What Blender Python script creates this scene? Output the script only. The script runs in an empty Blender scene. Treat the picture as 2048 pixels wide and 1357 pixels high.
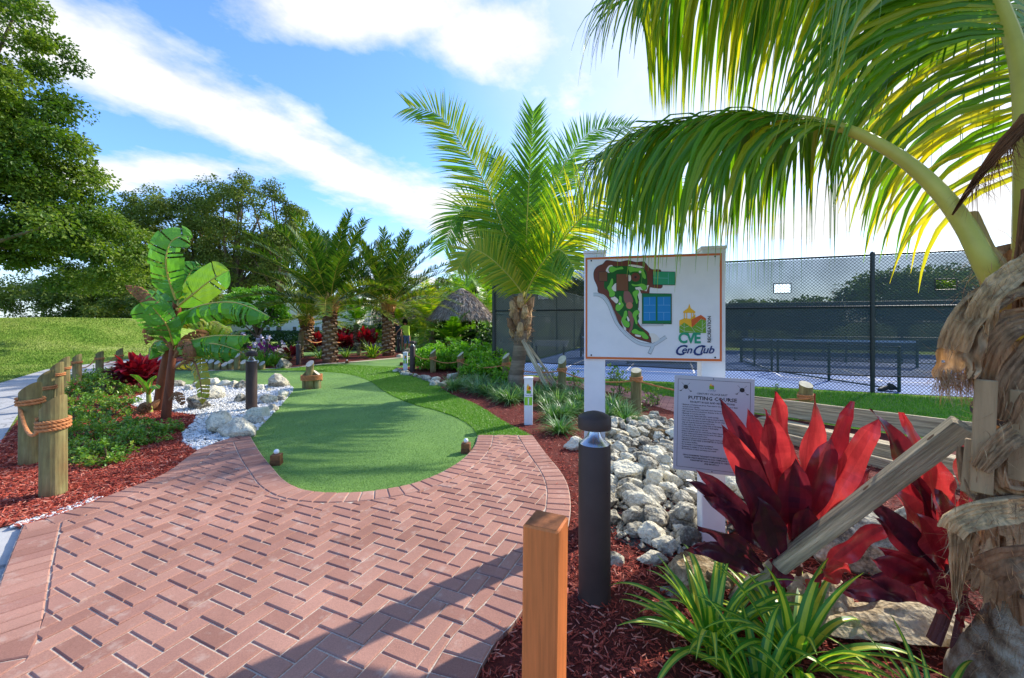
import bpy, bmesh, math, random
import numpy as np
from mathutils import Vector, Matrix, noise
from mathutils.geometry import tessellate_polygon
R = math.radians
rng = np.random.default_rng(7)
random.seed(7)
scene = bpy.context.scene
COL = scene.collection
# ---- the photograph's camera: height, focal length in photo pixels, horizon row
CH, FPX, HY = 1.54, 820.0, 645.0
def P(x, y, z=0.0):                      # photo pixel -> point on the horizontal plane z
    Y = FPX * (CH - z) / (y - HY)
    return Vector(((x - 1024) / FPX * Y, Y, z))
def Q(x, y, Y):                          # photo pixel at known distance
    return Vector(((x - 1024) / FPX * Y, Y, CH - (y - HY) / FPX * Y))

# ------------------------------------------------------------------ mesh buffer
class MB:
    def __init__(s):
        s.v = []; s.n = 0; s.lo = []; s.sz = []; s.mi = []; s.ti = []
    def add(s, verts, faces, m=0, t=0.5):
        verts = np.asarray([tuple(a) for a in verts] if not isinstance(verts, np.ndarray) else verts, dtype=np.float64).reshape(-1, 3)
        b = s.n; s.v.append(verts); s.n += len(verts)
        k = len(faces)
        if isinstance(faces, np.ndarray):
            s.lo.append((faces + b).ravel()); s.sz.append(np.full(k, faces.shape[1]))
        else:
            s.lo.append(np.array([i + b for f in faces for i in f], dtype=np.int64))
            s.sz.append(np.array([len(f) for f in faces], dtype=np.int64))
        s.mi.append(np.full(k, m) if np.isscalar(m) else np.asarray(m))
        s.ti.append(np.full(k, float(t)) if np.isscalar(t) else np.asarray(t, dtype=float))
    def mesh(s, name, mats, smooth=False, origin=(0, 0, 0)):
        me = bpy.data.meshes.new(name)
        v = np.concatenate(s.v) - np.asarray(tuple(origin)); lo = np.concatenate(s.lo).astype(np.int32)
        sz = np.concatenate(s.sz).astype(np.int32)
        me.vertices.add(len(v)); me.vertices.foreach_set('co', v.astype(np.float32).ravel())
        me.loops.add(len(lo)); me.loops.foreach_set('vertex_index', lo)
        me.polygons.add(len(sz))
        st = np.zeros(len(sz), dtype=np.int32); st[1:] = np.cumsum(sz)[:-1]
        me.polygons.foreach_set('loop_start', st); me.polygons.foreach_set('loop_total', sz)
        me.polygons.foreach_set('material_index', np.concatenate(s.mi).astype(np.int32))
        me.polygons.foreach_set('use_smooth', np.full(len(sz), bool(smooth)))
        me.update(calc_edges=True)
        a = me.attributes.new('tint', 'FLOAT', 'FACE'); a.data.foreach_set('value', np.concatenate(s.ti).astype(np.float32))
        me.validate()
        for m in (mats if isinstance(mats, (list, tuple)) else [mats]): me.materials.append(m)
        if smooth:
            try: me.set_sharp_from_angle(angle=R(42))
            except Exception: pass
        return me
    def build(s, name, mats, parent=None, smooth=False, origin=None):
        if origin is None: origin = tuple(parent.location) if parent is not None and parent.parent is None else (0, 0, 0)
        return link(name, s.mesh(name, mats, smooth, origin), parent)
def link(name, data, parent=None):
    o = bpy.data.objects.new(name, data); COL.objects.link(o); o.parent = parent
    return o
def tag(o, label=None, cat=None, group=None, kind=None):
    if label: o['label'] = label
    if cat: o['category'] = cat
    if group: o['group'] = group
    if kind: o['kind'] = kind
    return o
def smooth_slot(o, k):
    for p in o.data.polygons:
        if p.material_index == k: p.use_smooth = True
def empty(name, loc, label=None, cat=None, group=None, rz=0.0):
    o = bpy.data.objects.new(name, None); COL.objects.link(o); o.location = loc; o.rotation_euler = (0, 0, rz)
    o.empty_display_size = .1
    return tag(o, label, cat, group)
def copy_tree(o, parent=None):
    c = o.copy(); COL.objects.link(c); c.parent = parent
    for ch in [x for x in o.children]: copy_tree(ch, c)
    return c

# ------------------------------------------------------------------ shapes
def ringframe(t, prev=None):
    t = t.normalized()
    a = prev if prev is not None else (Vector((0, 0, 1)) if abs(t.z) < .9 else Vector((1, 0, 0)))
    u = (a - t * a.dot(t))
    if u.length < 1e-5: u = t.orthogonal()
    u.normalize()
    return u, t.cross(u)
def tube(mb, pts, rad, n=8, m=0, t=0.5, cap=True, rx=1.0):
    pts = [Vector(p) for p in pts]; k = len(pts)
    if not hasattr(rad, '__len__'): rad = [rad] * k
    V = []; u = None
    for i, p in enumerate(pts):
        d = pts[min(i + 1, k - 1)] - pts[max(i - 1, 0)]
        u, w = ringframe(d, u)
        for j in range(n):
            a = 2 * math.pi * j / n
            V.append(p + (u * math.cos(a) * rx + w * math.sin(a)) * rad[i])
    F = [(i * n + j, i * n + (j + 1) % n, (i + 1) * n + (j + 1) % n, (i + 1) * n + j) for i in range(k - 1) for j in range(n)]
    if cap: F += [tuple(range(n))[::-1], tuple((k - 1) * n + j for j in range(n))]
    mb.add(V, F, m, t)
def lathe(mb, c, prof, n=24, m=0, t=0.5, cap=True):
    c = Vector(c); V = []; k = len(prof)
    for r, z in prof:
        for j in range(n):
            a = 2 * math.pi * j / n
            V.append((c.x + r * math.cos(a), c.y + r * math.sin(a), c.z + z))
    F = [(i * n + j, i * n + (j + 1) % n, (i + 1) * n + (j + 1) % n, (i + 1) * n + j) for i in range(k - 1) for j in range(n)]
    if cap: F += [tuple(range(n))[::-1], tuple((k - 1) * n + j for j in range(n))]
    mb.add(V, F, m, t)
def box(mb, c, s, m=0, t=0.5, rot=None, bev=0.0):
    c = Vector(c); hx, hy, hz = s[0] / 2, s[1] / 2, s[2] / 2
    if bev <= 0:
        V = [Vector((x * hx, y * hy, z * hz)) for z in (-1, 1) for y in (-1, 1) for x in (-1, 1)]
        F = [(0, 2, 3, 1), (4, 5, 7, 6), (0, 1, 5, 4), (2, 6, 7, 3), (0, 4, 6, 2), (1, 3, 7, 5)]
    else:
        b = min(bev, hx * .9, hy * .9, hz * .9); V = []; idx = {}
        for sx in (-1, 1):
            for sy in (-1, 1):
                for sz in (-1, 1):
                    for ax in range(3):
                        q = [sx * hx, sy * hy, sz * hz]
                        for a2 in range(3):
                            if a2 != ax: q[a2] -= (sx, sy, sz)[a2] * b
                        idx[(sx, sy, sz, ax)] = len(V); V.append(Vector(q))
        F = []
        for ax in range(3):
            o1, o2 = [(1, 2), (2, 0), (0, 1)][ax]
            for s0 in (-1, 1):
                cs = []
                for a, b2 in ((-1, -1), (1, -1), (1, 1), (-1, 1)):
                    k = [0, 0, 0]; k[ax] = s0; k[o1] = a; k[o2] = b2
                    cs.append(idx[(k[0], k[1], k[2], ax)])
                F.append(tuple(cs if s0 > 0 else cs[::-1]))
        for ax in range(3):
            o1, o2 = [(1, 2), (2, 0), (0, 1)][ax]
            for a in (-1, 1):
                for b2 in (-1, 1):
                    k0 = [0, 0, 0]; k1 = [0, 0, 0]; k0[ax] = -1; k1[ax] = 1
                    for k in (k0, k1): k[o1] = a; k[o2] = b2
                    q = [idx[(*k0, o1)], idx[(*k1, o1)], idx[(*k1, o2)], idx[(*k0, o2)]]
                    F.append(tuple(q if a * b2 < 0 else q[::-1]))
        for sx in (-1, 1):
            for sy in (-1, 1):
                for sz in (-1, 1):
                    q = [idx[(sx, sy, sz, a)] for a in range(3)]
                    F.append(tuple(q if sx * sy * sz > 0 else q[::-1]))
    if rot is not None: V = [rot @ v for v in V]
    mb.add([c + v for v in V], F, m, t)
def beam(mb, a, b, w, h, m=0, t=0.5, bev=0.0, up=(0, 0, 1)):       # rectangular bar from a to b
    a, b = Vector(a), Vector(b); d = b - a; L = d.length; d.normalize()
    s = d.cross(Vector(up)).normalized(); u = s.cross(d)
    rot = Matrix((s, d, u)).transposed()
    box(mb, (a + b) / 2, (w, L, h), m, t, rot, bev)
def plank(name, a, b, w, h, mat, parent=None, up=(0, 0, 1), bev=.004, tt=.5, origin=(0, 0, 0)):   # board whose grain runs along its own Y axis
    a, b = Vector(a), Vector(b); d = (b - a); L = d.length; d.normalize(); s = d.cross(Vector(up)).normalized(); u = s.cross(d)
    mb = MB(); box(mb, (0, 0, 0), (w, L, h), 0, tt, None, bev); o = link(name, mb.mesh(name, mat), parent)
    off = Vector(tuple(parent.location)) if parent is not None else Vector((0, 0, 0)); M_ = Matrix((s, d, u)).transposed().to_4x4(); M_.translation = (a + b) / 2 - off; o.matrix_basis = M_
    return o
def poly(mb, pts, z=None, m=0, t=0.5):                                 # flat polygon (convex or not)
    pts = [Vector(p) if z is None else Vector((p[0], p[1], z)) for p in pts]
    tr = tessellate_polygon([pts])
    F = []
    for f in tr:
        a, b, c = (pts[i] for i in f)
        n = (b - a).cross(c - a)
        F.append(tuple(f) if n.z >= 0 else tuple(f)[::-1])
    mb.add(pts, F, m, t)
def smooth_line(pts, k=6, closed=False):                                # Catmull-Rom
    pts = [Vector(p) for p in pts]; n = len(pts); out = []
    rngi = range(n if closed else n - 1)
    for i in rngi:
        if closed: p0, p1, p2, p3 = (pts[(i + j - 1) % n] for j in range(4))
        else: p0, p1, p2, p3 = pts[max(i - 1, 0)], pts[i], pts[i + 1], pts[min(i + 2, n - 1)]
        for j in range(k):
            t = j / k
            out.append(.5 * ((2 * p1) + (p2 - p0) * t + (2 * p0 - 5 * p1 + 4 * p2 - p3) * t * t + (3 * p1 - p0 - 3 * p2 + p3) * t ** 3))
    if not closed: out.append(pts[-1])
    return out
def inside(poly2, pts):                                                 # vectorised point in polygon
    x, y = pts[:, 0], pts[:, 1]; r = np.zeros(len(pts), bool); n = len(poly2)
    for i in range(n):
        x1, y1 = poly2[i][0], poly2[i][1]; x2, y2 = poly2[(i + 1) % n][0], poly2[(i + 1) % n][1]
        if y1 == y2: continue
        c = ((y1 > y) != (y2 > y)) & (x < (x2 - x1) * (y - y1) / (y2 - y1) + x1)
        r ^= c
    return r
def scatter(polyg, n, near=None):                                       # random points in polygon, denser near the path if asked
    a = np.array([(p[0], p[1]) for p in polyg]); lo, hi = a.min(0), a.max(0)
    out = []; got = 0
    while got < n:
        q = rng.uniform(lo, hi, (n * 3, 2)); q = q[inside(polyg, q)]
        if near is not None:
            d = np.hypot(q[:, 0], q[:, 1]); q = q[rng.uniform(0, 1, len(q)) < np.clip((near / np.maximum(d, .1)) ** 2, 0, 1)]
        out.append(q); got += len(q)
    return np.concatenate(out)[:n]
def unit(a): return a / np.maximum(np.linalg.norm(a, axis=-1, keepdims=True), 1e-9)
def ribbons(mb, C, W, m=0, t=0.5, fold=None):
    """C (N,S,3) centre lines, W (N,S,3) half widths; fold (N,S,3) lowers the midrib -> V section"""
    N, S, _ = C.shape
    if fold is None:
        V = np.stack([C - W, C + W], 2).reshape(-1, 3); c = 2
    else:
        V = np.stack([C - W, C + fold, C + W], 2).reshape(-1, 3); c = 3
    base = (np.arange(N)[:, None, None] * S + np.arange(S - 1)[None, :, None]) * c + np.arange(c - 1)[None, None, :]
    F = np.stack([base, base + 1, base + 1 + c, base + c], -1).reshape(-1, 4)
    if not np.isscalar(t): t = np.repeat(np.asarray(t), (S - 1) * (c - 1))
    mb.add(V, F, m, t)
def blades(mb, base, az, L, w, lean, bend, S=4, m=0, t=0.5, fold=0.0, taper=1.0):
    """curved grass-like blades. lean: start angle from vertical, bend: extra angle at tip"""
    N = len(base); s = np.linspace(0, 1, S)
    ang = lean[:, None] + bend[:, None] * s[None, :] ** 1.3
    dh = np.sin(ang); dz = np.cos(ang); seg = (L / (S - 1))[:, None]
    h = np.concatenate([np.zeros((N, 1)), np.cumsum((dh[:, 1:] + dh[:, :-1]) / 2 * seg, 1)], 1)
    z = np.concatenate([np.zeros((N, 1)), np.cumsum((dz[:, 1:] + dz[:, :-1]) / 2 * seg, 1)], 1)
    ca, sa = np.cos(az)[:, None], np.sin(az)[:, None]
    C = np.stack([base[:, 0:1] + h * ca, base[:, 1:2] + h * sa, base[:, 2:3] + z], -1)
    prof = np.clip((1 - s ** 2.2) * taper + (1 - taper), .02, 1) * np.clip(.45 + s * 2.2, 0, 1)
    wd = w[:, None] * prof[None, :]
    W = np.stack([-sa * wd, ca * wd, np.zeros_like(wd)], -1)
    f = None
    if fold:
        nx = np.stack([-dz * ca, -dz * sa, dh], -1); f = -nx * (wd * fold)[..., None]
    ribbons(mb, C, W, m, t, f)
def leaves(mb, c, d, nrm, L, w, m=0, t=0.5, droop=0.0):
    """pointed leaf quads: c base (N,3), d direction, nrm normal"""
    d = unit(d); s = unit(np.cross(d, nrm)); u = np.cross(s, d)
    L = np.broadcast_to(L, (len(c),))[:, None]; w = np.broadcast_to(w, (len(c),))[:, None]
    mid = c + d * L * .45 + u * L * .06
    V = np.stack([c, mid + s * w, c + d * L - u * L * droop, mid - s * w], 1).reshape(-1, 3)
    F = np.arange(len(c) * 4).reshape(-1, 4)
    mb.add(V, F, m, t)
def rdir(n, zlo=-1, zhi=1):
    z = rng.uniform(zlo, zhi, n); a = rng.uniform(0, 2 * math.pi, n); r = np.sqrt(1 - z * z)
    return np.stack([r * np.cos(a), r * np.sin(a), z], 1)

# ------------------------------------------------------------------ materials
def lin(c):
    return tuple(((v / 255) / 12.92 if v / 255 <= .04045 else ((v / 255 + .055) / 1.055) ** 2.4) for v in c) + (1,)
class NT:
    def __init__(s, nt): s.nt = nt; s.N = nt.nodes; s.L = nt.links
    def new(s, t, **k):
        n = s.N.new(t)
        for a, b in k.items(): setattr(n, a, b)
        return n
    def sock(s, n, name, v):
        if v is None: return
        i = n.inputs[name]
        if hasattr(v, 'links') or isinstance(v, bpy.types.NodeSocket): s.L.new(v, i)
        else: i.default_value = v
    def math(s, op, a, b=None, c=None, clamp=False):
        n = s.new('ShaderNodeMath', operation=op, use_clamp=clamp)
        s.sock(n, 0, a); s.sock(n, 1, b); s.sock(n, 2, c)
        return n.outputs[0]
    def vm(s, op, a, b=None):
        n = s.new('ShaderNodeVectorMath', operation=op); s.sock(n, 0, a); s.sock(n, 1, b)
        return n.outputs['Value' if op in ('LENGTH', 'DOT_PRODUCT', 'DISTANCE') else 'Vector']
    def mix(s, f, a, b, bt='MIX'):
        n = s.new('ShaderNodeMix', data_type='RGBA', blend_type=bt)
        s.sock(n, 0, f); s.sock(n, 6, a); s.sock(n, 7, b)
        return n.outputs[2]
    def noise(s, vec, scale, detail=4, rough=.55, out='Fac'):
        n = s.new('ShaderNodeTexNoise'); s.sock(n, 'Vector', vec); n.inputs['Scale'].default_value = scale
        n.inputs['Detail'].default_value = detail; n.inputs['Roughness'].default_value = rough
        return n.outputs[0 if out == 'Fac' else 1]
    def ramp(s, f, stops, interp='LINEAR'):
        n = s.new('ShaderNodeValToRGB'); s.sock(n, 0, f); e = n.color_ramp.elements
        n.color_ramp.interpolation = interp
        while len(e) < len(stops): e.new(.5)
        for i, (p, c) in enumerate(stops): e[i].position = p; e[i].color = c if len(c) == 4 else (*c, 1)
        return n.outputs[0]
    def maprange(s, v, a, b, c=0.0, d=1.0):
        n = s.new('ShaderNodeMapRange'); s.sock(n, 0, v)
        for i, x in enumerate((a, b, c, d)): n.inputs[i + 1].default_value = x
        return n.outputs[0]
    def mapping(s, vec, scale=(1, 1, 1), rot=(0, 0, 0), loc=(0, 0, 0)):
        n = s.new('ShaderNodeMapping'); s.sock(n, 0, vec)
        n.inputs['Scale'].default_value = scale; n.inputs['Rotation'].default_value = rot; n.inputs['Location'].default_value = loc
        return n.outputs[0]
def newmat(name):
    m = bpy.data.materials.new(name); m.use_nodes = True; t = NT(m.node_tree)
    b = m.node_tree.nodes['Principled BSDF']
    return m, t, b
def tint(t):
    return t.new('ShaderNodeAttribute', attribute_name='tint').outputs['Fac']
def objc(t): return t.new('ShaderNodeTexCoord').outputs['Object']
def bump(t, b, h, strength=.3, dist=.01):
    n = t.new('ShaderNodeBump'); t.sock(n, 'Height', h); n.inputs['Strength'].default_value = strength; n.inputs['Distance'].default_value = dist
    t.L.new(n.outputs[0], b.inputs['Normal'])
def simple(name, c1, c2=None, rough=.6, nscale=None, namt=.35, bscale=None, bstr=.3, bdist=.01, trans=0.0, tcol=None, spec=.3, metal=0.0, stretch=(1, 1, 1), perobj=0.0, c3=None):
    """colour runs c1..c2(..c3) with the face tint, broken up with noise"""
    m, t, b = newmat(name); v = objc(t)
    stops = [(0, c1), (1, c2 or c1)] if c3 is None else [(0, c1), (.5, c2), (1, c3)]
    f = tint(t)
    if perobj:
        oi = t.new('ShaderNodeObjectInfo').outputs['Random']
        f = t.math('ADD', f, t.math('MULTIPLY', t.math('SUBTRACT', oi, .5), perobj), clamp=True)
    col = t.ramp(f, stops)
    if nscale:
        n = t.noise(t.mapping(v, stretch), nscale, 5, .6)
        k = t.maprange(n, .3, .7, 1 - namt, 1 + namt)
        col = t.vm('SCALE', col); t.L.new(k, col.node.inputs['Scale'])
    t.sock(b, 'Base Color', col); b.inputs['Roughness'].default_value = rough
    b.inputs['Specular IOR Level'].default_value = spec; b.inputs['Metallic'].default_value = metal
    if bscale: bump(t, b, t.noise(t.mapping(v, stretch), bscale, 5, .65), bstr, bdist)
    if trans:
        tr = t.new('ShaderNodeBsdfTranslucent')
        tc = t.vm('MULTIPLY', col, tuple((tcol or (1.3, 1.5, .5))[:3])); t.L.new(tc, tr.inputs[0])
        mx = t.new('ShaderNodeMixShader'); mx.inputs[0].default_value = trans
        t.L.new(b.outputs[0], mx.inputs[1]); t.L.new(tr.outputs[0], mx.inputs[2])
        t.L.new(mx.outputs[0], t.N['Material Output'].inputs[0])
    return m
MAT = {}
def mk(name, *a, **k): MAT[name] = simple(name, *a, **k); return MAT[name]
def brick_mat():
    m, t, b = newmat('brick'); w = t.new('ShaderNodeNewGeometry').outputs['Position']
    c = t.ramp(tint(t), [(0, lin((150, 106, 92))), (.35, lin((174, 127, 110))), (.7, lin((185, 138, 120))), (1, lin((164, 118, 104)))])
    n = t.noise(w, 160, 5, .75); k = t.maprange(n, .3, .72, .78, 1.2); st = t.noise(w, 1.6, 5, .6); k2 = t.maprange(st, .35, .68, .84, 1.1)
    c2 = t.vm('SCALE', c); t.L.new(t.math('MULTIPLY', k, k2), c2.node.inputs['Scale'])
    du = t.maprange(t.noise(w, 9, 6, .7), .56, .72, 0, .45); c3 = t.mix(du, c2, lin((206, 186, 170)))
    t.sock(b, 'Base Color', c3); b.inputs['Roughness'].default_value = .9; b.inputs['Specular IOR Level'].default_value = .12
    bump(t, b, n, .8, .003); return m
MAT['brick'] = brick_mat()
mk('sand', lin((216, 200, 182)), lin((178, 160, 142)), rough=.95, nscale=120, namt=.4, bscale=300, bstr=.5, bdist=.003)
mk('mulch', lin((112, 42, 32)), lin((186, 82, 62)), rough=.8, nscale=40, namt=.3, c3=lin((226, 168, 142)), spec=.2)
mk('mulch_base', lin((84, 30, 22)), lin((120, 46, 34)), rough=.9, nscale=60, namt=.6, bscale=90, bstr=.8, bdist=.02)
mk('pebble', lin((120, 116, 112)), lin((205, 202, 196)), rough=.75, nscale=30, namt=.15, c3=lin((245, 243, 238)))
mk('gravel_base', lin((60, 58, 56)), lin((92, 90, 86)), rough=.9, nscale=60, namt=.6, bscale=90, bstr=.8, bdist=.02)
mk('cut_wood', lin((196, 180, 140)), lin((215, 205, 175)), rough=.8, nscale=12, namt=.2)
mk('rope', lin((176, 110, 64)), lin((205, 140, 90)), rough=.85, nscale=60, namt=.2, bscale=160, bstr=.6, bdist=.003)
mk('bronze', lin((66, 52, 46)), lin((74, 59, 52)), rough=.5, nscale=6, namt=.14, spec=.25)
mk('reflector', (.75, .77, .82), (.8, .8, .85), rough=.25, metal=.9)
mk('white_vinyl', (.78, .77, .78), (.8, .8, .8), rough=.45, nscale=8, namt=.04)
mk('tee_wood', lin((96, 62, 36)), lin((130, 88, 52)), rough=.7, nscale=30, namt=.3)
mk('ball', (.8, .82, .82), rough=.25, spec=.5)
mk('fence_black', (.012, .016, .016), (.02, .026, .026), rough=.45, spec=.5)
mk('fence_green', (.01, .05, .04), (.012, .06, .05), rough=.4, spec=.5)
mk('leaf_tree', (.018, .05, .006), (.09, .165, .016), rough=.5, trans=.35, perobj=.1, c3=(.30, .36, .05))
mk('leaf_olive', (.04, .065, .012), (.14, .19, .03), rough=.55, trans=.32, c3=(.30, .31, .07))
mk('leaf_bright', (.06, .18, .01), (.15, .36, .02), rough=.4, trans=.35, c3=(.34, .52, .06))
mk('leaf_shrub', (.05, .16, .015), (.15, .30, .03), rough=.32, trans=.3, c3=(.42, .48, .07), spec=.5)
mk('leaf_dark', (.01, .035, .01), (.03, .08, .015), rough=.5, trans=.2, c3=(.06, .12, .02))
mk('bark', lin((88, 74, 58)), lin((130, 112, 90)), rough=.9, nscale=6, namt=.35, bscale=14, bstr=.8, bdist=.05)
mk('palm_leaf', (.04, .15, .008), (.15, .33, .014), rough=.36, trans=.45, c3=(.60, .52, .03), spec=.5, tcol=(1.6, 1.5, .4))
mk('date_leaf', (.018, .065, .008), (.07, .15, .016), rough=.5, trans=.28, c3=(.34, .32, .04), spec=.3)
mk('rachis', lin((172, 160, 62)), lin((200, 188, 84)), rough=.45, nscale=5, namt=.15, spec=.4, c3=lin((176, 130, 70)))
mk('palm_bark', lin((112, 92, 72)), lin((160, 138, 112)), rough=.9, nscale=4, namt=.3, bscale=30, bstr=.8, bdist=.02, stretch=(1, 1, 3))
mk('date_bark', lin((96, 60, 40)), lin((150, 112, 84)), rough=.9, nscale=8, namt=.3, c3=lin((190, 160, 130)))
mk('fibre', lin((112, 78, 52)), lin((164, 124, 88)), rough=.95, nscale=34, namt=.5, bscale=90, bstr=1.0, bdist=.012, stretch=(1, 1, .22), c3=lin((216, 178, 128)))
mk('old_wood', lin((164, 142, 112)), lin((204, 186, 150)), rough=.85, nscale=5, namt=.6, bscale=11, bstr=1.0, bdist=.014, stretch=(9, .45, 9))
mk('red_leaf', lin((78, 34, 50)), lin((150, 38, 50)), rough=.24, trans=.4, c3=lin((216, 78, 80)), spec=.5, tcol=(1.2, .9, .75), nscale=9, namt=.25, stretch=(3, 3, .8))
mk('red_bush', lin((70, 14, 28)), lin((120, 18, 34)), rough=.35, trans=.25, c3=lin((176, 34, 48)), spec=.45, tcol=(1.2, .6, .5))
mk('liriope', (.03, .13, .02), (.09, .24, .04), rough=.35, trans=.25, c3=(.34, .46, .22), spec=.5)
mk('banana_leaf', (.06, .22, .025), (.19, .42, .05), rough=.38, trans=.38, c3=(.4, .3, .03), spec=.45)
mk('banana_stem', lin((96, 44, 28)), lin((132, 74, 44)), rough=.6, nscale=5, namt=.35, stretch=(4, 4, .6), c3=lin((150, 160, 70)))
mk('dry_leaf', lin((120, 76, 46)), lin((170, 120, 80)), rough=.9, nscale=10, namt=.3, trans=.15, tcol=(1.2, 1, .7))
mk('thatch', lin((128, 108, 88)), lin((170, 150, 128)), rough=.95, nscale=14, namt=.35, c3=lin((205, 188, 165)))
mk('stucco', (.78, .72, .58), (.8, .74, .6), rough=.9, nscale=3, namt=.05)
mk('dark_glass', (.02, .025, .03), rough=.1, spec=.6)
mk('skin', lin((188, 132, 100)), rough=.6)
mk('hair_dark', (.03, .02, .015), rough=.7); mk('hair_grey', (.22, .2, .18), rough=.7)
mk('shirt_dark', (.03, .035, .045), rough=.8); mk('shirt_lime', lin((196, 230, 80)), rough=.8)
mk('denim', lin((96, 122, 150)), rough=.85); mk('grey_cloth', lin((112, 116, 112)), rough=.85)
mk('orange_paint', lin((222, 122, 62)), lin((230, 132, 70)), rough=.6, nscale=9, namt=.2, bscale=26, bstr=.5, bdist=.003, stretch=(7, 7, .3))
mk('metal_panel', (.6, .6, .58), rough=.5)
mk('post_top_white', (.50, .43, .33), (.6, .53, .42), rough=.8, nscale=18, namt=.25)
mk('purple', lin((150, 30, 120)), lin((190, 70, 170)), rough=.6, trans=.3)
# wood of the rope posts: green-brown weathered pine with vertical checks
def post_wood():
    m, t, b = newmat('post_wood'); v = objc(t)
    n1 = t.noise(t.mapping(v, (1, 1, .25)), 9, 5, .6); n2 = t.noise(t.mapping(v, (1, 1, .06)), 60, 4, .6)
    n3 = t.noise(v, 2.3, 3, .5)
    c = t.ramp(n1, [(.3, lin((96, 82, 46))), (.55, lin((138, 128, 78))), (.75, lin((164, 152, 104)))])
    c = t.mix(t.maprange(n3, .45, .7), c, lin((118, 74, 38)))
    k = t.maprange(n2, .3, .7, .78, 1.15); c2 = t.vm('SCALE', c); t.L.new(k, c2.node.inputs['Scale'])
    t.sock(b, 'Base Color', c2); b.inputs['Roughness'].default_value = .85
    bump(t, b, n2, .5, .006); return m
MAT['post_wood'] = post_wood()
def rock_mat(name, dark, mid, light, perobj=True, moss=0.0):
    m, t, b = newmat(name); v = objc(t)
    w = t.new('ShaderNodeNewGeometry').outputs['Position']
    oi = t.new('ShaderNodeObjectInfo').outputs['Random']
    n1 = t.noise(w, 7, 6, .7); n2 = t.noise(w, 34, 6, .75)
    f = t.math('ADD', t.math('MULTIPLY', n1, .6), t.math('MULTIPLY', n2, .4))
    f = t.math('ADD', f, t.math('MULTIPLY', t.math('SUBTRACT', oi, .45), .22))
    c = t.ramp(f, [(.38, dark), (.48, mid), (.6, light)])
    pits = t.new('ShaderNodeTexVoronoi'); t.sock(pits, 'Vector', w); pits.inputs['Scale'].default_value = 38
    pk = t.maprange(pits.outputs['Distance'], .0, .28, .55, 1.0)
    c2 = t.vm('SCALE', c); t.L.new(pk, c2.node.inputs['Scale'])
    t.sock(b, 'Base Color', c2); b.inputs['Roughness'].default_value = .9; b.inputs['Specular IOR Level'].default_value = .2
    h = t.math('ADD', t.math('MULTIPLY', n2, .5), t.math('MULTIPLY', pits.outputs['Distance'], .7))
    bump(t, b, h, .8, .02); return m
MAT['limestone'] = rock_mat('limestone', lin((98, 92, 80)), lin((176, 168, 148)), lin((226, 217, 190)))
MAT['boulder_tan'] = rock_mat('boulder_tan', lin((110, 88, 56)), lin((168, 146, 112)), lin((204, 188, 156)))
def turf_mat(name, a, b_, c, scale, bs):
    m, t, b = newmat(name); w = t.new('ShaderNodeNewGeometry').outputs['Position']
    n1 = t.noise(w, scale, 4, .7); n2 = t.noise(w, 1.1, 3, .5)
    f = t.math('ADD', t.math('MULTIPLY', n1, .75), t.math('MULTIPLY', n2, .25))
    col = t.ramp(f, [(.40, a), (.5, b_), (.61, c)])
    t.sock(b, 'Base Color', col); b.inputs['Roughness'].default_value = .9; b.inputs['Specular IOR Level'].default_value = .15
    b.inputs['Sheen Weight'].default_value = .15
    bump(t, b, n1, bs, .006); return m
MAT['green_turf'] = turf_mat('green_turf', (.06, .16, .015), (.12, .26, .026), (.21, .36, .05), 110, .9)
MAT['fringe_base'] = turf_mat('fringe_base', (.03, .09, .008), (.07, .18, .015), (.14, .28, .03), 70, 1.0)
mk('fringe_blade', (.06, .18, .01), (.18, .38, .025), rough=.4, trans=.3, c3=(.36, .52, .09), spec=.5)
def lawn_mat():
    m, t, b = newmat('lawn'); w = t.new('ShaderNodeNewGeometry').outputs['Position']
    n1 = t.noise(w, .35, 5, .65); n2 = t.noise(w, 6, 5, .75); n3 = t.noise(t.mapping(w, (1, 2.2, 1)), 38, 4, .8)
    f = t.math('ADD', t.math('ADD', t.math('MULTIPLY', n1, .35), t.math('MULTIPLY', n2, .35)), t.math('MULTIPLY', n3, .3))
    col = t.ramp(f, [(.34, (.06, .17, .02)), (.44, (.15, .29, .035)), (.53, (.32, .42, .08)), (.66, (.66, .66, .30))])
    t.sock(b, 'Base Color', col); b.inputs['Roughness'].default_value = .95; b.inputs['Specular IOR Level'].default_value = .1
    bump(t, b, n3, .9, .04); return m
MAT['lawn'] = lawn_mat()
mk('lawn_blade', (.05, .2, .01), (.12, .34, .02), rough=.5, trans=.3, c3=(.34, .46, .1))
def concrete():
    m, t, b = newmat('concrete'); w = t.new('ShaderNodeNewGeometry').outputs['Position']
    n1 = t.noise(w, 1.2, 6, .6); n2 = t.noise(w, 70, 4, .7)
    cr = t.new('ShaderNodeTexVoronoi', feature='DISTANCE_TO_EDGE'); t.sock(cr, 'Vector', t.vm('ADD', w, t.vm('SCALE', t.noise(w, 2.2, 4, .6, 'Color')))); cr.inputs['Scale'].default_value = .55
    k = t.maprange(cr.outputs['Distance'], .0, .012, .35, 1.0)
    f = t.math('ADD', t.math('MULTIPLY', n1, .6), t.math('MULTIPLY', n2, .4))
    c = t.ramp(f, [(.35, (.3, .29, .275)), (.62, (.52, .5, .47))]); c2 = t.vm('SCALE', c); t.L.new(k, c2.node.inputs['Scale'])
    t.sock(b, 'Base Color', c2); b.inputs['Roughness'].default_value = .9; bump(t, b, n2, .4, .004); return m
MAT['concrete'] = concrete()
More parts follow.
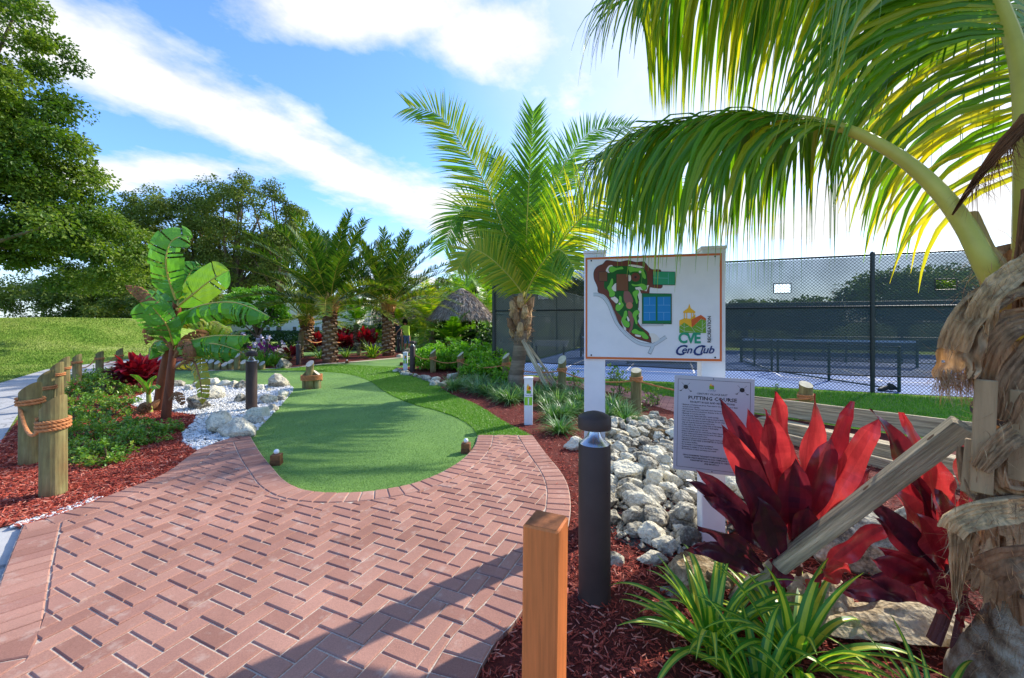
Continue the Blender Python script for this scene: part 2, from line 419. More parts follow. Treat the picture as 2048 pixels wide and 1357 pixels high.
def paver_far():
    m, t, b = newmat('paver_far'); w = t.new('ShaderNodeNewGeometry').outputs['Position']
    br = t.new('ShaderNodeTexBrick'); t.sock(br, 'Vector', t.mapping(w, (1, 1, 1), (0, 0, R(25))))
    br.inputs['Color1'].default_value = lin((190, 132, 118)); br.inputs['Color2'].default_value = lin((168, 110, 98)); br.inputs['Mortar'].default_value = lin((110, 76, 66))
    br.inputs['Scale'].default_value = 1.0; br.inputs['Brick Width'].default_value = .2; br.inputs['Row Height'].default_value = .1; br.inputs['Mortar Size'].default_value = .006
    t.sock(b, 'Base Color', br.outputs[0]); b.inputs['Roughness'].default_value = .9
    bump(t, b, br.outputs['Fac'], -.4, .004); return m
MAT['paver_far'] = paver_far()
mk('court_blue', (.02, .10, .30), (.025, .11, .33), rough=.75, nscale=2, namt=.1)
mk('court_edge', (.09, .18, .40), (.10, .19, .42), rough=.8, nscale=2, namt=.1)
mk('court_line', (.8, .8, .8), rough=.7)
mk('court_green', (.02, .13, .07), rough=.8)
def screen_mat(name, op, col):
    m, t, b = newmat(name); t.sock(b, 'Base Color', col); b.inputs['Roughness'].default_value = .85
    tr = t.new('ShaderNodeBsdfTransparent'); mx = t.new('ShaderNodeMixShader')
    w = t.new('ShaderNodeNewGeometry').outputs['Position']
    n = t.noise(w, 1.3, 3, .5); t.sock(mx, 0, t.maprange(n, .3, .7, op - .06, op + .06))
    t.L.new(tr.outputs[0], mx.inputs[1]); t.L.new(b.outputs[0], mx.inputs[2]); t.L.new(mx.outputs[0], t.N['Material Output'].inputs[0]); return m
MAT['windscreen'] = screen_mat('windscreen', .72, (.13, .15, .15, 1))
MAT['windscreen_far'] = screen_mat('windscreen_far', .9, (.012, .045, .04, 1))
def glass():
    m, t, b = newmat('clear_lens'); tr = t.new('ShaderNodeBsdfTransparent'); gl = t.new('ShaderNodeBsdfGlossy'); gl.inputs['Roughness'].default_value = .05
    tr.inputs[0].default_value = (.88, .9, .88, 1)
    fr = t.new('ShaderNodeFresnel'); fr.inputs[0].default_value = 1.45; mx = t.new('ShaderNodeMixShader')
    t.L.new(fr.outputs[0], mx.inputs[0]); mx.inputs[0].default_value = .06; t.L.remove(mx.inputs[0].links[0]); t.L.new(tr.outputs[0], mx.inputs[1]); t.L.new(gl.outputs[0], mx.inputs[2]); t.L.new(mx.outputs[0], t.N['Material Output'].inputs[0]); return m
MAT['clear_lens'] = glass()
def varieg():        # green margins, yellow centre: UV-less, from the strip's tint (0 margin, 1 centre)
    return simple('variegated', (.07, .28, .03), (.72, .74, .07), rough=.35, trans=.35, spec=.5)
MAT['variegated'] = varieg()

# ------------------------------------------------------------------ camera
cam = bpy.data.cameras.new('camera'); co = bpy.data.objects.new('camera', cam); COL.objects.link(co)
co.location = (0, 0, CH); co.rotation_euler = (R(90), 0, 0)
cam.lens = 36 * FPX / 2048; cam.sensor_width = 36; cam.clip_end = 2000; cam.clip_start = .05
cam.shift_y = -(678.5 - HY) / 2048
scene.camera = co
# ------------------------------------------------------------------ sun and sky
SAZ, SEL = R(38), R(34)                 # azimuth from +X towards +Y, elevation
sd = Vector((math.cos(SAZ) * math.cos(SEL), math.sin(SAZ) * math.cos(SEL), math.sin(SEL)))
sl = bpy.data.lights.new('sun', 'SUN'); sl.energy = 3.1; sl.angle = R(.8); sl.color = (1, .95, .86)
so = bpy.data.objects.new('sun', sl); COL.objects.link(so); so.rotation_euler = sd.to_track_quat('Z', 'Y').to_euler(); so.location = (8, 6, 12)
W = bpy.data.worlds.new('World'); scene.world = W; W.use_nodes = True
wt = NT(W.node_tree); bg = W.node_tree.nodes['Background']
sky = wt.new('ShaderNodeTexSky', sky_type='NISHITA'); sky.sun_disc = False
sky.sun_elevation = SEL; sky.sun_rotation = math.pi / 2 - SAZ
sky.air_density = 1.0; sky.dust_density = .6; sky.ozone_density = 2.2
D = wt.new('ShaderNodeTexCoord').outputs['Generated']
sx = wt.new('ShaderNodeSeparateXYZ'); wt.L.new(D, sx.inputs[0])
den = wt.math('ADD', wt.math('MAXIMUM', sx.outputs[2], 0.0), .12)
px = wt.math('DIVIDE', sx.outputs[0], den); py = wt.math('DIVIDE', sx.outputs[1], den)
cb = wt.new('ShaderNodeCombineXYZ'); wt.L.new(px, cb.inputs[0]); wt.L.new(py, cb.inputs[1])
PP = cb.outputs[0]
streak = wt.mapping(PP, (1, 1, 1), (0, 0, -R(63)))      # x runs along the long streak of cloud
nA = wt.noise(wt.mapping(streak, (.55, 1.5, 1)), 2.2, 8, .6)
nB = wt.noise(PP, 1.7, 9, .62); nC = wt.noise(PP, 5.5, 6, .6)
nn = wt.math('ADD', wt.math('MULTIPLY', nA, .35), wt.math('ADD', wt.math('MULTIPLY', nB, .35), wt.math('MULTIPLY', nC, .3)))
nj = wt.math('MULTIPLY', wt.math('SUBTRACT', nn, .5), 1.0)
npd = wt.math('ADD', wt.math('MULTIPLY', px, .89), wt.math('MULTIPLY', py, -.45))
band = wt.math('SUBTRACT', 1.0, wt.math('DIVIDE', wt.math('ABSOLUTE', wt.math('ADD', npd, 1.62)), .27))
def blob(cx, cy, rx, ry, k=1.0):
    q = wt.mapping(PP, (1 / rx, 1 / ry, 1), (0, 0, 0), (-cx / rx, -cy / ry, 0))
    return wt.math('MULTIPLY', wt.math('SUBTRACT', 1.0, wt.vm('LENGTH', q)), k)
def PX(x, y):
    dx, dy, dz = x - 1024, FPX, HY - y; L = math.sqrt(dx * dx + dy * dy + dz * dz); dd = dz + .12 * L
    return dx / dd, dy / dd
m_ = band
for (x, y, rx, ry, k) in ((720, 10, .42, .16, 1.3), (1000, 80, .30, .22, 1.0), (1170, 170, .2, .2, .6), (250, 350, .8, .2, 1.0), (840, 560, 1.4, .9, .6),
                          (1560, 60, .45, .32, .8), (860, 400, .5, .4, .7), (1750, 420, 1.9, 1.0, 1.0)):
    a, b_ = PX(x, y); m_ = wt.math('MAXIMUM', m_, blob(a, b_, rx, ry, k))
cover = wt.math('ADD', m_, wt.math('MULTIPLY', nj, 3.3))
cf = wt.maprange(cover, -.05, .62)
sdot = wt.vm('DOT_PRODUCT', D, tuple(sd))
glow = wt.maprange(sdot, .62, .98); 
cf = wt.math('MAXIMUM', cf, wt.math('MULTIPLY', glow, .92))
hz = wt.maprange(sx.outputs[2], .26, .0); cf = wt.math('MAXIMUM', cf, wt.math('MULTIPLY', hz, .55))
shade = wt.maprange(nn, .36, .64, .84, 1.06)
cc = wt.vm('SCALE', (3.7, 3.75, 3.82)); wt.L.new(shade, cc.node.inputs['Scale'])
skc = wt.vm('MULTIPLY', sky.outputs[0], (.66, .90, 1.24))
wt.L.new(wt.mix(cf, skc, cc), bg.inputs[0]); bg.inputs[1].default_value = .15
scene.view_settings.view_transform = 'Standard'; scene.view_settings.look = 'None'; scene.view_settings.exposure = 1.04; scene.view_settings.gamma = 1
scene.render.engine = 'CYCLES'; scene.cycles.max_bounces = 6; scene.cycles.transparent_max_bounces = 24
scene.cycles.diffuse_bounces = 3; scene.cycles.use_denoising = True; scene.cycles.sample_clamp_indirect = 8
scene.cycles.caustics_reflective = False; scene.cycles.caustics_refractive = False

# ------------------------------------------------------------------ outlines on the ground, from the photograph
def pl(l, k=5, closed=False): return smooth_line([P(x, y) for x, y in l], k, closed)
bowl = pl([(500, 878), (520, 912), (546, 945), (568, 969), (602, 987), (652, 995), (712, 994), (770, 988), (830, 975), (885, 952), (925, 926), (948, 900), (956, 877)], 6)
green_r = pl([(956, 877), (945, 858), (918, 840), (875, 824), (830, 812), (790, 796), (762, 780), (738, 763), (697, 750), (646, 745), (560, 742), (480, 742), (400, 743), (350, 747), (325, 757)], 5)
green_l = pl([(325, 757), (345, 769), (420, 773), (500, 772), (570, 772), (586, 778), (577, 795), (553, 822), (527, 849), (500, 878)], 4)
GREEN = bowl + green_r[1:] + green_l[1:-1]
pav_left = pl([(470, 880), (400, 905), (330, 955), (240, 992), (120, 1040), (45, 1062)], 4)
pav_corner = [P(45, 1062), P(22, 1118), P(0, 1175), P(-60, 1357), Vector((-2.62, .8, 0)), Vector((-2.6, -3, 0))]
pav_right = pl([(1065, 877), (1090, 912), (1120, 950), (1137, 985), (1141, 1035), (1128, 1090), (1085, 1170), (1031, 1257), (1010, 1280), (988, 1305), (959, 1357)], 5) + [Vector((-.3, 1.2, 0)), Vector((-.5, .2, 0)), Vector((-.6, -3, 0))]
PAVE = [P(500, 878)] + pav_left + pav_corner + pav_right[::-1] + [P(956, 877)] + bowl[::-1][1:-1]
fr_edge = pl([(1065, 877), (1038, 862), (1005, 845), (952, 812), (905, 793), (882, 778), (869, 762), (825, 750), (791, 744), (792, 738), (822, 729), (850, 712), (862, 700)], 5)
GRAVEL = [P(470, 880), P(500, 878)] + green_l[::-1][1:] + [P(330, 772), P(300, 785), P(266, 800), P(262, 812), P(290, 822), P(340, 826), P(393, 833), P(387, 849), P(365, 868), P(366, 889), P(393, 905)]
mulL = [P(393, 905)] + [p for p in pav_left if p.y < P(400, 905).y] + [P(20, 1054), P(-60, 1075), P(-60, 930), P(0, 890), P(40, 838), P(95, 790), P(150, 758), P(235, 734), P(325, 738), P(325, 757)] + [P(300, 785), P(266, 800), P(262, 812), P(290, 822), P(340, 826), P(393, 833), P(387, 849), P(365, 868), P(366, 889)]
mulR = list(pav_right[::-1]) + fr_edge[1:] + [Vector((-2.2, 17.5, 0)), Vector((-1.2, 13.2, 0)), Vector((-.3, 11.6, 0)), Vector((.9, 10.4, 0)), Vector((2.11, 9.02, 0)), Vector((2.75, 7.0, 0)), Vector((3.5, 6.1, 0)), Vector((4.4, 4.7, 0)), Vector((5.2, 3.2, 0)), Vector((5.2, -3, 0))]
def sstep(a): a = min(max(a, 0), 1); return a * a * (3 - 2 * a)
def terr(x, y): return 1.75 * sstep((-x - 16.2) / 9) * sstep((y - 9) / 14) * sstep((-x / max(y, 1) - .70) / .16) + .1 * noise.noise(Vector((x * .15, y * .15, 0))) * sstep((-x - 17) / 6)
# ground: one sheet to the horizon
mb = MB()
xs = np.concatenate([[-900, -300, -120], np.arange(-64, -14, 2.0), np.arange(-14, 30, 4.0), [60, 120, 300, 900]])
ys = np.concatenate([[-60, -20, 0], np.arange(4, 64, 2.5), [90, 150, 300, 1200]])
V = [(x, y, terr(x, y)) for y in ys for x in xs]; nx = len(xs)
F = [(j * nx + i, j * nx + i + 1, (j + 1) * nx + i + 1, (j + 1) * nx + i) for j in range(len(ys) - 1) for i in range(nx - 1)]
mb.add(V, F); tag(mb.build('ground', MAT['lawn'], smooth=True), 'sunlit yellow green lawn running up a low rise', None, kind='structure')
def sheet(name, pts, z, mat, label, m=None):
    b = MB(); poly(b, pts, z); return tag(b.build(name, mat), label, kind='structure')
# concrete path on the left
sheet('path', [Vector(p) for p in ((-2.2, -3, 0), (-2.2, 1.8, 0), (-2.8, 2.5, 0), (-3.4, 3.1, 0), (-3.9, 3.15, 0), (-4.4, 3.35, 0), (-6.44, 5.15, 0), (-8.2, 6.8, 0), (-10.3, 9.2, 0), (-12.2, 12.5, 0), (-13.2, 14.2, 0), (-13.6, 18, 0), (-12.5, 24, 0), (-14.6, 24.5, 0), (-16.1, 18, 0), (-15.2, 13.4, 0), (-12.9, 10.3, 0), (-9.9, 6.6, 0), (-7.2, 3.2, 0), (-6, -3, 0))], .006, MAT['concrete'], 'pale cracked concrete cart path on the left')
# course ground
sheet('lawn', fr_edge + [Vector((-3.6, 24, 0)), Vector((-4, 34, 0)), Vector((-14, 34, 0)), Vector((-13.4, 20, 0)), Vector((-11.6, 13.6, 0))] + green_l[:1] + green_r[::-1], .008, MAT['fringe_base'], 'dark artificial turf fringe beside the green')
sheet('green', GREEN, .014, MAT['green_turf'], 'smooth light green putting surface shaped like a spoon')
for pts, lb in (([(688, 731), (730, 723), (800, 718), (845, 716), (838, 726), (812, 736), (760, 735)], 'second putting green beyond the fringe'),
                ([(560, 714), (600, 705), (690, 702), (740, 704), (700, 708), (640, 712)], 'far putting green behind the palms'),
                ([(850, 696), (900, 692), (960, 690), (960, 698), (870, 702)], 'far putting green by the hut')):
    sheet('green', pl(pts, 4, True), .014, MAT['green_turf'], lb)
sheet('soil', mulL, .012, MAT['mulch_base'], 'red mulch bed along the concrete path')
sheet('soil', mulR, .012, MAT['mulch_base'], 'red mulch bed under the sign')
sheet('soil', [P(325, 738), P(400, 741), P(517, 739), P(587, 735), P(652, 727), P(700, 724), P(810, 714), P(850, 707), P(840, 702), P(740, 700), P(640, 703), P(520, 705), P(400, 706), P(330, 712)], .011, MAT['mulch_base'], 'planting bed under the date palms')
sheet('gravel', GRAVEL, .016, MAT['gravel_base'], 'grey base under the white stone chips')
# pale edging strip between bed and turf
b = MB(); ed = pl([(400, 743), (517, 740), (587, 736.5), (652, 729), (700, 725.5), (810, 715.5), (850, 708)], 4)
for a, c in zip(ed, ed[1:]):
    n = (c - a).cross(Vector((0, 0, 1))).normalized() * .14
    b.add([a + n, c + n, c - n, a - n], [(0, 1, 2, 3)])
for v in b.v: v[:, 2] = .02
tag(b.build('kerb', MAT['sand']), 'pale edging strip along the palm bed', kind='structure')
# crushed shell strip between pavers and mulch at left
b = MB(); ed = pl([(20, 1062), (45, 1057), (120, 1034), (205, 1001)], 3)
for a, c in zip(ed, ed[1:]):
    n = (c - a).cross(Vector((0, 0, 1))).normalized() * -.09
    b.add([a, c, c + n, a + n], [(0, 1, 2, 3)])
for v in b.v: v[:, 2] = .02
tag(b.build('gravel', MAT['pebble']), 'thin crushed shell strip beside the pavers', kind='structure')

# ------------------------------------------------------------------ brick paving
sheet('paving_bed', [Vector((p[0], p[1], 0)) for p in PAVE], .039, MAT['sand'], 'pale sand in the joints of the brick paving')
def offset_line(line, d):
    out = []
    for i, p in enumerate(line):
        t = (line[min(i + 1, len(line) - 1)] - line[max(i - 1, 0)]).normalized(); out.append(p + Vector((-t.y, t.x, 0)) * d)
    return out
def resample(line, step):
    L = [0.0]
    for a, c in zip(line, line[1:]): L.append(L[-1] + (c - a).length)
    n = max(1, round(L[-1] / step)); out = []; j = 0
    for i in range(n + 1):
        s = L[-1] * i / n
        while j < len(L) - 2 and L[j + 1] < s: j += 1
        f = (s - L[j]) / max(L[j + 1] - L[j], 1e-9); out.append(line[j].lerp(line[j + 1], f))
    return out
def paver(mb, pts, z0=.0, z1=.047, gap=.0042, t=None):
    """convex outline -> a bevelled paver"""
    c = sum(pts, Vector()) / len(pts); n = len(pts)
    if n < 3: return
    area = abs(sum(pts[i].x * pts[(i + 1) % n].y - pts[(i + 1) % n].x * pts[i].y for i in range(n))) / 2
    if area < .0012: return
    def shr(g):
        o = []
        for i in range(n):
            a, p, q = pts[i - 1], pts[i], pts[(i + 1) % n]
            d1 = (p - a).normalized(); d2 = (q - p).normalized()
            n1 = Vector((-d1.y, d1.x, 0)); n2 = Vector((-d2.y, d2.x, 0)); b = n1 + n2
            if b.length < .3: o.append(p.lerp(c, .1)); continue
            b.normalize(); o.append(p + b * g / max(b.dot(n1), .4))
        return o
    dz = random.uniform(-.0018, .0018)
    r0, r1, r2 = shr(gap), shr(gap), shr(gap + .006)
    V = [Vector((p.x, p.y, z0)) for p in r0] + [Vector((p.x, p.y, z1 - .005 + dz)) for p in r1] + [Vector((p.x, p.y, z1 + dz)) for p in r2]
    F = [(i, (i + 1) % n, n + (i + 1) % n, n + i) for i in range(n)] + [(n + i, n + (i + 1) % n, 2 * n + (i + 1) % n, 2 * n + i) for i in range(n)] + [tuple(2 * n + i for i in range(n))]
    mb.add(V, F, 0, random.uniform(.1, .95) if t is None else t)
def ccw(pts):
    n = len(pts); a = sum(pts[i].x * pts[(i + 1) % n].y - pts[(i + 1) % n].x * pts[i].y for i in range(n))
    return pts if a > 0 else pts[::-1]
mb = MB(); BW = .2
def soldier(line, side, step=.105):
    ln = resample(line, step); of = offset_line(ln, side * BW)
    for i in range(len(ln) - 1):
        paver(mb, ccw([ln[i], ln[i + 1], of[i + 1], of[i]]))
    return of
top = [P(956, 877), P(1065, 877)]
bi = soldier(bowl, -1)            # outside of the bowl = towards camera
li = soldier([P(500, 878).lerp(P(470, 880), .5)] + pav_left, 1)
ci = soldier(pav_corner, 1)
ri = soldier(pav_right, -1)
inner_pts = None
def side_of(line, p):
    """signed distance to polyline (left positive) with nearest segment's point and normal"""
    best = None
    for a, c in zip(line, line[1:]):
        d = c - a; L2 = d.length_squared
        if L2 < 1e-12: continue
        u = max(0, min(1, (p - a).dot(d) / L2)); q = a + d * u; r = p - q; r.z = 0
        dist = r.length
        if best is None or dist < best[0] - 1e-7:
            n = Vector((-d.y, d.x, 0)).normalized(); s = 1 if n.dot(p - a) >= 0 else -1
            best = (dist, s, q, n)
    return best[0] * best[1], best[2], best[3], best[0]
def clip(pts, q, n):                # keep side n.(p-q) >= 0
    out = []
    for i in range(len(pts)):
        a, c = pts[i], pts[(i + 1) % len(pts)]; da, dc = n.dot(a - q), n.dot(c - q)
        if da >= 0: out.append(a)
        if (da >= 0) != (dc >= 0): out.append(a + (c - a) * (da / (da - dc)))
    return out
lines = [(offset_line(resample(bowl, .12), -BW), -1), (offset_line(resample(pav_left, .3), BW), 1), (offset_line(resample(pav_corner, .3), BW), 1), (offset_line(resample(pav_right, .15), -BW), -1), ([P(940, 877) - Vector((0, .0, 0)), P(1075, 877)], -1)]
th = R(-24.1); e1 = Vector((math.cos(th), math.sin(th), 0)); e2 = Vector((-math.sin(th), math.cos(th), 0)); U = .1
O0 = P(500 + 920 / 3.7926, 1020 + 220 / 3.7926)
PAVEn = [(p[0], p[1]) for p in PAVE]
def herr(i, j):                     # lattice of the 90 degree herringbone
    return O0 + e1 * U * (i + 2 * j) + e2 * U * (-i + 2 * j)
bricks = []
for i in range(-60, 70):
    for j in range(-45, 30):
        o = herr(i, j)
        if not (-5 < o.x < 1.6 and -1.6 < o.y < 7): continue
        bricks.append([o, o + e1 * 2 * U, o + e1 * 2 * U + e2 * U, o + e2 * U])            # lying along e1, above the joint line
        o2 = o + e1 * 2 * U
        bricks.append([o2, o2 + e1 * U, o2 + e1 * U + e2 * 2 * U, o2 + e2 * 2 * U])
cen = np.array([tuple(sum(b, Vector()) / 4) for b in bricks]); okc = np.zeros(len(bricks), bool)
for dx in (-.1, 0, .1):
    for dy in (-.1, 0, .1): okc |= inside(PAVEn, cen[:, :2] + (dx, dy))
for b, k in zip(bricks, okc):
    if not k: continue
    b = ccw(b); c = sum(b, Vector()) / 4; bad = False
    for ln, s in lines:
        sdist, q, n, d = side_of(ln, c)
        if d < .16: b = clip(b, q, n * s)
        if len(b) < 3: bad = True; break
    if bad: continue
    c2 = sum(b, Vector()) / len(b)
    if not inside(PAVEn, np.array([[c2.x, c2.y]]))[0]: continue
    if any(side_of(ln, c2)[3] < .6 and side_of(ln, c2)[0] * s < 0 for ln, s in lines[:4]): continue
    paver(mb, b)
tag(mb.build('brick_paving', MAT['brick']), 'red brick herringbone paving with a soldier course border', kind='structure')

# ------------------------------------------------------------------ loose ground cover
def flakes(polyg, n, zb, L0, L1, near, mat, name, label, w=.14, extra=None):
    q = scatter(polyg, n, near); N = len(q)
    if extra is not None: q = q[extra(q)]; N = len(q)
    a = rng.uniform(0, 6.283, N); tl = rng.normal(0, .3, N); L = rng.uniform(L0, L1, N); wd = L * rng.uniform(w * .6, w * 1.6, N); th_ = wd * .5
    d = np.stack([np.cos(a) * np.cos(tl), np.sin(a) * np.cos(tl), np.sin(tl)], 1); s = np.stack([-np.sin(a), np.cos(a), rng.normal(0, .3, N)], 1); s = unit(s); u = np.cross(d, s)
    c = np.stack([q[:, 0], q[:, 1], zb + rng.uniform(.002, .02, N)], 1)
    h = L[:, None] / 2; w2 = wd[:, None] / 2; t2 = th_[:, None] / 2; k = rng.uniform(.2, .9, (N, 1))
    V = np.stack([c - d * h - s * w2 - u * t2, c + d * h - s * w2 * k - u * t2, c + d * h + s * w2 * k - u * t2, c - d * h + s * w2 - u * t2,
                  c - d * h * .9 - s * w2 * .8 + u * t2, c + d * h * .9 - s * w2 * k * .8 + u * t2, c + d * h * .9 + s * w2 * k * .8 + u * t2, c - d * h * .9 + s * w2 * .8 + u * t2], 1).reshape(-1, 3)
    f = np.array([(4, 5, 6, 7), (0, 1, 5, 4), (1, 2, 6, 5), (2, 3, 7, 6), (3, 0, 4, 7)])
    F = (np.arange(N)[:, None, None] * 8 + f[None]).reshape(-1, 4)
    b = MB(); b.add(V, F, 0, np.repeat(rng.beta(1.6, 2.4, N), 5)); o = b.build(name, mat); return tag(o, label, kind='stuff')
flakes(mulR, 74000, .012, .012, .05, 2.6, MAT['mulch'], 'mulch', 'red shredded wood mulch under the signs and palms')
flakes(mulL, 34000, .012, .02, .07, 5.0, MAT['mulch'], 'mulch', 'red shredded wood mulch along the concrete path')
flakes(PAVE, 90, .044, .01, .035, 9, MAT['mulch'], 'mulch', 'stray mulch chips on the brick paving', extra=lambda q: np.array([min(side_of(l, Vector((x, y, 0)))[3] for l, s in lines[1:4:2]) < .5 for x, y in q]))
q = scatter(GRAVEL, 17000, 8.0); N = len(q)
oc = np.array([(1, 0, 0), (0, 1, 0), (-1, 0, 0), (0, -1, 0), (0, 0, .7), (0, 0, -.7)]); of_ = np.array([(0, 1, 4), (1, 2, 4), (2, 3, 4), (3, 0, 4), (1, 0, 5), (2, 1, 5), (3, 2, 5), (0, 3, 5)])
def pebbles(q, zb, r0, r1, name, label, mat):
    N = len(q); r = rng.uniform(r0, r1, N)[:, None, None]; jit = rng.uniform(.55, 1.3, (N, 6, 1)); a = rng.uniform(0, 6.28, N)
    V = oc[None] * r * jit; ca, sa = np.cos(a)[:, None], np.sin(a)[:, None]
    X = V[..., 0] * ca - V[..., 1] * sa; Y = V[..., 0] * sa + V[..., 1] * ca
    V = np.stack([X + q[:, 0:1], Y + q[:, 1:2], V[..., 2] + zb + rng.uniform(0, r1 * .8, (N, 1))], -1).reshape(-1, 3)
    F = (np.arange(N)[:, None, None] * 6 + of_[None]).reshape(-1, 3)
    b = MB(); b.add(V, F, 0, np.repeat(rng.beta(3, 1.3, N), 8)); return tag(b.build(name, mat), label, kind='stuff')
pebbles(q, .014, .010, .026, 'gravel', 'white stone chips filling the rock ringed bed', MAT['pebble'])
sh = []
for a, c in zip(ed, ed[1:]):
    n = (c - a).cross(Vector((0, 0, 1))).normalized() * -.09
    sh += [tuple((a.lerp(c, random.random()) + n * random.random()))[:2] for _ in range(150)]
pebbles(np.array(sh), .02, .005, .012, 'gravel', 'crushed shell bits beside the pavers', MAT['pebble'])
# artificial turf blades on the fringe, real grass right of the timber wall
def turf(polyg, n, near, L0, L1, w, name, label, mat, zb=.008, cut=None):
    q = scatter(polyg, n, near); N = len(q)
    if cut is not None: q = q[cut(q)]; N = len(q)
    d = np.maximum(np.hypot(q[:, 0], q[:, 1]), 2)
    z = np.full(N, zb) if name != 'grass_rise' else np.array([terr(a, c) for a, c in q])
    b = MB(); blades(b, np.stack([q[:, 0], q[:, 1], z], 1), rng.uniform(0, 6.28, N), rng.uniform(L0, L1, N) * (1 + d * .02), w * (.6 + d * .09), rng.uniform(0, .5, N), rng.uniform(.2, 1.0, N), 3, 0, rng.beta(2, 2, N))
    return tag(b.build('grass', mat), label, kind='stuff')
fr_poly = fr_edge[:-1] + [P(850, 716), P(845, 716), P(812, 736), P(760, 735), P(688, 731), P(650, 731), P(587, 738.5), P(517, 741.5)] + green_r[::-1][14:]
turf(fr_poly, 150000, 7.0, .024, .042, .0028, 'grass_fringe', 'long blades of artificial turf around the green', MAT['fringe_blade'])
turf(GREEN, 130000, 4.2, .005, .009, .0013, 'grass_green', 'short nap of the putting surface', MAT['green_turf'], .014)
LAWNR = [Vector((1.0, 11.0, 0)), Vector((2.6, 9.75, 0)), Vector((3.3, 8.3, 0)), Vector((3.8, 6.9, 0)), Vector((4.4, 5.6, 0)), Vector((5.6, 4.4, 0)), Vector((9, 2.8, 0)), Vector((12, 6.8, 0)), Vector((7.6, 8.75, 0)), Vector((5.1, 9.8, 0)), Vector((1.4, 11.35, 0))]
sheet('lawn', LAWNR, .01, MAT['fringe_base'], 'bright grass strip between timber wall and court fence')
turf(LAWNR, 90000, 7.0, .03, .06, .003, 'grass_strip', 'bright green grass blades along the court fence', MAT['lawn_blade'], .01)
sheet('walkway', [Vector(p) for p in ((-1.6, 13.4, 0), (-.5, 11.6, 0), (.9, 10.4, 0), (2.11, 9.02, 0), (2.75, 7.0, 0), (3.3, 5.9, 0), (4.3, 4.6, 0), (5.6, 4.4, 0), (4.4, 5.6, 0), (3.8, 6.9, 0), (3.3, 8.3, 0), (2.6, 9.75, 0), (1.0, 11.0, 0), (-.2, 12.5, 0), (-.9, 13.6, 0))], .016, MAT['paver_far'], 'pink brick walkway beside the court fence')
rise = [Vector((-9.9, 6.6, 0)), Vector((-12.9, 10.3, 0)), Vector((-15.2, 13.4, 0)), Vector((-16.1, 18, 0)), Vector((-17, 24, 0)), Vector((-38, 30, 0)), Vector((-26, 18, 0)), Vector((-14, 8, 0))]
turf(rise, 110000, 16.0, .02, .055, .0035, 'grass_rise', 'sunlit grass blades on the low rise behind the path', MAT['lawn'])
# ================================================================== FURNISHINGS
# ---- bollard lights
def bollard_proto(loc, label):
    t = empty('bollard_light', loc, label, 'bollard light', 'bollard lights along the course')
    r = .088
    b = MB(); lathe(b, loc, [(r + .004, 0), (r + .004, .012), (r, .016), (r, .862), (r - .004, .868)], 40); b.build('post', MAT['bronze'], t, True).data.shade_smooth()
    b = MB(); lathe(b, loc, [(r - .006, .868), (r - .01, .873), (.062, .886), (.044, .905), (.033, .93), (.029, .955)], 40); b.build('reflector', MAT['reflector'], t, True)
    b = MB(); lathe(b, loc, [(r - .003, .866), (r - .003, .957)], 40, cap=False); b.build('lens', MAT['clear_lens'], t, True)
    b = MB(); lathe(b, loc, [(r - .006, .952), (r + .003, .953), (r + .003, .962), (r + .003, 1.012), (r - .004, 1.02), (.055, 1.036), (.02, 1.046), (.0, 1.048)], 40, cap=False)
    lathe(b, loc, [(0.001, .9525), (r - .006, .9525)], 40, cap=False); o = b.build('cap', MAT['bronze'], t, True)
    b = MB()
    for z in (.62, .16): lathe(b, (loc[0] + r * .62, loc[1] - r * .79, loc[2] + z), [(.004, -.004), (.004, .004)], 8)
    b.build('screw', MAT['bronze'], t)
    return t
for o in []: pass
B0 = bollard_proto(P(1189, 1199), 'tall dark bronze bollard light standing in the mulch in front of the map sign')
BOLL = [(503, 822, 1.0, 'dark bollard light standing in white stone chips beside the rock ring'),
        (597, 731, .84, 'dark bollard light in the bed left of the nearer date palm'),
        (534, 718, .80, 'dark unlensed looking bollard light behind the purple flowers'),
        (825, 745, .93, 'dark bollard light next to the white number post at the row of small rocks'),
        (797, 706, .82, 'dark bollard light in front of the two people, right of the farther date palm'),
        (702, 701, .66, 'small far bollard light between the red bushes and a rope post')]
for x, y, k, lb in BOLL:
    c = copy_tree(B0); c.location = P(x, y); c.scale = (k ** .5, k ** .5, k); c['label'] = lb
# ---- orange wooden post
loc = Vector((.106, 1.275, 0)); t = empty('wooden_post', loc, 'square orange painted wooden post in front of the mulch, cut off by the bottom edge', 'post')
rot = Matrix.Rotation(R(-24), 3, 'Z'); b = MB(); top_ = .925
rings = []
for i, (z, s, k) in enumerate(((0, .056, 0), (.3, .056, 0), (.6, .056, 0), (top_ - .006, .0565, 0), (top_, .0515, 0))):
    off = Vector((-.010 * (top_ - z) / top_, 0, 0)); e = .007
    sq = [(-s + e, -s), (s - e, -s), (s, -s + e), (s, s - e), (s - e, s), (-s + e, s), (-s, s - e), (-s, -s + e)]
    rings += [loc + off + rot @ Vector((x, y, z)) for x, y in sq]
F = [(i * 8 + j, i * 8 + (j + 1) % 8, (i + 1) * 8 + (j + 1) % 8, (i + 1) * 8 + j) for i in range(4) for j in range(8)] + [tuple(32 + j for j in range(8))]
b.add(rings, F); b.build('shaft', MAT['orange_paint'], t)
b = MB(); sq = [loc + rot @ Vector((x * .0508, y * .0508, top_ + .0008)) for x, y in ((-1, -1), (1, -1), (1, 1), (-1, 1))]
m_top = simple('orange_end_grain', lin((138, 82, 46)), lin((168, 104, 64)), rough=.8, nscale=30, namt=.3, bscale=80, bstr=.4, bdist=.002)
b.add(sq, [(0, 1, 2, 3)]); b.build('end_grain', m_top, t)
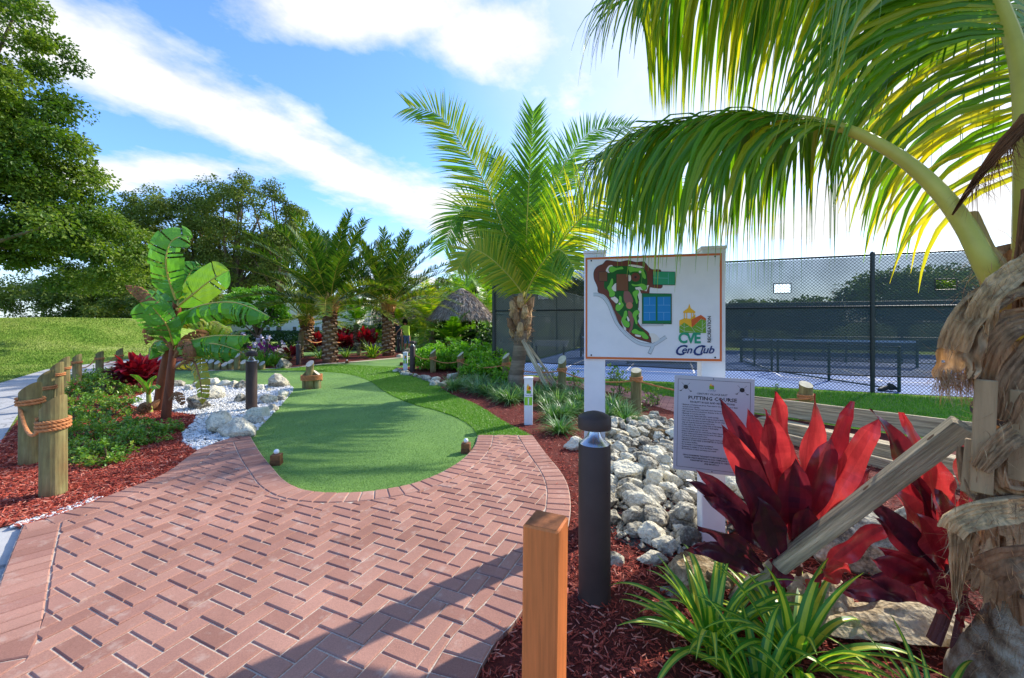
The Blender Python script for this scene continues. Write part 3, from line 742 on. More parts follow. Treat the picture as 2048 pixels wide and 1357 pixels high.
# ---- map sign on two posts
def frame_of(A, Bp):                    # sign plane from left foot to right foot
    ux = (Bp - A); W_ = ux.length; ux.normalize(); n = Vector((ux.y, -ux.x, 0))      # n faces the camera
    return ux, n, W_
A = Vector((.525, 2.95, 0)); Bq = Vector((1.412, 2.75, 0)); ux, nn_, SW = frame_of(A, Bq); SZ, SH = 1.271, .737
sg = empty('map_sign', (.97, 2.9, 0), 'white map board with orange border and coloured course plan, raised on two white posts', 'sign')
UZ = Vector((0, 0, 1))
def post4(mb, c, w, z0, z1, ux, n, cap=True):
    rot = Matrix((ux, -n, UZ)).transposed()
    box(mb, c + UZ * (z0 + z1) / 2, (w, w, z1 - z0), rot=rot, bev=.004)
    if cap:
        box(mb, c + UZ * (z1 + .011), (w + .014, w + .014, .022), rot=rot, bev=.003)
        a = [c + rot @ Vector((x * (w / 2 + .003), y * (w / 2 + .003), z1 + .022)) for x, y in ((-1, -1), (1, -1), (1, 1), (-1, 1))] + [c + UZ * (z1 + .034)]
        mb.add(a, [(0, 1, 4), (1, 2, 4), (2, 3, 4), (3, 0, 4)])
for c in (A + ux * .068 - nn_ * .088, Bq - ux * .052 - nn_ * .088):
    b = MB(); post4(b, Vector((c.x, c.y, 0)), .148, 0, 2.035, ux, nn_); b.build('post', MAT['white_vinyl'], sg)
def mats_flat(cols): return [simple('print_%d' % i, c, rough=.5) for i, c in enumerate(cols)]
PC = {'white': (.74, .74, .76, 1), 'orange': lin((212, 108, 52)), 'brown': lin((112, 56, 40)), 'brown2': lin((140, 92, 84)), 'dgreen': lin((16, 92, 24)), 'lgreen': lin((112, 190, 60)), 'black': (.02, .02, .02, 1),
      'grey': lin((190, 190, 190)), 'cream': lin((226, 220, 208)), 'roof': lin((124, 78, 48)), 'teal': lin((42, 150, 104)), 'courtg': lin((10, 112, 62)), 'blue': lin((22, 128, 190)), 'line': lin((150, 210, 235)),
      'gold': lin((238, 178, 36)), 'rust': lin((206, 92, 36)), 'leafg': lin((110, 160, 34)), 'cve': lin((40, 150, 112)), 'navy': lin((22, 50, 110)), 'lime': lin((150, 205, 60)), 'road': lin((196, 204, 208)), 'pinkb': lin((190, 120, 96))}
PM = {k: simple('print_' + k, v, rough=.45) for k, v in PC.items()}
b = MB(); rotS = Matrix((ux, -nn_, UZ)).transposed()
box(b, A + ux * SW / 2 + UZ * (SZ + SH / 2) - nn_ * .006, (SW, .012, SH), rot=rotS, bev=.002); b.build('board', MAT['white_vinyl'], sg)
def S(x, y):                            # position in the zoomed crop of the board -> board coordinates in metres
    u = (x - 60) / 1525; yt, yb = 118 - 90 * u, 1240 + 30 * u
    return u * SW, (yb - y) / (yb - yt) * SH
def onb(u, v, k): return A + ux * u + UZ * (SZ + v) + nn_ * (.0004 + .0006 * k)
def shape(mb, pts, k, m, closed_smooth=0):
    q = [Vector((*S(x, y), 0)) for x, y in pts]
    if closed_smooth: q = smooth_line(q, closed_smooth, True)
    tr = tessellate_polygon([q]); F = []
    for f in tr:
        a, c, d = (q[i] for i in f); F.append(tuple(f) if (c - a).cross(d - a).z >= 0 else tuple(f)[::-1])
    mb.add([onb(p.x, p.y, k) for p in q], F, m)
def stroke(mb, pts, w, k, m, sm=0):
    q = [Vector((*S(x, y), 0)) for x, y in pts]
    if sm: q = smooth_line(q, sm)
    o1, o2 = offset_line(q, w / 2), offset_line(q, -w / 2); n = len(q)
    mb.add([onb(p.x, p.y, k) for p in o2 + o1], [(i, i + 1, n + i + 1, n + i) for i in range(n - 1)], m)
b = MB()
for (u0, v0, u1, v1) in ((.004, .006, SW - .004, .022), (.004, SH - .018, SW - .004, SH - .004), (.004, .022, .017, SH - .018), (SW - .017, .022, SW - .004, SH - .018)):
    b.add([onb(u0, v0, 1), onb(u1, v0, 1), onb(u1, v1, 1), onb(u0, v1, 1)], [(0, 1, 2, 3)])
b.build('border', PM['orange'], sg)
names = ['brown', 'black', 'dgreen', 'lgreen', 'cream', 'roof', 'teal', 'courtg', 'blue', 'line', 'road', 'brown2', 'pinkb', 'grey']; MI = {n: i for i, n in enumerate(names)}
b = MB()
outline = [(215, 500), (205, 440), (165, 350), (165, 270), (205, 215), (270, 185), (310, 145), (390, 150), (470, 155), (560, 138), (650, 155), (740, 150), (790, 200), (830, 232), (905, 232), (935, 262), (945, 430), (860, 440), (808, 438), (800, 500), (760, 505), (690, 520), (680, 660), (650, 740), (690, 850), (740, 900), (800, 950), (830, 1050), (760, 1040), (640, 1000), (540, 920), (460, 840), (410, 730), (350, 600), (290, 530)]
shape(b, outline, 1, MI['black'], 4)
cx_, cy_ = 560, 520
shape(b, [(cx_ + (x - cx_) * .985, cy_ + (y - cy_) * .988) for x, y in outline], 2, MI['brown'], 4)
shape(b, [(300, 300), (340, 220), (440, 205), (560, 205), (700, 215), (760, 250), (775, 330), (770, 420), (700, 480), (690, 560), (672, 660), (690, 760), (665, 850), (740, 920), (790, 990), (640, 930), (560, 860), (480, 760), (420, 690), (410, 560), (330, 480), (285, 440)], 3, MI['dgreen'], 4)
shape(b, [(690, 460), (715, 520), (720, 660), (735, 840), (700, 840), (680, 760), (690, 600), (670, 520), (640, 440), (700, 430), (795, 410), (770, 480)], 4, MI['cream'], 0)
for pts in ([(305, 262), (340, 205), (385, 205), (350, 282)], [(372, 448), (428, 392), (430, 476), (400, 482)], [(362, 560), (400, 540), (450, 580), (430, 620), (390, 590)], [(560, 200), (600, 185), (730, 205), (720, 222), (640, 214)], [(565, 305), (590, 310), (592, 360), (565, 368)], [(545, 750), (580, 800), (560, 815)], [(640, 960), (700, 970), (700, 988), (650, 980)], [(480, 810), (500, 830), (540, 900), (520, 905)]):
    shape(b, pts, 5, MI['cream'], 3)
shape(b, [(520, 480), (575, 490), (612, 560), (612, 610), (540, 620), (510, 560)], 5, MI['brown2'], 3)
shape(b, [(560, 700), (600, 720), (625, 800), (600, 930), (565, 940), (590, 860), (570, 780)], 5, MI['brown2'], 3)
for pts in ([(345, 230), (380, 212), (430, 228), (490, 212), (505, 238), (440, 248), (380, 278), (345, 268)],
            [(565, 225), (590, 205), (640, 225), (700, 225), (740, 260), (762, 320), (752, 345), (725, 320), (700, 270), (630, 262), (580, 272)],
            [(370, 350), (388, 352), (390, 400), (372, 450), (410, 500), (400, 540), (350, 545), (345, 500), (320, 450), (345, 410)],
            [(600, 400), (650, 408), (720, 395), (765, 420), (765, 455), (730, 468), (690, 425), (620, 425)],
            [(615, 490), (660, 466), (684, 490), (662, 540), (672, 600), (655, 622), (640, 570), (615, 520)],
            [(460, 540), (485, 545), (490, 600), (512, 640), (460, 700), (420, 690), (425, 640), (455, 610)],
            [(520, 705), (548, 702), (550, 760), (530, 800), (575, 830), (570, 880), (520, 870), (485, 800), (505, 760)],
            [(625, 710), (665, 688), (688, 720), (655, 760), (668, 830), (650, 846), (630, 790), (612, 750)],
            [(600, 925), (640, 898), (690, 925), (740, 935), (790, 990), (775, 1012), (730, 1000), (700, 965), (620, 950)]):
    c_ = (sum(p[0] for p in pts) / len(pts), sum(p[1] for p in pts) / len(pts))
    shape(b, [(c_[0] + (x - c_[0]) * 1.07, c_[1] + (y - c_[1]) * 1.07) for x, y in pts], 6, MI['black'], 4)
    shape(b, pts, 7, MI['lgreen'], 4)
def circ(x, y, r, k, m):
    shape(b, [(x + r * math.cos(a * .3927), y + r * math.sin(a * .3927)) for a in range(16)], k, m)
circ(645, 325, 50, 6, MI['brown']); circ(645, 325, 14, 7, MI['black']); circ(576, 640, 38, 6, MI['pinkb']); circ(696, 266, 14, 8, MI['cream']); circ(464, 622, 11, 8, MI['cream'])
for (x0, y0, x1, y1, m) in ((228, 275, 320, 375, 'roof'), (430, 296, 560, 476, 'roof'), (842, 260, 1078, 402, 'teal'), (722, 505, 1040, 838, 'courtg')):
    shape(b, [(x0 - 5, y0 - 4), (x1 + 5, y0 - 4), (x1 + 5, y1 + 5), (x0 - 5, y1 + 5)], 8, MI['black']); shape(b, [(x0, y0), (x1, y0), (x1, y1), (x0, y1)], 9, MI[m])
shape(b, [(735, 545), (870, 540), (870, 805), (735, 808)], 10, MI['blue']); shape(b, [(890, 540), (1032, 536), (1032, 802), (890, 805)], 10, MI['blue'])
for l in ([(738, 635), (868, 632)], [(892, 632), (1030, 630)], [(738, 715), (868, 712)], [(892, 712), (1030, 710)], [(803, 548), (803, 632)], [(958, 545), (958, 632)], [(803, 715), (803, 800)], [(958, 714), (958, 800)], [(905, 330), (1005, 330)], [(905, 330), (905, 262)], [(1008, 270), (1008, 396)], [(845, 330), (905, 330)]):
    stroke(b, l, .0012, 11, MI['line'])
for x in range(445, 560, 14): stroke(b, [(x, 300), (x + 3, 474)], .001, 11, MI['brown'])
for x in range(238, 320, 13): stroke(b, [(x, 278), (x + 2, 372)], .001, 11, MI['brown'])
shape(b, [(706, 842), (955, 838), (955, 862), (706, 868)], 8, MI['grey'])
shape(b, [(800, 955), (860, 950), (910, 1000), (900, 1025), (830, 1052), (820, 1000)], 3, MI['cream'], 3)
rd = [(160, 525), (225, 528), (290, 565), (345, 640), (390, 745), (430, 830), (500, 920), (590, 1000), (690, 1060), (820, 1080), (870, 1060), (985, 985)]
stroke(b, rd, .024, 2, MI['black'], 4); stroke(b, rd, .0205, 3, MI['road'], 4); stroke(b, [(845, 1075), (800, 1175)], .024, 2, MI['black']); stroke(b, [(846, 1075), (802, 1170)], .0205, 4, MI['road'])
b.build('course_plan', [PM[n] for n in names], sg)
# logo: gazebo, roof, leaves
b = MB(); L_ = ['gold', 'rust', 'leafg', 'white', 'cve']
shape(b, [(1128, 800), (1180, 775), (1250, 780), (1300, 730), (1300, 870), (1128, 880)], 2, 0)
shape(b, [(1236, 610), (1250, 660), (1300, 700), (1300, 715), (1170, 715), (1170, 700), (1222, 660)], 2, 0)
for x in (1182, 1208, 1258, 1284): shape(b, [(x - 5, 712), (x + 5, 712), (x + 5, 778), (x - 5, 778)], 2, 0)
shape(b, [(1196, 716), (1272, 716), (1268, 770), (1200, 772)], 1, 3)
shape(b, [(1256, 790), (1358, 735), (1412, 775), (1412, 800), (1360, 780), (1262, 880)], 3, 1)
shape(b, [(1128, 870), (1180, 822), (1262, 880), (1360, 784), (1412, 800), (1412, 940), (1128, 940)], 4, 2)
for l in ([(1180, 830), (1180, 930)], [(1180, 880), (1135, 850)], [(1180, 920), (1130, 890)], [(1180, 880), (1230, 860)], [(1180, 920), (1290, 930)], [(1372, 800), (1372, 930)], [(1372, 860), (1408, 820)], [(1372, 900), (1410, 860)], [(1372, 900), (1310, 860)], [(1372, 930), (1290, 890)], [(1262, 880), (1300, 940)]): stroke(b, l, .0014, 5, 3)
b.build('logo', [PM[n] for n in L_], sg)
def text(s, size, ax, ay, az, org, mat, name, parent, align='LEFT', shear=0.0, off=0.0, sx=1.0, space=1.0, rz=0.0, ext=.0002, resol=3):
    cu = bpy.data.curves.new(name, 'FONT'); cu.body = s; cu.size = size; cu.align_x = align; cu.shear = shear; cu.offset = off; cu.space_character = space
    cu.extrude = ext; cu.resolution_u = resol
    o = bpy.data.objects.new('tmp', cu); COL.objects.link(o); bpy.context.view_layer.update()
    me = bpy.data.meshes.new_from_object(o.evaluated_get(bpy.context.evaluated_depsgraph_get())); bpy.data.objects.remove(o)
    n = len(me.vertices); v = np.empty(n * 3, np.float32); me.vertices.foreach_get('co', v); v = v.reshape(-1, 3).astype(float)
    v[:, 0] *= sx
    if rz: c_, s_ = math.cos(rz), math.sin(rz); v[:, :2] = np.stack([v[:, 0] * c_ - v[:, 1] * s_, v[:, 0] * s_ + v[:, 1] * c_], 1)
    M_ = np.array([tuple(ax), tuple(ay), tuple(az)]); v = v @ M_ + np.array(tuple(org))
    pos = np.array(tuple(parent.location)) if parent is not None else 0
    me.vertices.foreach_set('co', (v - pos).astype(np.float32).ravel()); me.materials.clear(); me.materials.append(mat); me.update()
    me.name = name; return link(name, me, parent)
def bt(s, x, y, size, mat, name, **k): 
    u, v = S(x, y); return text(s, size, ux, UZ, nn_, onb(u, v, 7), mat, name, sg, **k)
bt('CVE', 1116, 1050, .098, PM['cve'], 'logo_lettering', off=.0035, sx=.86, space=.88)
bt('RECREATION', 1462, 1048, .029, PM['black'], 'side_lettering', rz=math.pi / 2, off=.0006, sx=1.03)
bt('C', 1066, 1186, .098, PM['navy'], 'script_lettering', shear=.4, off=.0016)
bt('en', 1146, 1166, .070, PM['navy'], 'script_lettering', shear=.32, off=.0012)
bt('C', 1255, 1188, .098, PM['navy'], 'script_lettering', shear=.4, off=.0016)
bt('lub', 1345, 1166, .072, PM['navy'], 'script_lettering', shear=.32, off=.0012)
b = MB()
for x, y in ((1507, 75), (1507, 1215), (135, 155), (135, 1190)):
    u, v = S(x, y); c = onb(u, v, 1); V = [c + (ux * math.cos(a) + UZ * math.sin(a)) * .006 + nn_ * .003 for a in np.linspace(0, 6.283, 9)[:-1]]; b.add(V, [tuple(range(8))])
b.build('bolt', PM['black'], sg)
# ---- rules sign screwed to the right post
A2 = Vector((1.074, 2.735, 0)); B2 = Vector((1.520, 2.585, 0)); ux2, n2, W2 = frame_of(A2, B2); Z2, H2 = .562, .626
rs = empty('rules_sign', (1.3, 2.66, Z2), 'grey white putting course rules plate fixed low on the right sign post', 'sign')
rz_ = R(-.9); ax2 = (ux2 * math.cos(rz_) + UZ * math.sin(rz_)); ay2 = (UZ * math.cos(rz_) - ux2 * math.sin(rz_)); O2 = A2 + UZ * Z2
def on2(u, v, k=1): return O2 + ax2 * u + ay2 * v + n2 * (.0005 * k)
b = MB(); box(b, on2(W2 / 2, H2 / 2, 0) - n2 * .004, (W2, .008, H2), rot=Matrix((ax2, -n2, ay2)).transposed(), bev=.0015); b.build('plate', simple('sign_plate', (.5, .5, .53), rough=.4), rs)
b = MB(); i_ = .022; w_ = .0022
for (u0, v0, u1, v1) in ((i_, i_, W2 - i_, i_ + w_), (i_, H2 - i_ - w_, W2 - i_, H2 - i_), (i_, i_, i_ + w_, H2 - i_), (W2 - i_ - w_, i_, W2 - i_, H2 - i_)):
    b.add([on2(u0, v0), on2(u1, v0), on2(u1, v1), on2(u0, v1)], [(0, 1, 2, 3)])
for cu_ in (.07, W2 - .07):
    for sgn in (-1, 1):
        a_, c_ = Vector((cu_ - sgn * .026, H2 - .045, 0)), Vector((cu_ + sgn * .028, H2 - .098, 0)); d_ = (c_ - a_).normalized() * .0009; pr = Vector((-d_.y, d_.x, 0))
        b.add([on2(*(a_ - pr)[:2]), on2(*(c_ - pr)[:2]), on2(*(c_ + pr)[:2]), on2(*(a_ + pr)[:2])], [(0, 1, 2, 3)])
        q_ = [(cu_ + sgn * .024, H2 - .096), (cu_ + sgn * .038, H2 - .098), (cu_ + sgn * .037, H2 - .102), (cu_ + sgn * .026, H2 - .103)]
        if sgn < 0: q_ = q_[::-1]
        b.add([on2(x, y, 2) for x, y in q_], [(0, 1, 2, 3)])
    b.add([on2(cu_ + .0145 * math.cos(a), H2 - .073 + .0145 * math.sin(a), 2) for a in np.linspace(0, 6.283, 17)[:-1]], [tuple(range(16))])
b.build('border', PM['black'], rs)
b = MB(); cx2 = W2 / 2 - .01
b.add([on2(cx2 - .014, H2 - .08), on2(cx2 + .014, H2 - .08), on2(cx2 + .014, H2 - .058), on2(cx2 - .014, H2 - .058)], [(0, 1, 2, 3)], 2)
b.add([on2(cx2 - .014, H2 - .058), on2(cx2 + .002, H2 - .058), on2(cx2 - .004, H2 - .04)], [(0, 1, 2)], 0); b.add([on2(cx2 - .002, H2 - .064, 2), on2(cx2 + .014, H2 - .058, 2), on2(cx2 + .006, H2 - .050, 2)], [(0, 1, 2)], 1)
b.build('logo', [PM[n] for n in L_], rs)
def t2(s, u, v, size, **k): return text(s, size, ax2, ay2, n2, on2(u, v, 1.5), k.pop('mat', PM['black']), 'lettering', rs, resol=1, ext=0, **k)
t2('CenClub', cx2, H2 - .092, .013, align='CENTER', shear=.4, mat=PM['navy'])
t2('CENTURY VILLAGE EAST', W2 / 2 - .008, H2 - .118, .0165, align='CENTER', off=.0002)
t2('PUTTING COURSE', W2 / 2 - .006, H2 - .153, .033, align='CENTER', off=.0008, sx=1.05)
t2('FACILITY RULES AND REGULATIONS', W2 / 2 - .006, H2 - .175, .0165, align='CENTER', off=.0004, sx=.97)
rules = ['\u2022 Maximum of 5 players per group. Please wait for the players ahead to finish', '  the hole before starting.', '\u2022 All players putt. Then proceed until holed. Start from the tee.', '\u2022 Balls may be moved 6 inches from obstacles or the rocks.', '\u2022 Maximum of 6 strokes per hole.', '\u2022 Out of Bounds: Replace ball with 1 stroke penalty.',
         '\u2022 Do not start the next hole until the group ahead is finished.', '\u2022 Please stay on the grass and paver walkways. Do not climb on rocks.', '  Stay out of garden beds and decorative areas.', '\u2022 Putters only on the course, putting only, no full swings.', '\u2022 Do not strike the trees, structures or landscaping.', '\u2022 Use these facilities at your own risk.',
         '\u2022 Eating is allowed under the covered area. Please dispose of trash.', '\u2022 Proper clothes and footwear must be worn. No spikes.', '  Soft shoes and shirts must be worn.', '\u2022 Pets are not allowed on Recreation Property. Service animals only.', '\u2022 SMOKING OF ANY KIND IS PROHIBITED on CenClub and', '  all recreation facilities.',
         '\u2022 No horseplay or foul language is permitted.', '\u2022 Equipment is available to use in the Fitness Center.', '\u2022 Be considerate of others and enjoy your round!']
for i, s in enumerate(rules): t2(s, .046, H2 - .193 - i * .0146, .0122, off=.0003, sx=.87)
for i, s in enumerate(['CENCLUB RESERVES THE RIGHT TO REVOKE RECREATION PRIVILEGES', 'INAPPROPRIATE BEHAVIOR OR NON COMPLIANCE OF ANY RULE', 'PLEASE REPORT NON COMPLIANCE TO THE STAFF', '(954) 428-6892 x 5']):
    t2(s, W2 / 2 - .004, .1 - i * .0155, .0128, align='CENTER', off=.0004, sx=.86)
b = MB()
for v in (H2 - .012, .012):
    b.add([on2(W2 / 2 + .004 * math.cos(a), v + .004 * math.sin(a), 3) for a in np.linspace(0, 6.283, 9)[:-1]], [tuple(range(8))])
b.build('screw', PM['black'], rs)
# ---- white numbered tee posts
def number_post(loc, w, h, num, label, rz):
    t = empty('tee_marker_post', loc, label, 'marker post', 'white numbered tee marker posts')
    x = Vector((math.cos(rz), math.sin(rz), 0)); n = Vector((x.y, -x.x, 0)); c = Vector(loc)
    b = MB(); post4(b, c, w, 0, h - .03, x, n); b.build('post', MAT['white_vinyl'], t)
    f = c + n * (w / 2 + .0008)
    def q(mb, u0, v0, u1, v1, m, k=0): mb.add([f + x * u0 + UZ * v0 + n * k * .0005, f + x * u1 + UZ * v0 + n * k * .0005, f + x * u1 + UZ * v1 + n * k * .0005, f + x * u0 + UZ * v1 + n * k * .0005], [(0, 1, 2, 3)], m)
    b = MB(); q(b, -w * .47, h * .42, w * .47, h * .59, 0)
    b.build('number_band', PM['lime'], t)
    b = MB(); q(b, -w * .2, h * .72, w * .2, h * .78, 0); 
    b.add([f + x * a + UZ * z + n * .001 for a, z in ((-w * .22, h * .78), (w * .1, h * .78), (-w * .04, h * .87))], [(0, 1, 2)], 0)
    b.add([f + x * a + UZ * z + n * .0015 for a, z in ((-w * .05, h * .75), (w * .3, h * .74), (w * .3, h * .79), (w * .14, h * .82))], [(0, 1, 2, 3)], 1)
    q(b, -w * .22, h * .66, w * .3, h * .72, 2, 1); b.build('logo', [PM['gold'], PM['rust'], PM['leafg']], t)
    text('CenClub', h * .045, x, UZ, n, f + UZ * h * .612 + n * .001, PM['navy'], 'lettering', t, align='CENTER', shear=.4, ext=0)
    text(num, h * .19, x, UZ, n, f + UZ * h * .437 + n * .0015, PM['white'], 'number', t, align='CENTER', off=.002, ext=0)
number_post(P(1057, 850), .125, .725, '1', 'white square post numbered 1 on a green band at the mulch edge', R(-4))
number_post(P(811, 744), .13, .62, '2', 'white square post numbered 2 beside a bollard at the small rocks', R(8))
# ---- tee blocks with golf balls
def tee(loc, s, h, label, ball, lb2=None, rz=.2):
    t = empty('tee_block', loc, label, 'tee block', 'small wooden tee blocks')
    b = MB(); rot = Matrix.Rotation(rz, 3, 'Z'); c = Vector(loc)
    box(b, c + UZ * (h * .27), (s, s, h * .54), rot=rot, bev=.004, t=.2); box(b, c + UZ * (h * .77), (s * .96, s * .96, h * .46), rot=rot, bev=.004, t=.8)
    b.build('block', MAT['tee_wood'], t)
    if ball:
        me = MB(); lathe(me, c + UZ * (h + ball), [(ball * math.sin(a) + 1e-4, -ball * math.cos(a)) for a in np.linspace(0, math.pi, 13)], 20, cap=False)
        o = me.build('golf_ball', MAT['ball'], None, True, origin=c); o.location = c; tag(o, lb2, 'golf ball', 'golf balls on the tee blocks')
tee(P(553, 932), .102, .125, 'small brown tee block at the left of the green by the pavers', .027, 'white golf ball on the tee block nearest the left pavers')
tee(P(932, 908), .105, .128, 'small brown tee block at the right of the green', .027, 'white golf ball on the tee block at the right of the green', -.05)
tee(P(694, 728), .12, .11, 'tiny far tee block on the second green beyond the fringe', .024, 'tiny far golf ball on the second tee block')
tee(P(803, 732), .12, .12, 'tiny dark tee block left of the number 2 post', 0)
# ---- rope posts
def log(mb, c, r, h, lowaz, slant, mside=0, mtop=1, n=20, taper=.97, lean=(0, 0)):
    c = Vector(c); V = []; zs = [0, h * .33, h * .66, None]
    for k, z in enumerate(zs):
        for j in range(n):
            a = 2 * math.pi * j / n; rr = r * (1 + (taper - 1) * k / 3) * (1 + .025 * math.sin(3 * a + c.x * 7) + .012 * math.sin(7 * a + k))
            zz = z if z is not None else h - slant / 2 + slant / 2 * -math.cos(a - lowaz)
            zz2 = zz if z is None else min(zz, h - slant / 2 - slant / 2 * math.cos(a - lowaz) - .001 * (3 - k))
            V.append(c + Vector((rr * math.cos(a) + lean[0] * zz2, rr * math.sin(a) + lean[1] * zz2, zz2)))
    F = [(i * n + j, i * n + (j + 1) % n, (i + 1) * n + (j + 1) % n, (i + 1) * n + j) for i in range(3) for j in range(n)]
    mb.add(V, F, mside); top = V[-n:]
    cc = sum(top, Vector()) / n
    mb.add(top + [cc], [(j, (j + 1) % n, n) for j in range(n)], mtop)
def rope(mb, pts, r=.014, strands=3, pitch=.075):
    ln = resample([Vector(p) for p in pts], .012 if len(pts) < 400 else .02)
    u = None; n = len(ln); S_ = [0.0]
    for a, c in zip(ln, ln[1:]): S_.append(S_[-1] + (c - a).length)
    cs = [[] for _ in range(strands)]
    for i, p in enumerate(ln):
        d = ln[min(i + 1, n - 1)] - ln[max(i - 1, 0)]; u, w = ringframe(d, u)
        for k in range(strands):
            a = 2 * math.pi * (k / strands + S_[i] / pitch); cs[k].append(p + (u * math.cos(a) + w * math.sin(a)) * r * .5)
    for k in range(strands): tube(mb, cs[k], r * .56, 6, 0, .3 + .2 * k)
def wrap(c, r, z0, turns, rr, a0=0.0, dz=None):
    dz = dz or rr * 2.02; return [Vector((c[0] + (r + rr * .8) * math.cos(a), c[1] + (r + rr * .8) * math.sin(a), z0 + dz * (a - a0) / 6.283)) for a in np.linspace(a0, a0 + turns * 6.283, int(turns * 22))]
def rope_post(px, Y, ztip, zlow, lowaz, label, grp, wz, turns=3, r=.088, rr=.014, X=None):
    c = Vector(((px - 1024) / FPX * Y, Y, 0)); t = empty('rope_post', c, label, 'post', grp)
    b = MB(); log(b, c, r, ztip, lowaz, ztip - zlow); b.build('shaft', [MAT['post_wood'], MAT['cut_wood']], t)
    b = MB(); rope(b, wrap(c, r, wz, turns, rr, lowaz), rr); b.build('rope_wrap', MAT['rope'], t, True)
    return c
GL = 'round wooden rope posts along the left path'; GR = 'round wooden rope posts along the right bed'
LP = [(107, 3.62, .905, .735, math.pi, 'nearest thick round post with slanted top and three rope turns, at left', .60, 3.1),
      (61, 4.42, .90, .75, math.pi * 1.0, 'second round rope post, just behind the nearest one at the left edge', .66, 2.2),
      (92, 5.75, .875, .70, math.pi, 'third round rope post from the near end, partly hidden by the first two', .60, 2.2),
      (114, 7.2, .85, .68, math.pi, 'fourth round rope post from the near end, dark slanted top', .60, 2.2),
      (129, 8.9, .80, .64, math.pi, 'fifth round rope post from the near end, standing right of the cluster', .52, 2.2),
      (154, 10.4, .74, .60, math.pi, 'rope post standing alone before the path, three short of the red bush', .50, 2.2),
      (199, 11.7, .72, .60, math.pi, 'rope post before the path, next but one to the red bush', .48, 2.2),
      (239, 12.7, .74, .60, math.pi, 'rope post right beside the red bush, last of the left row', .48, 2.2)]
cs = [rope_post(a[0], a[1], a[2], a[3], a[4], a[5], GL, a[6], a[7], rr=.0155 if i < 2 else .0135) for i, a in enumerate(LP)]
for i in range(len(cs) - 1):
    a, c = cs[i], cs[i + 1]; za, zc = LP[i][6] + .01, LP[i + 1][6] + .01; so_ = Vector((-.1, -.02, 0)); a2, c2 = a + so_ + UZ * za, c + so_ + UZ * zc
    sag = .09 + .06 * (c - a).length; pts = [a2.lerp(c2, s) - UZ * sag * 4 * s * (1 - s) for s in np.linspace(0, 1, 14)]
    b = MB(); rope(b, pts, .0155 if i == 0 else .0135); o = b.build('rope', MAT['rope'], None, True, origin=a); o.location = a
    tag(o, ['thick rope looping between the two nearest left posts', 'rope sagging from the second to the third left post', 'rope sagging from the third to the fourth left post', 'rope sagging from the fourth to the fifth left post', 'rope from the fifth left post to the lone post', 'bright rope sagging between the two lone posts before the path', 'bright rope running to the post beside the red bush'][i], 'rope', 'ropes strung between the left posts')
RPs = [(866, 12.5, .72, .58, R(-150), 'rope post next to the leafy shrubs, first after the bollard', .42), (921, 11.7, .70, .56, R(-150), 'rope post with pale slanted cut between leafy shrubs and strap leaved tufts', .42),
       (1012, 9.9, .80, .66, R(-150), 'rope post half hidden behind the coconut palm trunk', .50), (1124, 8.75, .83, .66, R(-120), 'rope post with oval pale cut right of the palm braces', .50),
       (1272, 6.95, .765, .69, R(-110), 'rope post seen under the map sign, pale round top', .55), (1612, 5.95, .68, .60, R(-95), 'rope post whose round top shows above the timber wall', .43)]
cr = [rope_post(a[0], a[1], a[2], a[3], a[4], a[5], GR, a[6], 2.6) for a in RPs]
ends = [P(832, 744) + UZ * .55] + [c + UZ * (a[6] + .02) for c, a in zip(cr, RPs)]
for i in range(len(ends) - 1):
    a, c = ends[i], ends[i + 1]; f = Vector((-.03, -.1, 0)); a = a + f; c = c + f
    pts = [a.lerp(c, s) - UZ * (.05 + .03 * (c - a).length) * 4 * s * (1 - s) for s in np.linspace(0, 1, 14)]
    b = MB(); rope(b, pts, .0135); o = b.build('rope', MAT['rope'], None, True, origin=a); o.location = a
    tag(o, ['rope from the bollard to the first right post', 'rope across the leafy shrubs between the first two right posts', 'rope running from the leafy shrubs to the palm trunk', 'rope passing behind the palm braces', 'rope running to the post under the map sign', 'rope going from under the map sign towards the timber wall'][i], 'rope', 'ropes strung between the right posts')
# ---- log obstacle bound with rope
c0 = P(621, 779); t = empty('log_obstacle', c0, 'bundle of short logs bound with rope, standing on the putting green', 'log bundle')
for dx, dy, r, h, sl, az in ((0, -.03, .085, .66, .13, R(-95)), (-.13, .06, .085, .44, .14, R(170)), (.13, .05, .085, .44, .14, R(10)), (0, .15, .09, .42, .08, R(90))):
    b = MB(); log(b, c0 + Vector((dx, dy, 0)), r, h, az, sl); b.build('log', [MAT['post_wood'], MAT['post_top_white']], t)
b = MB(); pts = [Vector((c0.x + .225 * math.cos(a), c0.y + .05 + .19 * math.sin(a), .2 + .031 * a / 6.283)) for a in np.linspace(0, 4.2 * 6.283, 100)]; rope(b, pts, .0155); b.build('rope_wrap', MAT['rope'], t, True)
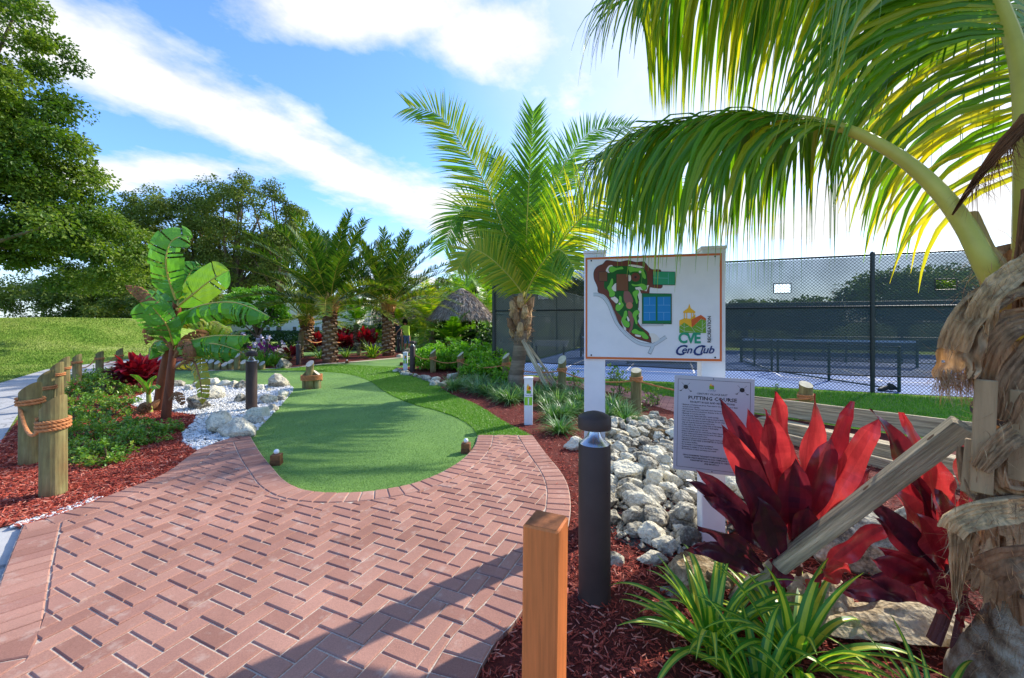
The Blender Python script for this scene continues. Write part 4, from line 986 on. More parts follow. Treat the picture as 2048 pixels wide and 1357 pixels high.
# ---- short log edging with pale cut ends
ED = [(332, .24), (344, .26), (356, .22), (369, .30), (382, .24), (395, .26), (409, .30), (422, .31), (435, .29), (449, .22), (461, .30), (474, .50), (487, .30), (512, .28), (524, .24)]
for i, (x, h) in enumerate(ED):
    c = P(x, 741.5 + .6 * math.sin(i * 1.7)); t = empty('edging_log', c, 'short upright log with pale slanted end in the row behind the green', 'log', 'short logs edging the far side of the green')
    b = MB(); log(b, c, .088, h + .05, R(-92 + 8 * math.sin(i * 2.1)), .13); b.build('log_body', [MAT['post_wood'], MAT['post_top_white']], t)
for i, (x, y, h) in enumerate(((557, 712, .42), (567, 712, .34), (577, 711, .5), (590, 713, .36), (547, 722, .3), (756, 697, .3), (764, 697, .3), (772, 696, .32))):
    c = P(x, y); t = empty('edging_log', c, 'leaning cut log among the far beds, pale sawn end to the camera', 'log', 'leaning logs edging the far beds')
    b = MB(); log(b, c, .13 if i < 5 else .09, h, R(-80), .2, lean=(-.45, -.1)); b.build('log_body', [MAT['post_wood'], MAT['post_top_white']], t)
for i, (x, y) in enumerate(((602, 716), (704, 700), (726, 700), (718, 712))):
    c = P(x, y); t = empty('rope_post', c, ['tall far rope post left of the nearer date palm', 'far rope post at the red bushes', 'far rope post with a pale end right of the red bushes', 'far stub post between red bushes and the yellow striped plant'][i], 'post', 'far rope posts among the palms')
    b = MB(); log(b, c, .1, [1.15, .9, .8, .5][i], R(180), .1); b.build('shaft', [MAT['post_wood'], MAT['cut_wood']], t)
a = P(602, 716) + UZ * 1.0; c = P(704, 700) + UZ * .75; m_ = P(655, 708) + UZ * .8
for j, (p, q) in enumerate(((a, m_), (m_, c))):
    b = MB(); tube(b, [p.lerp(q, s) - UZ * .3 * 4 * s * (1 - s) for s in np.linspace(0, 1, 12)], .022, 6); o = b.build('rope', MAT['rope'], None, True, origin=p); o.location = p
    tag(o, ['far rope sagging left of the date palm trunk', 'far rope sagging right of the date palm trunk over red bushes'][j], 'rope')
# ---- hole flag pin
c = P(403, 759); t = empty('hole_pin', c, 'thin white hole pin standing on the green behind the rocks', 'hole pin'); b = MB(); tube(b, [c, c + UZ * .62], .008, 8); b.build('rod', MAT['white_vinyl'], t)
b = MB(); lathe(b, c + UZ * .016, [(.055, 0), (.05, .004)], 16); b.build('cup_rim', MAT['white_vinyl'], t)
# ---- timber retaining wall of three boards
WA, WB = Vector((3.52, 6.06, 0)), Vector((5.35, 4.08, 0)); WA0 = Vector((3.30, 6.30, 0))
t = empty('timber_wall', (4.4, 5.1, 0), 'stepped weathered grey timber board wall behind the red leaved plants', 'retaining wall')
plank('board', WA0 + UZ * .335, WB + UZ * .335, .045, .235, MAT['old_wood'], t)
d1 = Vector((3.45, 5.72, 0)); d2 = Vector((4.55, 3.45, 0))
plank('ledge_board', d1 + UZ * .205 + Vector((.06, .04, 0)), d2 + UZ * .205 + Vector((.06, .04, 0)), .19, .022, MAT['old_wood'], t); plank('board', d1 + UZ * .10, d2 + UZ * .10, .042, .186, MAT['old_wood'], t)
d3 = Vector((3.36, 5.5, 0)); d4 = Vector((4.3, 3.2, 0)); plank('board', d3 + UZ * .06, d4 + UZ * .06, .045, .13, MAT['old_wood'], t)
b = MB(); b.add([WA0 + UZ * .195, WB + UZ * .195, d2 + UZ * .195, d1 + UZ * .195], [(0, 3, 2, 1)]); b.build('ledge_fill', MAT['mulch_base'], t)
sheet('soil', [WA0, WB, Vector((9, 2.9, 0)), Vector((5.6, 4.42, 0)), Vector((4.2, 6.0, 0))], .024, MAT['fringe_base'], 'grass behind the timber wall')
# ================================================================== COURT AND FENCE
F0, F1 = Vector((-.56, 12.22, 0)), Vector((10.6, 7.78, 0)); fd = (F1 - F0).normalized(); fn = Vector((-fd.y, fd.x, 0)); FH = 3.03; FLn = (F1 - F0).length
def FP(s, z=0.0, o=0.0): return F0 + fd * s + fn * o + UZ * z
def s_at(px):                            # fence distance whose foot shows at column px
    k = (px - 1024) / FPX; return (k * F0.y - F0.x) / (fd.x - k * fd.y)
fen = empty('court_fence', FP(FLn / 2), 'tall black chain link fence with grey green windscreen along the sport court', 'fence')
posts_s = [.03, 3.1, s_at(1452) - .3, s_at(1745), s_at(1745) + 3.1]
for s in posts_s:
    b = MB(); tube(b, [FP(s), FP(s, FH)], .042 if s > .5 else .06, 12, 0); lathe(b, FP(s, FH), [(.045, -.01), (.045, .02), (.02, .045), (.001, .05)], 10, cap=False); b.build('fence_post', MAT['fence_black'], fen, True)
for z in (FH - .03, .62 * FH):
    b = MB(); tube(b, [FP(0, z), FP(FLn, z)], .022, 8); b.build('rail', MAT['fence_black'], fen, True)
# chain link: every wire a zigzag strand
b = MB(); pw = .0355; nw = int(FLn / pw); nz = int((FH - .05) / pw)
k = np.arange(nw)[:, None]; i = np.arange(nz + 1)[None, :]
fv = np.array(tuple(fd)); nv = np.array(tuple(fn)); base = np.array(tuple(F0))
Ck = base + ((k + (i + k) % 2) * pw)[..., None] * fv + np.array([0, 0, 1.0]) * (.03 + i * pw + 0. * k)[..., None] - nv * .012
ribbons(b, Ck, np.broadcast_to(fv * .0056, Ck.shape), 0); ribbons(b, Ck, np.broadcast_to(nv * .0050, Ck.shape), 0)
b.build('chain_link', MAT['fence_black'], fen)
b = MB(); holes = [(s_at(1565), 577), (s_at(1893), 569), (s_at(1086), 592)]
hz = []
for s, y in holes:
    p = FP(s); zc = CH - (y - HY) / FPX * p.y; hz.append((s, zc))
# screen panel with window openings, split into columns
SB = .38; cuts = sorted([0.02] + [v for s, z in hz for v in (s - .17, s + .17)] + [FLn])
for a, c in zip(cuts, cuts[1:]):
    h = [z for s, z in hz if abs((a + c) / 2 - s) < .1]; segs = [(SB, FH - .06)] if not h else [(SB, h[0] - .11), (h[0] + .11, FH - .06)]
    for z0, z1 in segs: b.add([FP(a, z0, .03), FP(c, z0, .03), FP(c, z1, .03), FP(a, z1, .03)], [(0, 1, 2, 3)])
b.build('windscreen', MAT['windscreen'], fen)
for s, z in hz:
    b = MB()
    for q in ([(-.17, -.11), (.17, -.11)], [(-.17, .11), (.17, .11)], [(-.17, -.11), (-.17, .11)], [(.17, -.11), (.17, .11)]): tube(b, [FP(s + x, z + y, .02) for x, y in q], .011, 6)
    b.build('window_trim', MAT['fence_black'], fen)
b = MB(); tube(b, [FP(s, SB + .01 * math.sin(s * 2), .02) for s in np.linspace(0, FLn, 60)], .014, 6); b.build('screen_hem', MAT['fence_black'], fen)
# side and back fences of the court
def dark_fence(a, c, h, label, mat, step=3.0):
    a, c = Vector(a), Vector(c); t = empty('court_fence', (a + c) / 2, label, 'fence'); d = (c - a); n = max(1, int(d.length / step))
    for i in range(n + 1):
        p = a + d * i / n; b = MB(); tube(b, [p, p + UZ * h], .035, 8); b.build('fence_post', MAT['fence_green'], t, True)
    b = MB(); b.add([a + UZ * .15, c + UZ * .15, c + UZ * h, a + UZ * h], [(0, 1, 2, 3)]); b.build('windscreen', mat, t)
    for z in (h, h * .6): b = MB(); tube(b, [a + UZ * z, c + UZ * z], .025, 6); b.build('rail', MAT['fence_green'], t)
C0, C1 = F0 + fn * 14, F1 + fn * 14 + fd * 12
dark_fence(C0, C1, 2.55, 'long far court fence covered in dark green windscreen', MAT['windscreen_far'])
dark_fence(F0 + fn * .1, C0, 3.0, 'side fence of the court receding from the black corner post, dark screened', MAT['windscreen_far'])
def CP(u, v, z=0): return F0 + fd * u + fn * v + UZ * z
sheet('court', [CP(-.2, .1), CP(40, .1), CP(40, 14), CP(-.2, 14)], .012, MAT['court_edge'], 'periwinkle blue court surround')
for i, (u0, u1) in enumerate(((1.2, 6.0), (7.4, 12.6), (14.2, 20))):
    sheet('court', [CP(u0, 1.6), CP(u1, 1.6), CP(u1, 12.2), CP(u0, 12.2)], .017, MAT['court_blue'], ['left', 'middle', 'right'][i] + ' deep blue playing court')
    b = MB()
    for (a0, c0_, a1, c1_) in ((u0 + .4, 2.2, u1 - .4, 2.25), (u0 + .4, 11.5, u1 - .4, 11.55), (u0 + .4, 2.2, u0 + .45, 11.5), (u1 - .45, 2.2, u1 - .4, 11.5), (u0 + .4, 5.0, u1 - .4, 5.05), (u0 + .4, 8.4, u1 - .4, 8.45), ((u0 + u1) / 2, 2.2, (u0 + u1) / 2 + .05, 5.0)):
        b.add([CP(a0, c0_, .022), CP(a1, c0_, .022), CP(a1, c1_, .022), CP(a0, c1_, .022)], [(0, 1, 2, 3)])
    tag(b.build('court_marking', MAT['court_line']), 'white painted lines of the ' + ['left', 'middle', 'right'][i] + ' court', kind='structure')
    t = empty('court_net', CP((u0 + u1) / 2, 6.7), ['net on the left court', 'net on the middle court', 'net on the right court'][i], 'net'); 
    b = MB(); b.add([CP(u0, 6.7, .15), CP(u1, 6.7, .15), CP(u1, 6.7, .86), CP(u0, 6.7, .86)], [(0, 1, 2, 3)]); b.build('mesh', MAT['windscreen'], t)
    b = MB(); b.add([CP(u0, 6.69, .84), CP(u1, 6.69, .84), CP(u1, 6.69, .92), CP(u0, 6.69, .92)], [(0, 1, 2, 3)]); b.build('tape', MAT['court_line'], t)
    for u in (u0, u1): b = MB(); tube(b, [CP(u, 6.7), CP(u, 6.7, .95)], .04, 8); b.build('net_post', MAT['fence_green'], t)
# low divider fences between courts
def low_fence(a, c, label, h=.98):
    t = empty('divider_fence', (a + c) / 2, label, 'fence', 'low dark green divider fences between the courts'); d = c - a; n = max(1, int(d.length / 1.5))
    for i in range(n + 1): b = MB(); p = a + d * i / n; tube(b, [p, p + UZ * (h + .03)], .032, 8); b.build('fence_post', MAT['fence_green'], t)
    for z in (h, .06): b = MB(); tube(b, [a + UZ * z, c + UZ * z], .02, 6); b.build('rail', MAT['fence_green'], t)
    b = MB(); L = d.length; n = int(L / .07); m = int(h / .07); k = np.arange(n)[:, None]; i = np.arange(m + 1)[None, :]
    C = np.array(tuple(a)) + ((k + (i + k) % 2) * .07 / L)[..., None] * np.array(tuple(d)) + np.array([0, 0, 1.]) * (.04 + i * .07 + 0. * k)[..., None]
    ribbons(b, C, np.broadcast_to(np.array(tuple(d)) / L * .004, C.shape)); b.build('chain_link', MAT['fence_green'], t)
g0 = FP(s_at(1815), 0, .35)
low_fence(g0, CP(s_at(1745) - 1.1, 3.3), 'divider fence starting at the thick post right of the floodlight')
low_fence(CP(s_at(1745) - 1.2, 3.6), CP(s_at(1745) - 1.6, 7.0), 'divider fence further into the court')
low_fence(CP(s_at(1745) - 2.6, 5.4), CP(s_at(1745) - 5.6, 4.4), 'divider fence running across behind the map sign post')
low_fence(CP(s_at(1745) + .4, 8), CP(s_at(1745) + 7, 8), 'divider fence running to the right behind the gate post')
# black floodlight on the ground
c = P(1768, 783); t = empty('floodlight', c, 'small black floodlight lying at the foot of the fence post', 'floodlight'); b = MB(); box(b, c + Vector((-.04, -.03, .06)), (.26, .1, .09), rot=Matrix.Rotation(R(12), 3, 'Z') @ Matrix.Rotation(R(-15), 3, 'Y'), bev=.02); b.build('housing', MAT['fence_black'], t)
b = MB(); tube(b, [c + Vector((.09, -.03, .05)), c + Vector((.16, -.03, .12))], [.04, .1], 14); b.build('lamp_hood', MAT['fence_black'], t)
# white sign and bench seen on the court side behind the palm
c = FP(s_at(1072), 0, 1.4); t = empty('court_bench', c, 'white slatted bench seen through the fence right of the palm trunk', 'bench')
b = MB(); pz = CH - (688 - HY) / FPX * c.y
for k_ in range(3): box(b, c + UZ * (pz - .05 + k_ * .06) + fn * .1 * k_, (1.1, .05, .045), rot=Matrix.Rotation(math.atan2(fd.y, fd.x), 3, 'Z'))
b.build('seat', MAT['white_vinyl'], t); b = MB()
for s_ in (-.45, .45): tube(b, [c + fd * s_, c + fd * s_ + UZ * pz], .025, 8)
b.build('leg', MAT['fence_black'], t)
# ================================================================== BUILDING, HUTS
t = empty('white_building', (-20.5, 36, 0), 'long cream white building with small louvred windows behind a dark hedge', 'building')
b = MB(); box(b, (-20.5, 38.6, 1.8), (14, 6, 3.6), bev=.03); b.build('wall', MAT['stucco'], t)
b = MB(); box(b, (-20.5, 38.6, 3.7), (14.6, 6.6, .2), bev=.05); b.build('roof', MAT['white_vinyl'], t)
for x0, x1 in ((506, 522), (533, 541), (553, 564), (586, 594), (630, 640)):
    X0, X1 = (x0 - 1024) / FPX * 35.6, (x1 - 1024) / FPX * 35.6; f = MB(); box(f, ((X0 + X1) / 2, 35.6, .93), (X1 - X0 + .08, .1, .5), bev=.01); fo = f.build('window', MAT['white_vinyl'], t)
    g = MB()
    for k_ in range(4): box(g, ((X0 + X1) / 2, 35.54, .75 + k_ * .118), (X1 - X0 - .04, .04, .098))
    g.build('pane', MAT['dark_glass'], fo, origin=t.location)
def hut(c, r, zp, ze, label, npole=4, hr=.55):
    t = empty('thatched_hut', c, label, 'hut'); b = MB(); c = Vector(c); n = 9000
    # underlying cone plus shaggy strands
    prof = [(r * s, ze + (zp - ze) * (1 - s ** 1.5)) for s in np.linspace(1, .02, 10)]
    lathe(b, (c.x, c.y, 0), [(p[0] * .96, p[1] - .06) for p in prof], 32, 0, .2)
    s = np.sqrt(rng.uniform(.0, 1, n)); a = rng.uniform(0, 6.283, n); rr = r * s; z = ze + (zp - ze) * (1 - s ** 1.5)
    base = np.stack([c.x + rr * np.cos(a), c.y + rr * np.sin(a), z + .02], 1); sl_ = np.arctan2((zp - ze) * 1.5 * np.sqrt(s), r)
    d = np.stack([np.cos(a) * np.cos(sl_), np.sin(a) * np.cos(sl_), -np.sin(sl_)], 1) + rng.normal(0, .16, (n, 3)); nr = np.stack([np.cos(a) * np.sin(sl_), np.sin(a) * np.sin(sl_), np.cos(sl_)], 1)
    leaves(b, base, d, nr, rng.uniform(.15, .42, n), rng.uniform(.012, .03, n), 0, rng.uniform(0, 1, n)); b.build('thatch_roof', MAT['thatch'], t)
    b = MB(); lathe(b, (c.x, c.y, 0), [(.16 * r / 1.7, zp - .12), (.24 * r / 1.7, zp - .06), (.2 * r / 1.7, zp + .03), (.09, zp + .1), (.001, zp + .11)], 14); b.build('ridge_cap', MAT['thatch'], t)
    for k_ in range(npole):
        a = 6.283 * k_ / npole + .6; p = Vector((c.x + r * hr * math.cos(a), c.y + r * hr * math.sin(a), 0)); b = MB(); tube(b, [p, p + UZ * (ze + .25)], .075, 8); b.build('pole', MAT['bark'], t)
hut((-2.95, 24.0, 0), 1.85, 3.42, 1.78, 'round thatched hut with bell shaped roof behind the young palm')
t = empty('thatched_shelter', (-6.4, 31, 0), 'large far thatched shelter with shaggy eaves behind the two people', 'hut')
b = MB(); X0, X1, Y0, Y1, ze, zr = -9.6, -3.6, 29, 34, 1.75, 4.0
b.add([(X0, Y0, ze), (X1, Y0, ze), (X1, (Y0 + Y1) / 2, zr), (X0, (Y0 + Y1) / 2, zr), (X0, Y1, ze), (X1, Y1, ze)], [(0, 1, 2, 3), (3, 2, 5, 4), (0, 3, 4), (1, 5, 2)], 0, .3)
n = 9000; u = rng.uniform(0, 1, (n, 2)); base = np.stack([X0 + u[:, 0] * (X1 - X0), Y0 + u[:, 1] ** 1.3 * 2.5, ze + u[:, 1] ** 1.3 * (zr - ze)], 1)
leaves(b, base, np.array([0, -.75, -.66]) + rng.normal(0, .2, (n, 3)), np.tile([0, -.66, .75], (n, 1)), rng.uniform(.25, .5, n), .03, 0, rng.uniform(0, 1, n)); b.build('thatch_roof', MAT['thatch'], t)
for x in np.linspace(X0 + .4, X1 - .4, 7): b = MB(); tube(b, [(x, Y0 + .5, 0), (x, Y0 + .5, ze + .3)], .08, 8); b.build('pole', MAT['bark'], t)
# ================================================================== ROCKS
def rock_mesh(seed, name, mat, sub=4, flat=.8, rough_=.06, planes=13):
    rs_ = np.random.default_rng(seed); bm = bmesh.new(); bmesh.ops.create_icosphere(bm, subdivisions=sub, radius=1)
    N_ = unit(rs_.normal(0, 1, (planes, 3))); dd = rs_.uniform(.62, 1.0, planes)
    for v in bm.verts:
        d = np.array(v.co); dt = N_ @ d; r = (dd[dt > .15] / dt[dt > .15]).min() if (dt > .15).any() else 1.2; r = min(r, 1.2)
        p = Vector(d * r); k_ = noise.fractal(p * 1.6 + Vector((seed, 0, 0)), 1, 2, 4) * rough_ * 1.8 + noise.noise(p * 6 + Vector((0, seed, 0))) * rough_ * .55 - abs(noise.noise(p * 3.3 + Vector((0, 0, seed)))) * rough_ * 1.1
        v.co = p * (1 + k_); v.co.z *= flat
    me = bpy.data.meshes.new(name); bm.to_mesh(me); bm.free()
    for p in me.polygons: p.use_smooth = True
    try: me.set_sharp_from_angle(angle=R(32))
    except Exception: pass
    me.materials.append(mat); return me
RM = [rock_mesh(s, 'rock', MAT['limestone'], 4, random.uniform(.66, .92), .075, 20) for s in range(9)]
def rock(loc, s, label, grp, me=None, cat='rock', rot=None, name='rock', sink=.32):
    o = bpy.data.objects.new(name, me or random.choice(RM)); COL.objects.link(o)
    o.scale = s if hasattr(s, '__len__') else (s * random.uniform(.9, 1.25), s * random.uniform(.8, 1.0), s * random.uniform(.75, 1.0))
    o.location = Vector(loc) + UZ * o.scale[2] * (.85 - sink); o.rotation_euler = rot or (random.uniform(-.3, .3), random.uniform(-.3, .3), random.uniform(0, 6.28))
    return tag(o, label, cat, grp)
GRK = 'white limestone rocks ringing the stone chip bed'
RK = [(555, 775, .33, .27, 'big grey topped rock at the far right corner of the rock ring'), (566, 797, .17, .13, 'white rock below the grey topped corner rock'), (540, 808, .19, .14, 'bluish grey rock in the right side of the ring'), (561, 803, .12, .1, 'small white rock touching the turf below the corner rock'),
      (520, 782, .15, .12, 'small grey rock just right of the bollard'), (536, 784, .1, .07, 'tiny white rock right of the bollard'), (543, 824, .13, .11, 'white rock on the turf edge, upper of two'), (528, 835, .13, .09, 'white rock on the turf edge, lower of two'),
      (520, 838, .21, .17, 'pitted grey brown rock at the foot of the bollard'), (500, 846, .17, .11, 'flat blue grey rock left of the turf edge'), (516, 849, .12, .1, 'cream rock beside the flat blue grey rock'),
      (440, 866, .27, .25, 'large pale crumbly boulder at the front of the stone chips'), (474, 876, .25, .23, 'large limestone boulder at the corner of the brick paving'), (426, 797, .34, .22, 'broad cream boulder behind the stone chips, left of the bollard'), (483, 806, .14, .16, 'cream rock left of the bollard post'),
      (397, 820, .27, .22, 'tan boulder under the yellow hanging banana leaf'), (357, 775, .25, .15, 'flat white rock behind the banana stems'), (425, 772, .23, .17, 'grey flecked white rock in the far side of the ring'), (449, 774, .2, .14, 'smooth bright white rock in the far side of the ring'),
      (468, 776, .15, .15, 'cream lumpy rock in the far side of the ring'), (484, 778, .19, .16, 'white faceted rock directly behind the bollard'), (398, 776, .16, .13, 'half hidden white rock behind the yellow leaf'), (378, 782, .14, .11, 'small white rock behind the banana plant'), (507, 778, .13, .12, 'small cream rock right behind the bollard'),
      (490, 868, .2, .12, 'low cream rock against the putting green edge')]
for x, y, s, z, lb in RK: rock(P(x, y), (s * .84, s * .66, z * .95), lb, GRK)
# dry stream of rocks right of the bollard
GS = 'heap of cream and grey limestone rocks under the map sign'
STREAM = [P(x, y) for x, y in ((1175, 905), (1215, 850), (1270, 846), (1330, 850), (1420, 858), (1500, 875), (1540, 960), (1500, 1050), (1420, 1095), (1350, 1120), (1290, 1110), (1230, 1085), (1195, 1000))]
sheet('gravel', STREAM, .022, MAT['gravel_base'], 'dark ground under the rock heap')
pebbles(scatter(STREAM, 1500, 4), .03, .018, .042, 'gravel', 'small broken stones between the rocks of the heap', MAT['limestone'])
pts_ = []; q = scatter(STREAM, 9000)
for x, y in q:
    if len(pts_) >= 170: break
    r = random.choice((.072, .08, .092, .105, .12))
    if all((x - a) ** 2 + (y - c) ** 2 > ((r + r2) * .66) ** 2 for a, c, r2, _ in pts_):
        pts_.append((x, y, r, 0))
for x, y, r, z in pts_: rock((x, y, random.uniform(0, .03)), r, 'cream or grey limestone rock in the heap under the map sign', GS, sink=.15)
for k_ in range(45):
    x, y, r, z = random.choice(pts_); rock((x + random.uniform(-.06, .06), y + random.uniform(-.06, .06), .07), random.uniform(.065, .1), 'cream or grey limestone rock in the heap under the map sign', GS, sink=0)
BM = [rock_mesh(40 + s, 'rock', MAT['boulder_tan'], 4, .8, .08) for s in range(3)]
GB = 'tan boulders edging the mulch under the signs'
for x, y, z0, s, lb, me in ((1393, 1168, 0, (.235, .15, .12), 'long tan boulder in front of the white sign post', BM[0]), (1313, 880, 0, (.2, .12, .1), 'long grey brown rock at the back of the rock heap', BM[1]), (1150, 900, 0, (.13, .12, .13), 'pale yellow boulder half hidden behind the near bollard', RM[2]),
                            (1255, 960, 0, (.2, .17, .16), 'large cream boulder beside the near bollard', RM[4]), (1800, 1275, 0, (.34, .15, .13), 'long moss yellow boulder between the red leaved plants and the palm', BM[2]), (1640, 1230, 0, (.2, .16, .13), 'rounded grey tan boulder below the first red leaved plant', BM[1]), (1700, 1130, 0, (.3, .22, .26), 'pale boulder behind the diagonal timber brace', RM[5]),
                            (1560, 1080, 0, (.3, .2, .26), 'pale boulder hidden behind the first red leaved plant', RM[1]), (1860, 1100, 0, (.3, .2, .3), 'grey boulder behind the second red leaved plant', RM[3]), (1345, 1190, 0, (.07, .05, .03), 'small flat white stone on the mulch', RM[0]), (1228, 1126, 0, (.07, .06, .05), 'small grey stone right of the near bollard', RM[6]), (1300, 1128, 0, (.09, .07, .05), 'flat grey stone at the lower edge of the rock heap', RM[7])):
    rock(P(x, y, z0), s, lb, GB, me, rot=(0, 0, random.uniform(-.5, .5)))
GM = 'small white rocks edging the turf beside bollard and number post'
edge_r = pl([(790, 744), (800, 748), (812, 752), (826, 755), (842, 759), (858, 765), (870, 772), (884, 775), (892, 770), (905, 768)], 5)
for k_, p in enumerate(resample(edge_r, .17)):
    for j in range(2 if k_ % 2 else 1):
        rock(p + Vector((random.uniform(-.05, .1), .12 * j + random.uniform(-.03, .05), 0)), random.uniform(.07, .115), 'small white rock in the row edging the turf near the number 2 post', GM)
rock(P(905, 760), (.22, .16, .16), 'biggest grey white rock at the end of the small rock row', GM)
for i, (x, y, s) in enumerate(((566, 738, .26), (812, 712, .3), (822, 708, .2), (800, 716, .16), (700, 700, .3), (716, 699, .3), (735, 699, .32), (745, 698, .3), (650, 703, .26), (640, 703, .26), (612, 703, .24), (755, 694, .3), (770, 692, .3), (785, 690, .3), (765, 690, .3))):
    rock(P(x, y), s, ['white rock by the pale edging left of the far bollard', 'white rock right of the farther date palm'][i] if i < 2 else 'white rock in the far beds between the date palms', 'white rocks in the far beds')
# ================================================================== PALMS
def frond(mb, pts, n=70, ll=.55, w=.014, t0=.18, fwd=.75, droop=.5, S=5, plane=None, vang=.35, r0=.03, tintr=(.25, .6), tipm=.35, basem=.6, fold=.25, jit=.12, m_leaf=0, m_r=1, rt=.4, gap=0.0):
    """feather frond along pts; leaflets in two rows, angled up by vang, hanging by droop"""
    pts = smooth_line(pts, 6); cu = resample(pts, max(.04, sum((b - a).length for a, b in zip(pts, pts[1:])) / 60)); K = len(cu)
    tube(mb, cu, [r0 * (1 - .93 * (i / (K - 1)) ** .8) for i in range(K)], 7, m_r, rt, rx=.7)
    ts = np.linspace(t0, .995, n); L = sum((b - a).length for a, b in zip(cu, cu[1:]))
    C0 = []; D = []; LL = []; Wd = []; NR = []
    for side in (-1, 1):
        for i, t in enumerate(ts):
            if gap and random.random() < gap: continue
            x = (t + random.uniform(-.3, .3) / n) * (K - 1); k = min(max(int(x), 0), K - 2); f = x - k; p = cu[k].lerp(cu[k + 1], min(max(f, 0), 1)); tg = (cu[k + 1] - cu[k]).normalized()
            up = plane if plane is not None else UZ
            s = tg.cross(up)
            if s.length < .15: s = tg.cross(Vector((1, 0, 0)))
            s.normalize(); u = s.cross(tg)
            fw = fwd * (.6 + .9 * t) ; d = (s * side * math.cos(vang) + u * math.sin(vang) + tg * fw).normalized()
            d = (d + Vector((random.gauss(0, jit), random.gauss(0, jit), random.gauss(0, jit)))).normalized()
            v = (t - t0) / (1 - t0); prof = basem + (1 - basem) * min(v / .25, 1) if v < .25 else 1 - (1 - tipm) * ((v - .25) / .75) ** 1.5
            C0.append(tuple(p)); D.append(tuple(d)); LL.append(ll * prof * random.uniform(.9, 1.08)); Wd.append(w * (.6 + .4 * prof)); NR.append(tuple(u))
    C0 = np.array(C0); D = np.array(D); LL = np.array(LL); Wd = np.array(Wd); N = len(C0)
    s = np.linspace(0, 1, S); C = np.zeros((N, S, 3)); C[:, 0] = C0; d = D.copy(); W_ = np.zeros((N, S, 3)); F_ = np.zeros((N, S, 3)); g = np.array([0, 0, -1.0])
    dr = droop * rng.uniform(.7, 1.3, N)[:, None]; NR = np.array(NR)
    for j in range(S):
        sd_ = unit(np.cross(d, NR)); pr = np.clip((1 - s[j] ** 2) * 1.0, .04, 1) * min(1, .45 + s[j] * 3)
        W_[:, j] = sd_ * (Wd * pr)[:, None]; F_[:, j] = np.cross(sd_, d) * (Wd * pr * fold)[:, None]
        if j < S - 1:
            C[:, j + 1] = C[:, j] + d * (LL / (S - 1))[:, None]; d = unit(d + g * dr / (S - 1) * 2 * (.3 + s[j]))
    ribbons(mb, C, W_, m_leaf, rng.uniform(tintr[0], tintr[1], N), F_ if fold else None)
def arc(c, az, el, L, curl, k=7, twist=0.0):
    """frond spine: leaves at elevation el, bends down by curl (radians) along its length"""
    pts = [Vector(c)]; e = el; a = az
    for i in range(k):
        d = Vector((math.cos(a) * math.cos(e), math.sin(a) * math.cos(e), math.sin(e))); pts.append(pts[-1] + d * L / k); e -= curl / k * (.5 + i / k); a += twist / k
    return pts
def palm_trunk(b, base, top, r0, r1, rings=40, m=0, bulge=.25, bend=(0, 0)):
    base, top = Vector(base), Vector(top); n = 18; V = []; K = rings * 2
    for i in range(K + 1):
        f = i / K; c = base.lerp(top, f) + Vector((bend[0], bend[1], 0)) * math.sin(f * math.pi); r = r0 + (r1 - r0) * f + r0 * bulge * math.exp(-f * 9)
        r *= (1.035 if i % 2 else .985)
        for j in range(n):
            a = 6.283 * j / n; V.append(c + Vector((math.cos(a), math.sin(a), 0)) * r * (1 + .03 * noise.noise(Vector((math.cos(a) * 2, math.sin(a) * 2, i * .6)))))
    b.add(V, [(i * n + j, i * n + (j + 1) % n, (i + 1) * n + (j + 1) % n, (i + 1) * n + j) for i in range(K) for j in range(n)], m, [.2 + .6 * ((i // 2) % 3) / 2 for i in range(K) for j in range(n)])
# ---- coconut palm in the centre
PB = Vector((.035, 9.5, 0)); PT = Vector((.22, 9.45, 1.78))
t = empty('coconut_palm', PB, 'young coconut palm with propped ringed trunk left of the map sign', 'palm tree')
b = MB(); palm_trunk(b, PB, PT, .165, .14, 16, bulge=.45, bend=(.05, 0))
b.build('trunk', MAT['palm_bark'], t, True)
b = MB()
for k_ in range(16):                    # old leaf boots and fibre at the crown shaft
    a = k_ * 2.4; z = 1.15 + .05 * k_; c = PB.lerp(PT, z / 1.78 if z < 1.78 else 1); c = Vector((c.x, c.y, z)); d = Vector((math.cos(a), math.sin(a), 0))
    tube(b, [c + d * .13, c + d * .21 + UZ * .13, c + d * (.2 + .08 * random.random()) + UZ * .26, c + d * .3 + UZ * random.uniform(.2, .34)], [.075, .085, .06, .015], 7, 0, random.uniform(.2, .9), rx=1.0)
n = 900; a = rng.uniform(0, 6.28, n); z = rng.uniform(1.05, 2.1, n); base_ = np.stack([PT.x + .17 * np.cos(a), PT.y + .17 * np.sin(a), z], 1)
leaves(b, base_, np.stack([np.cos(a), np.sin(a), rng.normal(.3, .6, n)], 1), np.tile([0, 0, 1.], (n, 1)) + rng.normal(0, .3, (n, 3)), rng.uniform(.05, .22, n), .006, 0, rng.uniform(0, 1, n))
b.build('leaf_boots', MAT['fibre'], t, False)
CR = PT + UZ * .12
def fr_to(mid, tip, Y, c=CR): return [c, Q(mid[0], mid[1], Y[0]), Q(tip[0], tip[1], Y[1])]
